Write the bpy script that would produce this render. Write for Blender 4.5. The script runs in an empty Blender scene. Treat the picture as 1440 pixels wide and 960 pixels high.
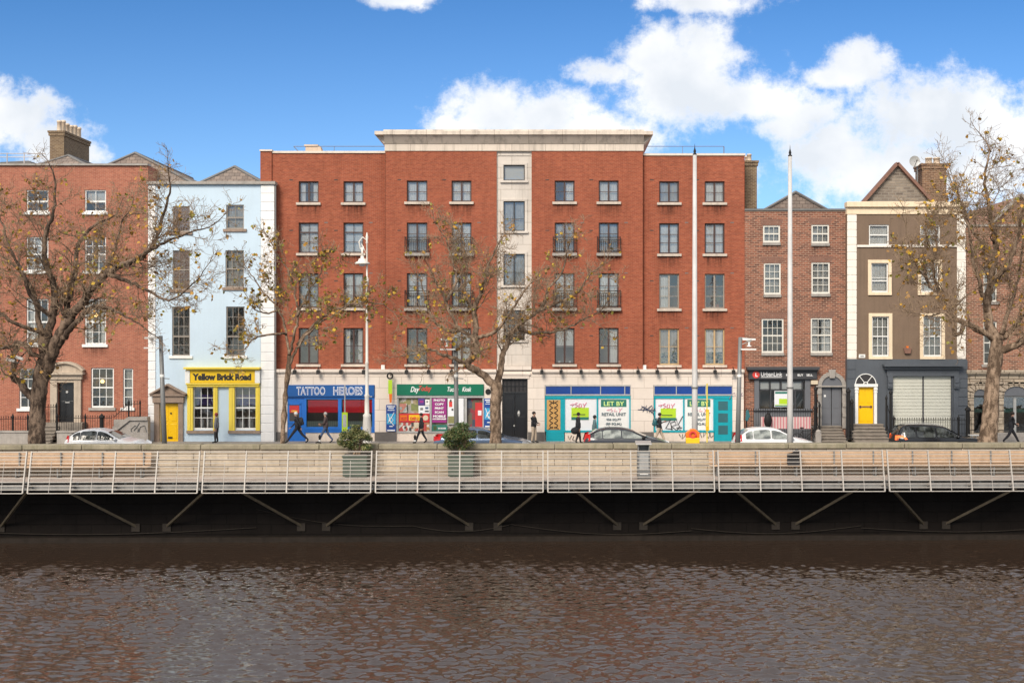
import bpy, bmesh, math, random
import numpy as np
from mathutils import Vector, Matrix, noise as mnoise
SC = bpy.context.scene
COL = SC.collection
R = math.radians
# ------------------------------------------------------------------ camera geometry
F, CX, CY, H = 1650.0, 780.0, 480.0, 5.7
def X(px, Y): return (px - CX) / F * Y
def Z(py, Y): return H - (py - CY) / F * Y
cam = bpy.data.cameras.new('camera'); cam.sensor_width = 36; cam.lens = 36 * F / 1440
cam.shift_x = -(CX - 720) / 1440; cam.clip_end = 5000; cam.clip_start = 0.1
camo = bpy.data.objects.new('camera', cam); COL.objects.link(camo)
camo.location = (0, 0, H); camo.rotation_euler = (R(90), 0, 0); SC.camera = camo
# ------------------------------------------------------------------ materials
def lin(r, g, b):
    f = lambda c: (c / 255 / 12.92) if c / 255 <= 0.04045 else ((c / 255 + 0.055) / 1.055) ** 2.4
    return (f(r), f(g), f(b))
class NT:
    def __init__(s, tree): s.t = tree; s.n = tree.nodes; s.l = tree.links
    def new(s, typ, **kw):
        n = s.n.new(typ)
        for k, v in kw.items(): setattr(n, k, v)
        return n
    def link(s, a, b): s.l.new(a, b)
    def val(s, sock, v):
        if hasattr(v, 'is_output'): s.l.new(v, sock)
        else: sock.default_value = v
    def math(s, op, a, b=0.0, clamp=False):
        n = s.new('ShaderNodeMath', operation=op); n.use_clamp = clamp
        s.val(n.inputs[0], a); s.val(n.inputs[1], b); return n.outputs[0]
    def mix(s, fac, a, b, blend='MIX'):
        n = s.new('ShaderNodeMix', data_type='RGBA', blend_type=blend)
        s.val(n.inputs[0], fac)
        for sock, v in ((n.inputs[6], a), (n.inputs[7], b)):
            if isinstance(v, tuple): v = (v[0], v[1], v[2], 1)
            s.val(sock, v)
        return n.outputs[2]
    def noise(s, vec, scale, detail=3, rough=.55):
        n = s.new('ShaderNodeTexNoise'); s.val(n.inputs['Vector'], vec)
        n.inputs['Scale'].default_value = scale; n.inputs['Detail'].default_value = detail
        n.inputs['Roughness'].default_value = rough; return n.outputs[0]
    def ramp(s, v, a, b):
        n = s.new('ShaderNodeMapRange'); s.val(n.inputs[0], v)
        n.inputs[1].default_value = a; n.inputs[2].default_value = b; n.clamp = True
        return n.outputs[0]
    def vmul(s, vec, m):
        n = s.new('ShaderNodeVectorMath', operation='MULTIPLY'); s.val(n.inputs[0], vec)
        n.inputs[1].default_value = m; return n.outputs[0]
def base_mat(name):
    m = bpy.data.materials.new(name); m.use_nodes = True
    nt = NT(m.node_tree); b = m.node_tree.nodes['Principled BSDF']
    tc = nt.new('ShaderNodeTexCoord'); return m, nt, b, tc.outputs['Object']
def mulc(c, f): return tuple(max(0, min(1, x * f)) for x in c)
def M(name, col, rough=.7, metal=0.0, var=.12, scale=1.5, bump=0.0, bscale=30, streak=0.0, dirt=None, spec=.5):
    m, nt, b, oc = base_mat(name)
    n1 = nt.noise(oc, scale, 4); n2 = nt.noise(oc, scale * 14, 2)
    f = nt.ramp(nt.math('ADD', nt.math('MULTIPLY', n1, .65), nt.math('MULTIPLY', n2, .35)), .3, .7)
    c = nt.mix(f, mulc(col, 1 - var), mulc(col, 1 + var))
    if streak:
        sn = nt.noise(nt.vmul(oc, (3.0, 3.0, .22)), 1.6, 5, .65)
        sf = nt.math('MULTIPLY', nt.ramp(sn, .48, .72), streak)
        c = nt.mix(sf, c, dirt or mulc(col, .35))
    nt.link(c, b.inputs['Base Color'])
    b.inputs['Roughness'].default_value = rough; b.inputs['Metallic'].default_value = metal
    b.inputs['Specular IOR Level'].default_value = spec
    if bump:
        bp = nt.new('ShaderNodeBump'); bp.inputs['Strength'].default_value = bump; bp.inputs['Distance'].default_value = .02
        nt.link(nt.noise(oc, bscale, 4), bp.inputs['Height']); nt.link(bp.outputs[0], b.inputs['Normal'])
    return m
def brick(name, c1, c2, mort, bw=.225, bh=.075, ms=.012, stain=.3, bias=0.0, patch=.18, rough=.85, squash=1.0, dark=.3, bumpd=.008, fine=.5):
    m, nt, b, oc = base_mat(name)
    sep = nt.new('ShaderNodeSeparateXYZ'); nt.link(oc, sep.inputs[0])
    ge = nt.new('ShaderNodeNewGeometry'); sn = nt.new('ShaderNodeSeparateXYZ'); nt.link(ge.outputs['Normal'], sn.inputs[0])
    side = nt.math('GREATER_THAN', nt.math('ABSOLUTE', sn.outputs[0]), .6)
    u = nt.math('ADD', nt.math('MULTIPLY', sep.outputs[0], nt.math('SUBTRACT', 1.0, side)), nt.math('MULTIPLY', sep.outputs[1], side))
    cv = nt.new('ShaderNodeCombineXYZ'); nt.link(u, cv.inputs[0]); nt.link(sep.outputs[2], cv.inputs[1])
    wob = nt.new('ShaderNodeVectorMath', operation='ADD'); nt.link(cv.outputs[0], wob.inputs[0])
    nz = nt.new('ShaderNodeTexNoise'); nz.inputs['Scale'].default_value = 2.0; nt.link(cv.outputs[0], nz.inputs['Vector'])
    nt.link(nt.vmul(nz.outputs['Color'], (.02, .012, 0)), wob.inputs[1])
    t = nt.new('ShaderNodeTexBrick'); nt.link(wob.outputs[0], t.inputs['Vector'])
    t.inputs['Scale'].default_value = 1; t.inputs['Brick Width'].default_value = bw; t.inputs['Row Height'].default_value = bh
    t.inputs['Mortar Size'].default_value = ms; t.inputs['Mortar Smooth'].default_value = .3; t.inputs['Bias'].default_value = bias
    for k, c in (('Color1', c1), ('Color2', c2), ('Mortar', mort)): t.inputs[k].default_value = (*c, 1)
    big = nt.noise(oc, .35, 5, .6); mid = nt.noise(oc, 2.2, 4, .6); fin = nt.noise(nt.vmul(oc, (1, 1, 2.6)), 4.5, 5, .75)
    c = t.outputs['Color']
    bright = nt.math('ADD', nt.math('ADD', 1 - patch * .9 - fine * .5, nt.math('MULTIPLY', big, patch * 1.1)), nt.math('ADD', nt.math('MULTIPLY', mid, patch * .7), nt.math('MULTIPLY', fin, fine)))
    hs = nt.new('ShaderNodeHueSaturation'); nt.link(bright, hs.inputs['Value']); nt.link(c, hs.inputs['Color']); c = hs.outputs[0]
    if stain:
        s1 = nt.noise(nt.vmul(oc, (2.2, 2.2, .18)), 1.0, 6, .7)
        c = nt.mix(nt.math('MULTIPLY', nt.ramp(s1, .5, .75), stain), c, mulc(c1, dark))
    nt.link(c, b.inputs['Base Color']); b.inputs['Roughness'].default_value = rough; b.inputs['Specular IOR Level'].default_value = .25 if rough > .6 else .06
    bp = nt.new('ShaderNodeBump'); bp.inputs['Strength'].default_value = .6; bp.inputs['Distance'].default_value = bumpd
    nt.link(nt.math('SUBTRACT', 1.0, t.outputs['Fac']), bp.inputs['Height']); nt.link(bp.outputs[0], b.inputs['Normal'])
    return m
def glass_mat(name, tint=(.92, .93, .92), refl=.10, wav=.02):
    m = bpy.data.materials.new(name); m.use_nodes = True; nt = NT(m.node_tree)
    nt.n.remove(nt.n['Principled BSDF']); out = nt.n['Material Output']
    tr = nt.new('ShaderNodeBsdfTransparent'); tr.inputs[0].default_value = (*tint, 1)
    gl = nt.new('ShaderNodeBsdfGlossy'); gl.inputs['Roughness'].default_value = .03; gl.inputs[0].default_value = (.95, .97, 1, 1)
    tc = nt.new('ShaderNodeTexCoord'); bp = nt.new('ShaderNodeBump'); bp.inputs['Strength'].default_value = .25; bp.inputs['Distance'].default_value = wav
    nt.link(nt.noise(tc.outputs['Object'], 2.2, 2), bp.inputs['Height']); nt.link(bp.outputs[0], gl.inputs['Normal'])
    fr = nt.new('ShaderNodeFresnel'); fr.inputs[0].default_value = 1.5
    fac = nt.math('ADD', fr.outputs[0], refl, True)
    mx = nt.new('ShaderNodeMixShader'); nt.link(fac, mx.inputs[0]); nt.link(tr.outputs[0], mx.inputs[1]); nt.link(gl.outputs[0], mx.inputs[2])
    nt.link(mx.outputs[0], out.inputs['Surface']); return m
def stain_mat(name, col, amt):
    m, nt, b, oc = base_mat(name); b.inputs['Base Color'].default_value = (*col, 1); b.inputs['Roughness'].default_value = .95; b.inputs['Specular IOR Level'].default_value = .1
    tc = nt.new('ShaderNodeTexCoord'); sp_ = nt.new('ShaderNodeSeparateXYZ'); nt.link(tc.outputs['Generated'], sp_.inputs[0])
    st = nt.noise(nt.vmul(oc, (9.0, 1.0, .5)), 1.0, 4, .7)
    edge = nt.ramp(nt.math('ABSOLUTE', nt.math('SUBTRACT', sp_.outputs[0], .5)), .5, .30)
    f = nt.math('MULTIPLY', nt.math('MULTIPLY', nt.ramp(st, .38, .7), nt.math('POWER', sp_.outputs[2], 1.4)), nt.math('MULTIPLY', edge, amt))
    nt.link(f, b.inputs['Alpha']); return m
def emit_mat(name, col, s):
    m, nt, b, oc = base_mat(name); b.inputs['Base Color'].default_value = (*col, 1)
    b.inputs['Emission Color'].default_value = (*col, 1); b.inputs['Emission Strength'].default_value = s; return m
def stripe_mat(name, c1, c2, per, axis=0, duty=.5):
    m, nt, b, oc = base_mat(name); sep = nt.new('ShaderNodeSeparateXYZ'); nt.link(oc, sep.inputs[0])
    f = nt.math('GREATER_THAN', nt.math('FRACT', nt.math('DIVIDE', sep.outputs[axis], per)), duty)
    n = nt.noise(oc, 3, 4)
    c = nt.mix(nt.math('MULTIPLY', n, .35), nt.mix(f, c1, c2), mulc(c1, .6))
    nt.link(c, b.inputs['Base Color']); b.inputs['Roughness'].default_value = .75; return m
def collage_mat(name, cols, sx=2.2, sz=2.6):
    m, nt, b, oc = base_mat(name)
    v = nt.new('ShaderNodeTexVoronoi', feature='F1', distance='CHEBYCHEV'); v.inputs['Scale'].default_value = 1; v.inputs['Randomness'].default_value = .9
    nt.link(nt.vmul(oc, (sx, 0.01, sz)), v.inputs['Vector'])
    sep = nt.new('ShaderNodeSeparateXYZ'); nt.link(v.outputs['Color'], sep.inputs[0])
    r = nt.new('ShaderNodeValToRGB'); r.color_ramp.interpolation = 'CONSTANT'; e = r.color_ramp.elements
    while len(e) < len(cols): e.new(.5)
    for i, c in enumerate(cols): e[i].position = i / len(cols); e[i].color = (*c, 1)
    nt.link(sep.outputs[0], r.inputs[0])
    c = nt.mix(nt.math('MULTIPLY', nt.ramp(nt.noise(oc, 7, 4), .4, .65), .45), r.outputs[0], (.12, .1, .09))
    nt.link(c, b.inputs['Base Color']); b.inputs['Roughness'].default_value = .5; return m
def mottle(name, c1, c2):
    m, nt, b, oc = base_mat(name)
    n1 = nt.noise(nt.vmul(oc, (1, 1, .6)), 5, 5, .7); n2 = nt.noise(nt.vmul(oc, (1, 1, .6)), 2.6, 4, .6)
    f = nt.ramp(nt.math('ADD', nt.math('MULTIPLY', n1, .6), nt.math('MULTIPLY', n2, .4)), .45, .57)
    c = nt.mix(nt.ramp(nt.noise(oc, 18, 3), .55, .75), nt.mix(f, c1, c2), mulc(c1, .6))
    nt.link(c, b.inputs['Base Color']); b.inputs['Roughness'].default_value = .9; b.inputs['Specular IOR Level'].default_value = .2
    bp = nt.new('ShaderNodeBump'); bp.inputs['Strength'].default_value = .9; bp.inputs['Distance'].default_value = .04
    nt.link(n1, bp.inputs['Height']); nt.link(bp.outputs[0], b.inputs['Normal']); return m
MT = {}
MT['brick_apt'] = brick('apartment_brick', (.355, .094, .046), (.27, .065, .034), (.32, .145, .094), stain=.32, patch=.42, fine=1.0, ms=.009)
MT['brick_georgian'] = brick('georgian_brick', (.42, .15, .092), (.32, .102, .066), (.40, .22, .155), stain=.3, patch=.42, fine=.95, ms=.01)
MT['brick_brown'] = brick('brown_brick', (.33, .128, .078), (.115, .048, .036), (.36, .235, .17), bw=.29, bh=.105, ms=.018, fine=.8, stain=.22, patch=.25)
MT['brick_right'] = brick('rust_brick', (.35, .145, .088), (.14, .062, .043), (.38, .26, .19), bw=.29, bh=.105, ms=.02, fine=.8, stain=.2, patch=.2)
MT['brick_chimney'] = brick('chimney_brick', (.21, .145, .085), (.12, .078, .05), (.29, .23, .16), bw=.24, bh=.085, ms=.014, stain=.4, patch=.35)
MT['brick_chimney_red'] = brick('rusty_chimney_brick', (.27, .15, .085), (.13, .07, .045), (.32, .22, .15), bw=.29, bh=.105, ms=.018, stain=.4, patch=.3)
MT['ashlar'] = brick('limestone_ashlar', (.75, .66, .58), (.70, .61, .535), (.43, .36, .30), bw=1.24, bh=.62, ms=.010, stain=.14, patch=.10, dark=.55, fine=.15, bumpd=.012)
MT['rain_stain'] = stain_mat('rain_streak_soot', (.05, .032, .025), .75)
MT['ashlar_dirty'] = brick('streaked_limestone_ashlar', (.62, .56, .50), (.57, .51, .455), (.36, .31, .26), bw=1.24, bh=.62, ms=.012, stain=.5, patch=.2, dark=.5, bumpd=.012, fine=.2)
MT['cornice_stone'] = brick('weathered_cornice_stone', (.68, .59, .50), (.62, .54, .46), (.34, .28, .23), bw=1.9, bh=1.2, ms=.012, stain=.75, patch=.15, dark=.32, fine=.2)
MT['stone_plain'] = M('plain_limestone', (.72, .62, .53), .85, var=.1, streak=.25, bump=.2)
MT['sill_stone'] = M('soiled_sill_stone', (.56, .475, .40), .85, var=.14, scale=4, streak=.4)
MT['granite'] = M('grey_granite', (.34, .31, .28), .8, var=.2, scale=3, bump=.3, streak=.3)
MT['portal_stone'] = M('weathered_portal_stone', (.47, .385, .30), .85, var=.15, scale=3, bump=.3, streak=.4)
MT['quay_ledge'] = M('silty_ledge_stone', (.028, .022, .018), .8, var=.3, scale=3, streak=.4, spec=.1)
MT['step_stone'] = M('worn_step_stone', (.24, .205, .17), .85, var=.3, scale=3, bump=.4, streak=.3)
MT['granite_dark'] = M('dark_granite_plinth', (.13, .115, .105), .6, var=.15, scale=4)
MT['rustic'] = brick('rusticated_granite', (.54, .445, .335), (.42, .34, .26), (.12, .09, .065), bw=.62, bh=.36, ms=.022, stain=.35, patch=.25, bumpd=.03)
MT['quay'] = brick('quay_parapet_stone', (.50, .415, .315), (.35, .285, .215), (.13, .10, .075), bw=1.5, bh=.27, ms=.014, stain=.45, patch=.5, dark=.28, fine=.8, bumpd=.025)
MT['coping'] = M('mossy_granite_coping', (.27, .235, .165), .9, var=.3, scale=2.2, bump=.5, streak=.5, dirt=(.13, .125, .06))
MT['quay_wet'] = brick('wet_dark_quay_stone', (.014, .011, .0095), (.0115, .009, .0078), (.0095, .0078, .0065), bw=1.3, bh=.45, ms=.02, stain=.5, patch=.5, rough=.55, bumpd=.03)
MT['blue'] = M('pale_blue_render', (.53, .65, .755), .8, var=.05, scale=.7, bump=.12, streak=.18, dirt=(.42, .5, .55))
MT['quoin_white'] = M('white_painted_quoin', (.80, .79, .78), .7, var=.05, streak=.22, dirt=(.5, .48, .46))
MT['brown_render'] = M('brown_render', (.185, .125, .085), .85, var=.14, scale=.8, bump=.15, streak=.25)
MT['cream'] = M('cream_paint', (.80, .64, .45), .7, var=.08, streak=.3, dirt=(.45, .33, .22))
MT['cream_white'] = M('off_white_quoin_paint', (.82, .76, .68), .7, var=.05, streak=.2, dirt=(.5, .44, .36))
MT['slate_grey_paint'] = M('slate_grey_paint', (.082, .092, .108), .6, var=.12, scale=.8, streak=.15)
MT['slate_grey_lt'] = M('mid_grey_paint', (.13, .135, .15), .55, var=.1)
MT['charcoal'] = M('charcoal_paint', (.05, .05, .055), .5, var=.12)
MT['white'] = M('white_gloss_paint', (.80, .79, .76), .4, var=.05, streak=.1)
MT['white_old'] = M('aged_white_paint', (.70, .67, .6), .6, var=.1, streak=.2)
MT['frame_brown'] = M('dark_brown_timber', (.06, .028, .022), .5, var=.25)
MT['frame_tan'] = M('faded_timber', (.48, .33, .17), .6, var=.25, scale=5)
MT['frame_dark'] = M('near_black_timber', (.028, .022, .02), .5, var=.2)
MT['frame_grey'] = M('weathered_grey_timber', (.30, .26, .22), .7, var=.2)
MT['room'] = M('dim_room_plaster', (.22, .19, .16), .9, var=.2)
MT['room_dark'] = M('dark_room', (.06, .055, .05), .9)
MT['curtain'] = M('white_curtain_cloth', (.86, .85, .82), .9, var=.1, scale=6)
MT['blind'] = M('grey_white_roller_blind', (.76, .77, .76), .8, var=.05)
MT['net'] = M('grey_net_curtain', (.52, .51, .48), .9, var=.15, scale=5)
MT['tan_blind'] = M('tan_boarded_blind', (.40, .275, .22), .85, var=.1, streak=.2)
MT['glass'] = glass_mat('window_glass')
MT['glass_shop'] = glass_mat('shop_glass', refl=.0, wav=.0)
MT['glass_old'] = glass_mat('old_window_glass', refl=.06, wav=.05)
MT['slate'] = brick('roof_slate', (.27, .215, .18), (.19, .155, .135), (.09, .07, .06), bw=.32, bh=.2, ms=.012, stain=.35, patch=.3, bumpd=.02)
MT['slate_hung'] = brick('rubble_slate_gable', (.34, .28, .22), (.15, .12, .10), (.28, .24, .20), bw=.42, bh=.16, ms=.03, stain=.3, patch=.4, bumpd=.03)
MT['ridge'] = M('clay_ridge_tile', (.21, .11, .08), .85, var=.25, scale=4)
MT['lead'] = M('lead_flashing', (.14, .135, .13), .6, var=.2)
MT['pot'] = M('buff_chimney_pot', (.62, .50, .38), .8, var=.12, streak=.3)
MT['pot_red'] = M('red_chimney_pot', (.42, .17, .09), .8, var=.15)
MT['yellow'] = M('bright_yellow_paint', (.80, .52, .01), .4, var=.05)
MT['yellow_lt'] = M('lemon_yellow_paint', (.82, .63, .08), .45, var=.05)
MT['yellow_door'] = M('chrome_yellow_door_paint', (.84, .50, .0), .35, var=.04)
MT['brownstone'] = M('brown_sandstone', (.30, .22, .17), .85, var=.18, scale=3, bump=.3, streak=.3)
MT['black_ink'] = M('black_lettering', (.02, .017, .015), .5)
MT['black_metal'] = M('black_painted_iron', (.016, .015, .015), .6, var=.2, spec=.25)
MT['black_door'] = M('black_door_gloss', (.018, .018, .02), .25, var=.1)
MT['blue_shop'] = M('royal_blue_shop_paint', (.015, .14, .50), .4, var=.06)
MT['blue_dark'] = M('deep_blue_fascia', (.008, .085, .30), .4, var=.1)
MT['blue_panel'] = M('blue_sign_panel', (.008, .05, .26), .3, var=.2, scale=.6)
MT['red_blind'] = M('red_roller_blind', (.78, .012, .03), .7, var=.12, scale=2)
MT['green_sign'] = M('green_sign_board', (.0, .135, .07), .35, var=.08)
MT['green_dk'] = M('dark_green_strip', (.03, .17, .13), .4)
MT['lime'] = M('lime_green_print', (.42, .62, .02), .5, var=.05)
MT['teal'] = M('teal_paint', (.0, .33, .40), .45, var=.1, scale=2)
MT['teal_dk'] = M('dark_teal_louvre', (.03, .13, .15), .5)
MT['board_white'] = M('white_vinyl_board', (.74, .75, .77), .4, var=.04)
MT['osb'] = M('raw_plywood', (.55, .31, .10), .75, var=.2, scale=6)
MT['purple'] = M('purple_poster_print', (.30, .025, .20), .5, var=.05)
MT['purple_dk'] = M('violet_poster_print', (.08, .04, .22), .5)
MT['red_poster'] = M('red_poster_print', (.52, .03, .03), .5, var=.12, scale=3)
MT['orange'] = M('orange_plastic', (.75, .17, .01), .4, var=.12)
MT['lifeb_yellow'] = M('yellow_plastic', (.80, .50, .01), .4, var=.08)
MT['blue_poster'] = M('blue_poster_print', (.012, .06, .27), .45, var=.2)
MT['cyan_print'] = M('cyan_poster_print', (.05, .35, .60), .45, var=.15)
MT['white_ink'] = M('white_lettering', (.82, .82, .82), .5, var=.02)
MT['red_ink'] = M('red_lettering', (.65, .05, .04), .5)
MT['pink_ink'] = M('pink_spray_paint', (.72, .16, .26), .6)
MT['grey_ink'] = M('grey_lettering', (.12, .16, .18), .5)
MT['light_green_ink'] = M('pale_green_lettering', (.62, .80, .28), .5)
MT['dirt_ink'] = M('purple_grey_spray_paint', (.26, .18, .26), .7)
MT['galv'] = M('galvanised_steel', (.46, .45, .43), .45, .35, var=.15, scale=4, streak=.15)
MT['galv_dk'] = M('dull_grey_steel', (.20, .20, .195), .5, .2, var=.15, streak=.2)
MT['pole_lt'] = M('pale_grey_pole_paint', (.54, .525, .51), .6, 0, var=.12, streak=.35)
MT['pole_white'] = M('cream_white_lamp_paint', (.74, .70, .64), .5, 0, var=.08, streak=.3)
MT['rail'] = M('off_white_railing_paint', (.43, .395, .355), .5, .1, var=.12, scale=5, streak=.35, dirt=(.3, .23, .17))
MT['deck'] = M('grey_pink_deck_boards', (.42, .345, .29), .85, var=.15, scale=3, streak=.1)
MT['beam'] = M('grey_steel_channel', (.27, .265, .255), .6, .1, var=.2, streak=.5)
MT['strut'] = M('rusty_strut_steel', (.085, .066, .042), .7, .1, var=.4, scale=3, streak=.5)
MT['dark_iron'] = M('rust_stained_iron', (.035, .028, .022), .7, var=.3, spec=.2)
MT['timber'] = M('warm_timber_slats', (.50, .345, .225), .6, var=.2, scale=3, streak=.25, dirt=(.3, .17, .1))
MT['planter'] = M('grey_green_planter', (.095, .115, .09), .7, var=.15)
MT['leaf_bush1'] = M('olive_shrub_leaf', (.13, .125, .04), .55, var=.3)
MT['leaf_bush2'] = M('deep_green_shrub_leaf', (.06, .10, .03), .55, var=.3)
MT['leaf_bush3'] = M('pale_shrub_leaf', (.24, .23, .09), .55, var=.3)
MT['bark'] = mottle('mottled_plane_bark', (.055, .038, .028), (.22, .155, .112))
MT['bark_lt'] = mottle('pale_plane_bark', (.10, .067, .045), (.33, .235, .165))
MT['twig'] = M('brown_twig', (.25, .172, .11), .85, var=.3)
MT['lf1'] = M('ochre_leaf', (.42, .22, .03), .6, var=.25)
MT['lf2'] = M('olive_leaf', (.24, .21, .035), .6, var=.25)
MT['lf3'] = M('rust_leaf', (.36, .18, .04), .6, var=.25)
MT['lf4'] = M('yellow_leaf', (.56, .36, .03), .6, var=.2)
MT['asphalt'] = M('asphalt', (.05, .05, .052), .9, var=.2, scale=2, bump=.3)
MT['paving'] = brick('concrete_paving', (.33, .30, .27), (.28, .255, .23), (.15, .13, .12), bw=.6, bh=.6, ms=.01, stain=.2)
MT['kerb'] = M('granite_kerb', (.36, .34, .32), .8, var=.2)
MT['earth'] = M('bare_ground', (.16, .14, .12), .95, var=.3)
MT['tyre'] = M('tyre_rubber', (.02, .02, .02), .8)
MT['rim'] = M('alloy_rim', (.5, .5, .52), .3, .8)
MT['car_white'] = M('white_car_paint', (.78, .78, .78), .18, 0, var=.02)
MT['car_grey'] = M('gunmetal_car_paint', (.075, .078, .085), .22, .5, var=.05)
MT['car_blue'] = M('steel_blue_car_paint', (.16, .21, .30), .22, .5, var=.05)
MT['car_black'] = M('black_car_paint', (.018, .019, .022), .15, .1, var=.05)
MT['car_glass'] = glass_mat('car_glass', (.34, .39, .38), .12, .0)
MT['tail_red'] = M('red_tail_lens', (.60, .02, .02), .2, var=.05)
MT['tail_orange'] = emit_mat('lit_tail_lens', (1, .16, .04), .8)
MT['lens_clear'] = M('clear_lamp_lens', (.7, .72, .75), .1)
MT['lamp_glow'] = emit_mat('warm_lamp_glow', (1, .62, .2), 2.5)
MT['skin'] = M('skin', (.50, .28, .19), .6, var=.08)
for k, c in dict(cl_grey=(.19, .19, .2), cl_black=(.02, .02, .024), cl_navy=(.035, .05, .10), cl_jeans=(.07, .11, .20), cl_brown=(.09, .06, .055), cl_beige=(.50, .40, .30), cl_dark=(.035, .033, .035), cl_teal=(.14, .22, .23), cl_red=(.26, .04, .035), cl_white=(.7, .7, .68), hair_dark=(.025, .018, .014), hair_grey=(.42, .40, .38), shoe=(.02, .02, .02), cl_cream=(.62, .52, .38)).items():
    MT[k] = M({'c': 'cloth_', 'h': '', 's': ''}[k[0]] + k.replace('cl_', ''), c, .85, var=.15, scale=8)
SUN_EL, SUN_AZ, SUN_A, SUN_E = 38, -22, 26, 2.5
SKY_STR, CLB, SKYLO, SKYHI, EXPO = .15, 4.75, (.36, .48, .63), (.195, .365, .53), .66
WAMP, WCOL = .0135, (.038, .024, .0165)
# ------------------------------------------------------------------ mesh builder
class MB:
    def __init__(s): s.v = []; s.f = []; s.m = []; s.k = 0
    def add(s, vs, fs, k=None):
        o = len(s.v); s.v += [tuple(v) for v in vs]
        kk = s.k if k is None else k
        for f in fs: s.f.append([i + o for i in f]); s.m.append(kk)
        return s
    def quad(s, a, b, c, d, k=None): return s.add([a, b, c, d], [(0, 1, 2, 3)], k)
    def box(s, x0, x1, y0, y1, z0, z1, k=None):
        if x0 > x1: x0, x1 = x1, x0
        if y0 > y1: y0, y1 = y1, y0
        if z0 > z1: z0, z1 = z1, z0
        v = [(x0, y0, z0), (x1, y0, z0), (x1, y1, z0), (x0, y1, z0), (x0, y0, z1), (x1, y0, z1), (x1, y1, z1), (x0, y1, z1)]
        return s.add(v, [(0, 3, 2, 1), (4, 5, 6, 7), (0, 1, 5, 4), (1, 2, 6, 5), (2, 3, 7, 6), (3, 0, 4, 7)], k)
    def pbox(s, l, t, r, b, Y, y0, y1, k=None):
        """box whose front outline is the rectangle l,t,r,b measured on the facade plane Y; y0..y1 depth relative to Y"""
        return s.box(X(l, Y), X(r, Y), Y + y0, Y + y1, Z(b, Y), Z(t, Y), k)
    def prism(s, pts, y0, y1, k=None):
        n = len(pts)
        A = sum(pts[i][0] * pts[(i + 1) % n][1] - pts[(i + 1) % n][0] * pts[i][1] for i in range(n))
        if A < 0: pts = pts[::-1]
        v = [(x, y0, z) for x, z in pts] + [(x, y1, z) for x, z in pts]
        f = [tuple(range(n)), tuple(range(2 * n - 1, n - 1, -1))] + [(i, i + n, (i + 1) % n + n, (i + 1) % n) for i in range(n)]
        return s.add(v, f, k)
    def pprism(s, pts, Y, y0, y1, k=None): return s.prism([(X(a, Y), Z(b, Y)) for a, b in pts], Y + y0, Y + y1, k)
    def prismx(s, pts, x0, x1, k=None):
        """profile of (y,z) points swept along x"""
        n = len(pts)
        A = sum(pts[i][0] * pts[(i + 1) % n][1] - pts[(i + 1) % n][0] * pts[i][1] for i in range(n))
        if A < 0: pts = pts[::-1]
        v = [(x0, y, z) for y, z in pts] + [(x1, y, z) for y, z in pts]
        f = [tuple(range(n - 1, -1, -1)), tuple(range(n, 2 * n))] + [(i, (i + 1) % n, (i + 1) % n + n, i + n) for i in range(n)]
        return s.add(v, f, k)
    def tube(s, P, Rr, n=6, cap=True, k=None):
        P = [Vector(p) for p in P]
        if not isinstance(Rr, (list, tuple)): Rr = [Rr] * len(P)
        d0 = (P[1] - P[0]).normalized(); ref = Vector((0, 0, 1)) if abs(d0.z) < .9 else Vector((1, 0, 0))
        u = d0.cross(ref).normalized(); vs = []
        for i, p in enumerate(P):
            d = (P[min(i + 1, len(P) - 1)] - P[max(i - 1, 0)]).normalized()
            u = (u - d * u.dot(d)).normalized(); w = d.cross(u)
            for j in range(n):
                a = 2 * math.pi * j / n; vs.append(p + (u * math.cos(a) + w * math.sin(a)) * Rr[i])
        fs = []
        for i in range(len(P) - 1):
            for j in range(n): fs.append((i * n + j, i * n + (j + 1) % n, (i + 1) * n + (j + 1) % n, (i + 1) * n + j))
        if cap: fs.append(tuple(range(n - 1, -1, -1))); fs.append(tuple(range((len(P) - 1) * n, len(P) * n)))
        return s.add(vs, fs, k)
    def bar(s, p0, p1, w, d, up=(0, 0, 1), k=None):
        p0, p1 = Vector(p0), Vector(p1); dr = (p1 - p0).normalized(); up = Vector(up)
        if abs(dr.dot(up)) > .95: up = Vector((0, 1, 0))
        a = dr.cross(up).normalized() * w / 2; b = a.cross(dr).normalized() * d / 2
        v = [p0 - a - b, p0 + a - b, p0 + a + b, p0 - a + b, p1 - a - b, p1 + a - b, p1 + a + b, p1 - a + b]
        return s.add(v, [(0, 3, 2, 1), (4, 5, 6, 7), (0, 1, 5, 4), (1, 2, 6, 5), (2, 3, 7, 6), (3, 0, 4, 7)], k)
    def lathe(s, c, prof, n=16, k=None):
        c = Vector(c); vs = []; fs = []
        for r, z in prof:
            for j in range(n):
                a = 2 * math.pi * j / n; vs.append(c + Vector((r * math.cos(a), r * math.sin(a), z)))
        for i in range(len(prof) - 1):
            for j in range(n): fs.append((i * n + j, i * n + (j + 1) % n, (i + 1) * n + (j + 1) % n, (i + 1) * n + j))
        fs.append(tuple(range(n - 1, -1, -1))); fs.append(tuple(range((len(prof) - 1) * n, len(prof) * n)))
        return s.add(vs, fs, k)
    def ball(s, c, r, n=10, k=None, sq=(1, 1, 1)):
        prof = [(math.sin(math.pi * i / n), -math.cos(math.pi * i / n)) for i in range(n + 1)]
        o = len(s.v); s.lathe((0, 0, 0), [(max(a, .01) * r, b * r) for a, b in prof], n + 2, k)
        for i in range(o, len(s.v)):
            v = s.v[i]; s.v[i] = (v[0] * sq[0] + c[0], v[1] * sq[1] + c[1], v[2] * sq[2] + c[2])
        return s
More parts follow.
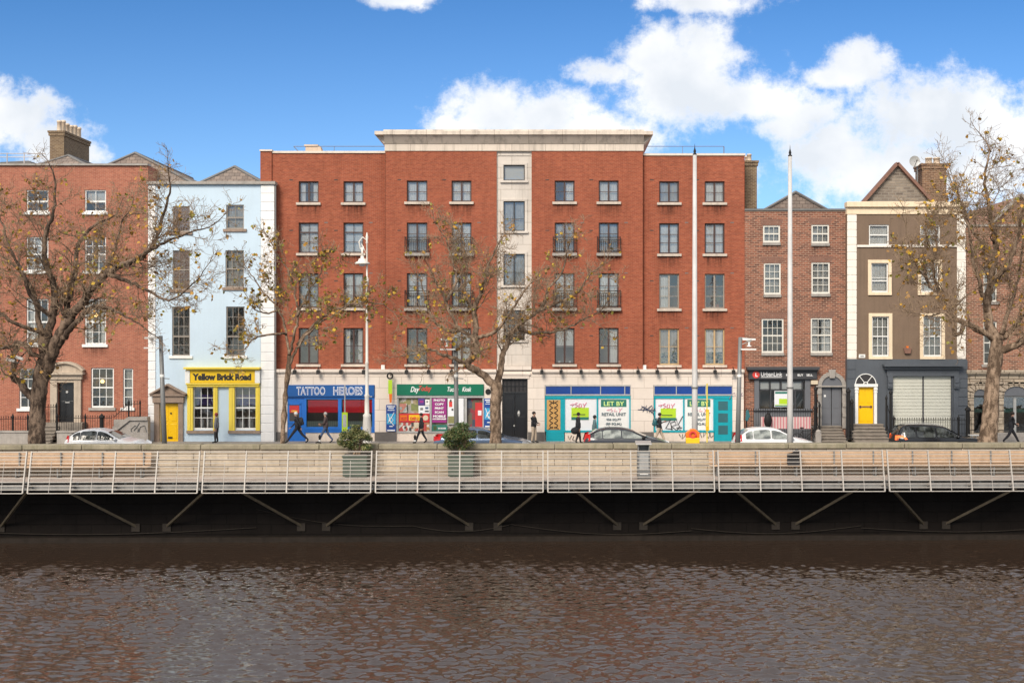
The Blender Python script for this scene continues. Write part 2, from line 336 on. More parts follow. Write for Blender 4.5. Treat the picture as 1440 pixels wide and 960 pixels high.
    def disc(s, c, r, y1, n=20, k=None, a0=0, a1=360):
        """disc or sector facing -y, extruded from c.y to y1"""
        pts = [(c[0] + r * math.cos(R(a0 + (a1 - a0) * i / n)), c[2] + r * math.sin(R(a0 + (a1 - a0) * i / n))) for i in range(n + (0 if a1 - a0 >= 360 else 1))]
        return s.prism(pts, c[1], y1, k)
    def arch(s, c, r0, r1, y0, y1, n=14, a0=0, a1=180, k=None):
        for i in range(n):
            q = [R(a0 + (a1 - a0) * (i + e) / n) for e in (0, 1)]
            s.prism([(c[0] + r * math.cos(a), c[1] + r * math.sin(a)) for r, a in ((r0, q[0]), (r1, q[0]), (r1, q[1]), (r0, q[1]))], y0, y1, k)
        return s
    def text(s, st, x, y, z, size, align='LEFT', depth=.006, off=0.0, shear=0.0, sx=1.0, k=None, rot=0.0, fit=None):
        cu = bpy.data.curves.new('lettering', 'FONT'); cu.body = st; cu.size = size; cu.align_x = align; cu.extrude = depth
        cu.offset = off; cu.shear = shear; cu.resolution_u = 3
        ob = bpy.data.objects.new('lettering', cu); COL.objects.link(ob); bpy.context.view_layer.update()
        me = bpy.data.meshes.new_from_object(ob.evaluated_get(bpy.context.evaluated_depsgraph_get()))
        bpy.data.objects.remove(ob); bpy.data.curves.remove(cu)
        vv = [v.co.copy() for v in me.vertices]
        if fit and vv:
            w = max(v.x for v in vv) - min(v.x for v in vv); sx = fit / max(w, 1e-4)
        ca, sa = math.cos(rot), math.sin(rot); o = len(s.v)
        for v in vv:
            a, b = v.x * sx, v.y; s.v.append((x + a * ca - b * sa, y - v.z, z + a * sa + b * ca))
        for p in me.polygons: s.f.append([i + o for i in p.vertices]); s.m.append(s.k if k is None else k)
        bpy.data.meshes.remove(me); return s
    def build(s, name, mats, parent=None, smooth=False, bevel=0):
        me = bpy.data.meshes.new(name); o = Vector((0, 0, 0))
        p = parent
        while p is not None: o += p.location; p = p.parent
        me.from_pydata([(v[0] - o.x, v[1] - o.y, v[2] - o.z) for v in s.v], [], s.f)
        if not isinstance(mats, (list, tuple)): mats = [mats]
        for m in mats: me.materials.append(MT[m] if isinstance(m, str) else m)
        me.polygons.foreach_set('material_index', s.m)
        if smooth: me.polygons.foreach_set('use_smooth', [True] * len(me.polygons))
        me.update()
        ob = bpy.data.objects.new(name, me); COL.objects.link(ob)
        if parent is not None: ob.parent = parent
        if bevel:
            b = ob.modifiers.new('bevel', 'BEVEL'); b.width = bevel; b.segments = 2; b.limit_method = 'ANGLE'
        return ob
def tag(o, label=None, cat=None, group=None, kind=None):
    for k, v in (('label', label), ('category', cat), ('group', group), ('kind', kind)):
        if v: o[k] = v
    return o
def thing(name, loc, label, cat, group=None):
    o = bpy.data.objects.new(name, None); o.empty_display_size = .3; o.location = loc; COL.objects.link(o)
    return tag(o, label, cat, group)
def copy_tree(o, parent=None):
    c = o.copy(); COL.objects.link(c); c.parent = parent
    for ch in list(o.children): copy_tree(ch, c)
    return c
# ------------------------------------------------------------------ facade helpers
def wall(mb, l, t, r, b, Y, holes, depth=9.0, reveal=.16, room=1.0, kw=0, kr=1, sides=True, kreveal=None):
    """front wall with real openings (pixel rects on plane Y), reveals and a shallow dark room behind each opening, plus the building's body"""
    xs = sorted({X(l, Y), X(r, Y), *[X(h[0], Y) for h in holes], *[X(h[2], Y) for h in holes]})
    zs = sorted({Z(t, Y), Z(b, Y), *[Z(h[1], Y) for h in holes], *[Z(h[3], Y) for h in holes]})
    hr = [(X(h[0], Y), Z(h[3], Y), X(h[2], Y), Z(h[1], Y)) for h in holes]
    for i in range(len(xs) - 1):
        for j in range(len(zs) - 1):
            cx, cz = (xs[i] + xs[i + 1]) / 2, (zs[j] + zs[j + 1]) / 2
            if any(a < cx < c and b_ < cz < d for a, b_, c, d in hr): continue
            mb.quad((xs[i], Y, zs[j]), (xs[i + 1], Y, zs[j]), (xs[i + 1], Y, zs[j + 1]), (xs[i], Y, zs[j + 1]), kw)
    for a, b_, c, d in hr:
        y1, y2 = Y + reveal, Y + reveal + room
        for (ya, yb, k) in ((Y, y1, kw if kreveal is None else kreveal), (y1, y2, kr)):
            mb.quad((a, ya, b_), (a, ya, d), (a, yb, d), (a, yb, b_), k)
            mb.quad((c, ya, b_), (c, yb, b_), (c, yb, d), (c, ya, d), k)
            mb.quad((a, ya, d), (c, ya, d), (c, yb, d), (a, yb, d), k)
            mb.quad((a, ya, b_), (a, yb, b_), (c, yb, b_), (c, ya, b_), k)
        mb.quad((a, y2, b_), (c, y2, b_), (c, y2, d), (a, y2, d), kr)
    if sides:
        x0, x1, z0, z1, yb = xs[0], xs[-1], zs[0], zs[-1], Y + depth
        mb.quad((x0, Y, z0), (x0, Y, z1), (x0, yb, z1), (x0, yb, z0), kw)
        mb.quad((x1, Y, z0), (x1, yb, z0), (x1, yb, z1), (x1, Y, z1), kw)
        mb.quad((x0, Y, z1), (x1, Y, z1), (x1, yb, z1), (x0, yb, z1), kw)
        mb.quad((x0, yb, z0), (x0, yb, z1), (x1, yb, z1), (x1, yb, z0), kw)
    return mb
def window(par, rect, Y, frame='white', cols=2, rows=2, fw=.05, bw=.025, rec=.1, sill=None, curtain=None, meet=None, cent=False, splits=None, ov=3, sh=4, glass='glass', name='window', sproud=.09, stain=0):
    l, t, r, b = rect; x0, x1, z0, z1 = X(l, Y), X(r, Y), Z(b, Y), Z(t, Y); yf = Y + rec
    m = MB(); m.box(x0, x0 + fw, yf, yf + .07, z0, z1); m.box(x1 - fw, x1, yf, yf + .07, z0, z1)
    m.box(x0 + fw, x1 - fw, yf, yf + .07, z1 - fw, z1); m.box(x0 + fw, x1 - fw, yf, yf + .07, z0, z0 + fw * 1.2)
    ax, bx, az, bz = x0 + fw, x1 - fw, z0 + fw * 1.2, z1 - fw
    for i in range(1, cols):
        xc = ax + (bx - ax) * i / cols; w = bw if not cent else fw * 1.3
        m.box(xc - w / 2, xc + w / 2, yf + (.012 if not cent else .002), yf + .05, az, bz)
    rws = splits if splits is not None else [j / rows for j in range(1, rows)]
    for q in rws:
        zc = bz - (bz - az) * q; m.box(ax, bx, yf + .016, yf + .048, zc - bw / 2, zc + bw / 2)
    if meet is not None:
        zc = bz - (bz - az) * meet; m.box(ax, bx, yf + .004, yf + .06, zc - fw * .45, zc + fw * .45)
    fr = m.build(name, frame, par)
    tl, tr_ = random.uniform(-.012, .012), random.uniform(-.012, .012)
    MB().quad((ax, yf + .04, az), (bx, yf + .04 + tr_, az), (bx, yf + .04 + tl + tr_, bz), (ax, yf + .04 + tl, bz)).build('pane', glass, fr)
    if sill:
        MB().box(X(l - ov, Y), X(r + ov, Y), Y - sproud, Y + rec - .004, Z(b + sh, Y), Z(b, Y)).build('sill', sill, fr, bevel=.01)
        if stain: zs = Z(b + sh, Y); MB().quad((X(l - ov - 2, Y), Y - .004, zs - stain), (X(r + ov + 2, Y), Y - .004, zs - stain), (X(r + ov + 2, Y), Y - .004, zs), (X(l - ov - 2, Y), Y - .004, zs)).build('rain_stain', 'rain_stain', fr)
    if curtain:
        cm = 'curtain'; yc = yf + .16; m = MB(); w = bx - ax; h = bz - az
        def drape(a, c, zt, zb):
            n = max(4, int((c - a) / .07)); P = []
            for i in range(n + 1): P.append((a + (c - a) * i / n, yc + .025 * (i % 2)))
            for i in range(n): m.quad((*P[i], zb), (*P[i + 1], zb), (*P[i + 1], zt), (*P[i], zt))
        nm = 'curtain'
        for c in curtain.split('+'):
            if c == 'full': drape(ax, bx, bz, az)
            elif c == 'net': drape(ax, bx, bz, az); cm = 'net'
            elif c == 'blind': m.box(ax, bx, yc, yc + .01, az, bz); cm = 'blind'; nm = 'blind'
            elif c == 'tan': m.box(ax, bx, yf + .055, yf + .075, az, bz); cm = 'tan_blind'; nm = 'blind'
            elif c == 'half': m.box(ax, bx, yc, yc + .01, az + h * .48, bz); cm = 'blind'; nm = 'blind'
            elif c == 'low': m.box(ax, bx, yc, yc + .01, az, az + h * .5); cm = 'blind'; nm = 'blind'
            elif c == 'sides': drape(ax, ax + w * .27, bz, az); drape(bx - w * .27, bx, bz, az)
            elif c == 'left': drape(ax, ax + w * .45, bz, az)
            elif c == 'right': drape(bx - w * .45, bx, bz, az)
            elif c == 'shut': m.box(ax, ax + w * .30, yc, yc + .02, az, bz); m.box(bx - w * .45, bx, yc, yc + .02, az, bz); nm = 'shutter'; cm = 'white'
        m.build(nm, cm, fr)
    return fr
def lampball(fr, px, py, Y):
    MB().ball((X(px, Y), Y, Z(py, Y)), .11, 8).build('lamp', 'lamp_glow', fr, True)
def chimney(par, x0, x1, y0, y1, z0, z1, mat, pots, potmat, name='chimney', ph=.75, pr=.14):
    m = MB(); m.box(x0, x1, y0, y1, z0, z1 - .3, 0); m.box(x0 - .06, x1 + .06, y0 - .06, y1 + .06, z1 - .3, z1 - .12, 0); m.box(x0 - .1, x1 + .1, y0 - .1, y1 + .1, z1 - .12, z1, 0)
    c = m.build(name, mat, par)
    for i, (x, y) in enumerate(pots):
        hh = ph * random.uniform(.9, 1.08)
        MB().lathe((x, y, z1), [(pr * 1.15, 0), (pr, .08), (pr * .88, hh * .8), (pr * 1.05, hh * .82), (pr * 1.1, hh * .9), (pr * .9, hh), (pr * .6, hh)], 12).build('chimney_pot', potmat, c, True)
    return c
def hip_roof(par, xc, hw, yf, yb, zt, zb, hip=1.0, mat='slate', front='slate', name='roof', ridge='lead'):
    """ridge running back from the street; hip = setback of the ridge behind the front eave"""
    m = MB(); a = (xc - hw, yf, zb); b = (xc + hw, yf, zb); c = (xc + hw, yb, zb); d = (xc - hw, yb, zb); p = (xc, yf + hip, zt); q = (xc, yb, zt)
    m.add([a, b, p], [(0, 1, 2)], 1); m.quad(b, c, q, p, 0); m.quad(d, a, p, q, 0); m.add([c, d, q], [(0, 1, 2)], 0); m.quad(a, d, c, b, 0)
    r = m.build(name, [mat, front], par)
    m = MB()
    for u, v in ((a, p), (b, p), (p, q)): m.tube([u, v], .09, 6)
    m.build('ridge', ridge, r); return r
# ================================================================== BUILDINGS
random.seed(5)
GB = 624          # pixel row just below street level at the facades (walls start a little below ground)
# ------------------------------------------------------------------ red Georgian house, left
Y = 66.0
B = thing('georgian_house', (X(60, Y), Y, 0), 'red brick Georgian house with white sash windows and a pedimented stone doorway', 'house')
hol = []
colx = [(-49, -18), (37, 68), (119, 149)]
rowsy = [(267, 298), (333, 381), (420, 484)]
for i, (a, b) in enumerate(colx):
    for j, (t, u) in enumerate(rowsy): hol.append((a, t, b, u))
g_win = [(-49, 518, -18, 574), (27, 518, 60, 574), (128, 517, 160, 573), (173, 518, 187, 573)]
door_h = (82, 537, 105, 594)
m = MB(); wall(m, -95, 233, 208, 640, Y, hol + g_win + [door_h], depth=14)
m.build('wall', ['brick_georgian', 'room'], B)
MB().box(X(-96, Y), X(208.6, Y), Y - .12, Y + .5, Z(233, Y), Z(230.5, Y)).build('parapet_coping', 'granite', B)
cur = ['half', 'sides', 'half', None, 'blind', 'left', 'half', None, 'sides']
k = 0
for i, h in enumerate(hol):
    top = i % 3 == 0
    window(B, h, Y, 'white', 2 if top else 3, 2 if top else 4, .07, .028, .07, 'white', cur[i], meet=.52 if not top else .55, glass='glass_old', ov=3, sh=4, stain=.7)
f3 = window(B, g_win[0], Y, 'white', 3, 4, .08, .03, .07, 'white', 'low', meet=.5, glass='glass_old')
f3 = window(B, g_win[1], Y, 'white', 3, 4, .08, .03, .07, 'white', None, meet=.5, glass='glass_old')
f1 = window(B, g_win[2], Y, 'white', 3, 4, .08, .03, .07, 'granite', None, meet=.5, glass='glass_old'); lampball(f1, 144, 536, Y + .9)
window(B, g_win[3], Y, 'white', 1, 4, .07, .03, .07, 'white', 'net', meet=.5, glass='glass_old')
for c in B.children:
    if c.name.startswith('window') and any(abs((c.data.vertices[0].co.x + B.location.x) - X(119, Y)) < .1 and abs(c.data.vertices[0].co.z + 0 - Z(b_, Y)) < .1 for b_ in (381, 484)):
        lampball(c, 135, 358 if c.data.vertices[0].co.z > 8 else 443, Y + .9)
# doorway
d = MB(); d.pbox(83, 538, 104.5, 594, Y, .10, .15)
for (a, t, c, u) in ((85, 541, 92, 560), (95, 541, 102, 560), (85, 564, 92, 588), (95, 564, 102, 588)): d.pbox(a, t, c, u, Y, .085, .102)
dr = d.build('door', 'black_door', B, bevel=.006)
m = MB(); m.pbox(91, 565, 97, 566.4, Y, .07, .085); m.disc((X(93.5, Y), Y + .06, Z(551, Y)), .07, Y + .085); m.build('letter_plate', 'galv', dr)
m = MB()
m.pbox(72, 533, 81.5, 596, Y, -.16, .08); m.pbox(105.5, 533, 115, 596, Y, -.16, .08); m.pbox(80.5, 533, 106.5, 537.5, Y, -.14, .08)
m.pbox(70, 526, 117, 533, Y, -.24, .04); m.pbox(67, 523.5, 120, 526.5, Y, -.4, .04)
cx, cz, rr = X(93.5, Y), Z(538, Y), 1.35
pts = [(cx + rr * math.sin(R(a)), cz + rr * math.cos(R(a)) - .25) for a in range(-48, 49, 8)]
m.prism(pts + [(X(119, Y), Z(524, Y)), (X(68, Y), Z(524, Y))], Y - .2, Y + .05)
for a in range(-48, 48, 8):
    q = [R(a), R(a + 8)]
    m.prism([(cx + r_ * math.sin(z), cz + r_ * math.cos(z) - .25) for r_, z in ((1.33, q[0]), (1.46, q[0]), (1.46, q[1]), (1.33, q[1]))], Y - .36, Y + .04)
m.build('door_surround', 'portal_stone', B)
# steps, area wall and side ramp wall belong to the house
m = MB()
for i in range(7): m.box(X(56, 65), X(80, 65), 63.9 + .27 * i, 65.9, -.05, .168 * (i + 1) - .05); m.box(X(55.8, 65), X(80.2, 65), 63.84 + .27 * i, 65.9, .168 * (i + 1) - .05, .168 * (i + 1))
m.box(X(50, 65.6), X(118, 65.6), 65.35, 65.99, -.05, 1.17)
m.build('doorsteps', 'step_stone', B)
m = MB(); m.pbox(-95, 608, 44, 640, 64.3, 0, .3); m.pbox(-95, 605.5, 44.5, 608, 64.3, -.05, .35); m.pbox(80, 608, 208, 640, 64.3, 0, .3); m.pbox(79.5, 605.5, 160, 608, 64.3, -.05, .35)
m.pbox(160, 590, 208, 640, 65.0, 0, .4)
m.pprism([(158, 608), (158, 600), (180, 586), (207, 586), (207, 591), (182, 591), (163, 606)], 64.9, 0, .5)
m.build('plinth_wall', 'granite', B)
def graffiti(par, name, mat, strokes, Y, r=.018):
    m = MB()
    for s in strokes: m.tube([(X(a, Y), Y, Z(b, Y)) for a, b in s], r, 4)
    return m.build(name, mat, par)
graffiti(B, 'graffiti', 'galv_dk', [[(186, 612), (184, 603), (190, 598), (195, 603), (191, 612), (187, 611)], [(188, 605), (193, 599), (196, 594)], [(193, 614), (197, 600), (203, 598), (206, 606), (200, 614), (197, 611)], [(184, 617), (196, 618), (206, 615)]], 64.97)
def railing(name, label, segs, Y, mat='black_metal', step=.13, cat='railing', posts=(), finial=True, group=None):
    """segs: list of ((xa, zbot, ztop),(xb, zbot, ztop)) in px x / metres z at depth Y"""
    x0 = X(segs[0][0][0], Y); T = thing(name, (x0, Y, 0), label, cat, group)
    bars = MB(); rails = MB()
    for (a, b) in segs:
        xa, xb = X(a[0], Y), X(b[0], Y); n = max(2, int(abs(xb - xa) / step))
        for i in range(n + 1):
            t = i / n; x = xa + (xb - xa) * t; zb = a[1] + (b[1] - a[1]) * t; zt = a[2] + (b[2] - a[2]) * t
            bars.tube([(x, Y, zb), (x, Y, zt + (.06 if finial else -.02))], .011, 5)
            if finial: bars.tube([(x, Y, zt + .04), (x, Y, zt + .1), (x, Y, zt + .17)], [.01, .026, .003], 5)
        rails.bar((xa, Y, a[2]), (xb, Y, b[2]), .045, .03); rails.bar((xa, Y, a[1] + .12), (xb, Y, b[1] + .12), .04, .03)
    bars.build('bars', mat, T); rails.build('rail', mat, T)
    for (px, zb, zt, r) in posts:
        x = X(px, Y); MB().lathe((x, Y, zb), [(r * 1.4, 0), (r * 1.4, .08), (r, .12), (r, zt - zb - .12), (r * 1.5, zt - zb - .08), (r * 1.3, zt - zb), (r * .5, zt - zb + .09), (.01, zt - zb + .16)], 8).build('post', mat, T)
    return T
railing('iron_railing', 'black iron area railing left of the big plane tree trunk', [((-90, .64, 1.45), (39, .64, 1.45))], 64.45, posts=[(18, .64, 1.6, .06), (-30, .64, 1.6, .06), (39, .64, 1.6, .05)])
railing('iron_railing', 'black iron area railing behind the small white hatchback', [((80, .64, 1.5), (157, .64, 1.5))], 64.45, posts=[(80, .64, 1.65, .06), (120, .64, 1.6, .05), (143, .64, 1.6, .12)])
railing('iron_railing', 'black iron handrail climbing the stone ramp wall beside the pale blue house', [((160, .62, 1.5), (181, 1.42, 2.25)), ((181, 1.42, 2.25), (197, 1.42, 2.25))], 65.1, posts=[(181, 1.42, 2.35, .05), (197, 1.42, 2.35, .04)])
railing('iron_railing', 'black iron balustrade on the landing of the pedimented stone doorway', [((53, 1.17, 2.05), (79, 1.17, 2.05))], 65.5, posts=[(53, 1.17, 2.15, .04), (79, 1.17, 2.15, .04)])
# roofs and chimney
hip_roof(B, X(86, 68), 1.55, 68, 79, Z(215, 68), Z(233.5, 68), 1.0)
rb = hip_roof(B, X(184, 67.5), 5.4, 66.9, 79, Z(214.5, 68), Z(214.5, 68) - 2.75, 1.3)
m = MB(); m.box(X(230, 72) - .3, X(230, 72) + .35, 71.4, 72.3, 14.85, 15.25); m.build('roof_vent', 'lead', rb)
hip_roof(B, X(-60, 68), 2.2, 68, 79, Z(213, 68), Z(236, 68), 1.0)
chimney(B, X(70, 70.2), X(90, 70.2), 70.2, 74.0, Z(232, 70) - .5, Z(184, 70.2), 'brick_chimney', [(X(80, 70.2) + .0, 70.55 + .58 * i) for i in range(6)], 'pot')
m = MB()
for x in (-60, -18, 10, 34): m.tube([(X(x, 70), 70, 15.5), (X(x, 70), 70, Z(215, 70))], .03, 6)
for z in (216, 221): m.tube([(X(-80, 70), 70, Z(z, 70)), (X(64, 70), 70, Z(z, 70))], .025, 6)
m.build('roof_handrail', 'pole_lt', B)
m = MB(); m.pprism([(0, 232), (0, 228), (40, 226), (46, 232)], 71, 0, 2); m.build('roof_plant_box', 'lead', B)
# ------------------------------------------------------------------ pale blue house
Y = 65.8
B = thing('blue_house', (X(290, Y), Y, 0), 'pale blue rendered house with white quoins and a yellow shopfront on its ground floor', 'house')
up = [((318, 288, 343, 322), 'net', 2, 2, None), ((243, 290, 267, 326), 'tan', 3, 2, None), ((317, 352, 343, 404), 'net', 3, 4, .5), ((243, 352, 267, 407), 'tan', 3, 4, .5), ((318, 431, 344, 500), None, 3, 5, .62), ((242, 431, 267, 500), None, 3, 5, .62)]
shopw = [(271, 543, 303, 604), (329, 543, 362, 604)]
ydoor = (225, 566, 251, 624)
m = MB(); wall(m, 209, 258, 366.4, 640, Y, [u[0] for u in up] + shopw + [ydoor], depth=11, reveal=.14)
m.box(X(366.2, Y), X(367.5, Y), Y, Y + .25, Z(640, Y), Z(258, Y), 0)
m.build('wall', ['blue', 'room'], B)
for r_, c_, cc, rr_, me in up:
    big = r_[3] == 500
    window(B, r_, Y, 'frame_grey', cc, rr_, .06, .022, .06, 'white' if big else 'brownstone', c_, meet=me if me else .55, glass='glass_old', ov=4, sh=4)
for i, r_ in enumerate(shopw):
    f = window(B, r_, Y, 'white', 3, 4, .09, .032, .04, None, None, meet=.5, glass='glass', name='shop_window')
    m = MB(); m.pbox(r_[0] + 3, 555, r_[2] - 3, 570, Y, .35, .37); m.build('blind', 'purple_dk', f)
    m = MB(); random.seed(i)
    for q in range(12):
        x = random.uniform(r_[0] + 4, r_[2] - 4); w = random.uniform(.6, 1.6); t = random.uniform(585, 595); m.pbox(x - w, t, x + w, 601, Y, .4 + .03 * q, .45 + .03 * q)
    m.build('display', 'cl_white', f)
m = MB()   # quoins as raised blocks
def quoins(l, r, t, b, Y, mat, step=12.4, proud=.06, gap=1.0, extra=None):
    m = MB()
    y = t
    while y < b - 1:
        e = min(y + step, b); m.pbox(l, y + gap / 2, r, e - gap / 2, Y, -proud, 0.01); y = e
    m.pbox(l + .3, t, r - .3, b, Y, -proud * .5, .02)
    if extra: m.pbox(*extra, Y, 0, .22)
    m.build('quoins', mat, B, bevel=.014)
quoins(208.6, 219, 260, 640, Y, 'quoin_white'); quoins(367, 386, 260, 640, Y, 'quoin_white', extra=(366.8, 258, 386, 640))
MB().pbox(207.6, 255.5, 388, 259.5, Y, -.18, .4).build('parapet_coping', 'granite', B)
m = MB(); m.tube([(X(387.6, Y), Y - .02, Z(258, Y)), (X(387.6, Y), Y - .02, Z(622, Y))], .045, 8); m.build('drainpipe', 'galv_dk', B)
# yellow shopfront
m = MB()
m.pbox(261, 516, 367.5, 518.6, Y, -.42, 0); m.pbox(263.5, 518.6, 365.5, 520.5, Y, -.28, 0)
m.pbox(268.5, 520.5, 360, 538.5, Y, -.16, 0); m.pbox(263, 538.5, 366, 540.5, Y, -.26, 0); m.pbox(264, 540.5, 365, 543.5, Y, -.2, 0)
for a, c in ((264, 272), (300.5, 306.5), (322.5, 330.5), (360, 366)): m.pbox(a, 543.5, c, 605, Y, -.12, .03); m.pbox((a + c) / 2 - 1, 546, (a + c) / 2 + 1, 602, Y, -.15, -.1)
sf = m.build('shopfront', 'yellow_lt', B, bevel=.01)
m = MB(); m.pbox(262, 520.5, 268.5, 538.3, Y, -.24, 0); m.pbox(360, 520.5, 366.5, 538.3, Y, -.24, 0); m.build('console_bracket', 'white', sf)
m = MB(); m.pbox(263, 605, 303.5, 609, Y, -.14, .03); m.pbox(321.5, 605, 366.5, 609, Y, -.14, .03); m.build('shop_sill', 'brownstone', sf)
m = MB(); m.pbox(225, 567.5, 251, 624, Y, .09, .14)
for (a, t, c, u) in ((228, 571, 236, 592), (240, 571, 248, 592), (228, 596, 236, 616), (240, 596, 248, 616)): m.pbox(a, t, c, u, Y, .075, .093)
dr = m.build('door', 'yellow_door', B, bevel=.008)
m = MB(); m.pbox(236, 614, 242, 616.5, Y, .06, .078); m.disc((X(240, Y), Y + .04, Z(581, Y)), .05, Y + .08); m.build('letter_plate', 'black_metal', dr)
m = MB(); m.pbox(217.5, 560, 224.8, 624, Y, -.12, .05); m.pbox(251.4, 560, 258, 624, Y, -.12, .05); m.pbox(216, 556, 259.5, 566, Y, -.2, .03); m.pbox(213, 553.6, 262.5, 556.5, Y, -.3, .02)
m.pprism([(214, 553.6), (237.5, 541.5), (261.5, 553.6)], Y, -.14, .02)
m.pprism([(211, 553.8), (237.5, 539), (237.5, 541.7), (216, 553.8)], Y, -.36, .02); m.pprism([(264.5, 553.8), (237.5, 539), (237.5, 541.7), (259.5, 553.8)], Y, -.36, .02)
m.build('door_surround', 'brownstone', B, bevel=.01)
hip_roof(B, X(324, 67), 2.3, 67, 76.5, Z(233, 67.5), Z(233, 67.5) - 1.3, .9)
T = thing('shop_sign', (X(314, Y), Y - .17, Z(530, Y)), 'yellow fascia board reading Yellow Brick Road in black slab letters', 'sign')
MB().pbox(269, 521, 359.5, 538, Y, -.2, -.163).build('board', 'yellow', T)
m = MB(); m.text('Yellow Brick Road', X(314, Y), Y - .2, Z(533.6, Y), .46, 'CENTER', .01, off=.03, fit=X(354.5, Y) - X(272, Y)); m.build('lettering', 'black_ink', T)
# ------------------------------------------------------------------ red brick apartment block
YC, YW = 66.0, 66.3
B = thing('apartment_block', (X(720, YC), YC, 0), 'wide five storey red brick block with a deep stone cornice above street level shops', 'apartment block')
cols = {1: (420, 448), 2: (483, 511), 3: (572, 601), 4: (635, 663), 6: (780, 808), 7: (842, 870), 8: (927, 955), 9: (991, 1019)}
rows = {1: (254, 284), 2: (313, 356), 3: (384, 433), 4: (461, 512)}
def rect(c, r):
    t, b = rows[r]
    if c in (8, 9): t += 1; b += 1
    if c in (1, 2) and r == 1: t += 1; b += 1
    return (cols[c][0], t, cols[c][1], b)
stone_w = [(708, 232, 738, 254), (708, 283, 738, 325), (708, 357, 738, 401), (708, 436, 738, 478)]
m = MB(); wall(m, 542, 212, 698.5, 521, YC, [rect(c, r) for c in (3, 4) for r in rows], depth=12, sides=False)
wall(m, 747.5, 212, 904, 521, YC, [rect(c, r) for c in (6, 7) for r in rows], depth=12, sides=False)
wall(m, 367.4, 213, 541.6, 523, YW, [rect(c, r) for c in (1, 2) for r in rows], depth=12, sides=False)
wall(m, 904.6, 217, 1047, 523, YW, [rect(c, r) for c in (8, 9) for r in rows], depth=12, sides=False)
def wside(px, ya, yb, zt, zb, flip=False):
    x = X(px, YC); q = [(x, ya, zb), (x, ya, zt), (x, yb, zt), (x, yb, zb)]; m.quad(*(q[::-1] if flip else q), 0)
wside(542, YC, YW, Z(212, YC), Z(521, YC)); wside(904, YC, YW, Z(212, YC), Z(521, YC), True)
m.box(X(542, YC), X(904, YC), YC + 1.7, YC + 14, 0, Z(190, YC), 0); m.box(X(367.4, YW), X(541.6, YW), YW + 1.7, YW + 13, 0, Z(213.2, YW), 0); m.box(X(904.6, YW), X(1047, YW), YW + 1.7, YW + 13, 0, Z(217.2, YW), 0)
m.box(X(367.4, YW), X(367.4, YW) + .05, YW + .003, YW + 1.7, 0, Z(213, YW), 0); m.box(X(1047, YW) - .05, X(1047, YW), YW + .003, YW + 1.7, 0, Z(217, YW), 0)
m.box(X(367.4, YW), X(541.6, YW), YW + .003, YW + 1.7, Z(213, YW) - .3, Z(213, YW) - .002, 0); m.box(X(904.6, YW), X(1047, YW), YW + .003, YW + 1.7, Z(217, YW) - .3, Z(217, YW) - .002, 0)
m.pbox(366.6, 213, 382.5, 640, YW, -.09, .01, 0)
for c in cols:      # small brick vents beside the windows
    for r in rows:
        if r == 1: y_ = rows[r][0] - 1
        else: y_ = rows[r][0] + 11
        Yv = YC if c in (3, 4, 6, 7) else YW
        m.pbox(cols[c][0] - 13, y_ - .6, cols[c][0] - 8, y_ + .6, Yv, -.01, .01, 2)
        if r > 1: m.pbox(cols[c][1] + 8, rows[r][0] - .6, cols[c][1] + 13, rows[r][0] + .6, Yv, -.008, .01, 3)
m.build('wall', ['brick_apt', 'room', 'room_dark', 'lead'], B)
m = MB(); m.pbox(366, 211, 383.5, 213.2, YW, -.16, .5); m.pbox(383, 212.6, 542, 215.6, YW, -.07, .5); m.pbox(904, 216, 1048, 219, YW, -.07, .5)
m.build('parapet_coping', 'stone_plain', B)
m = MB()   # cornice: frieze, sloped soffit, crown
m.pbox(541, 203, 905, 212.4, YC, -.05, 1)
prof = [(YC - .06, Z(203, YC)), (YC - .42, Z(191.5, YC)), (YC + .8, Z(191.5, YC)), (YC + .8, Z(203, YC))]
m.prismx(prof, X(541, YC), X(905, YC))
for sx, a in ((-1, X(541, YC)), (1, X(905, YC))):
    e = a + sx * .48; m.prism([(a, Z(203, YC)), (a, Z(191.5, YC)), (e, Z(191.5, YC))], YC - .05, YC + 6)
m.box(X(541, YC) - .5, X(905, YC) + .5, YC - .5, YC + 6, Z(191.4, YC), Z(186.5, YC)); m.box(X(541, YC) - .02, X(905, YC) + .02, YC - .36, YC + 6, Z(186.4, YC), Z(184, YC))
m.build('cornice', 'cornice_stone', B)
# stone stair strip in the middle (recessed a little between the brick wings)
YS = 66.12
m = MB(); wall(m, 698.5, 212.5, 747.5, 524, YS, stone_w, depth=2, reveal=.12, sides=False)
for q in ((698.5, YC), (747.5, YC)): m.quad((X(q[0], YC), YC, Z(521, YC)), (X(q[0], YC), YS, Z(521, YC)), (X(q[0], YC), YS, Z(212, YC)), (X(q[0], YC), YC, Z(212, YC)), 0)
for (a, t, c, u) in stone_w:
    m.pbox(a - 3.5, t - 2.5, a, u + 1, YS, -.05, .01); m.pbox(c, t - 2.5, c + 3.5, u + 1, YS, -.05, .01); m.pbox(a - 3.5, t - 3, c + 3.5, t, YS, -.055, .01); m.pbox(a - 4.5, u, c + 4.5, u + 3, YS, -.12, .01)
m.pbox(698.6, 482, 714, 516, YS, -.04, .01); m.pbox(733, 482, 747.4, 516, YS, -.04, .01); m.pbox(700, 216.5, 746, 219, YS, -.03, .01)
m.build('stone_strip', ['ashlar_dirty', 'room'], B)
for i, r_ in enumerate(stone_w): window(B, r_, YS, 'frame_dark', 2 if i else 1, 2 if i else 1, .05, .025, .05, None, ['blind', 'net', 'net', None][i], cent=i > 0, splits=[] if not i else [.6])
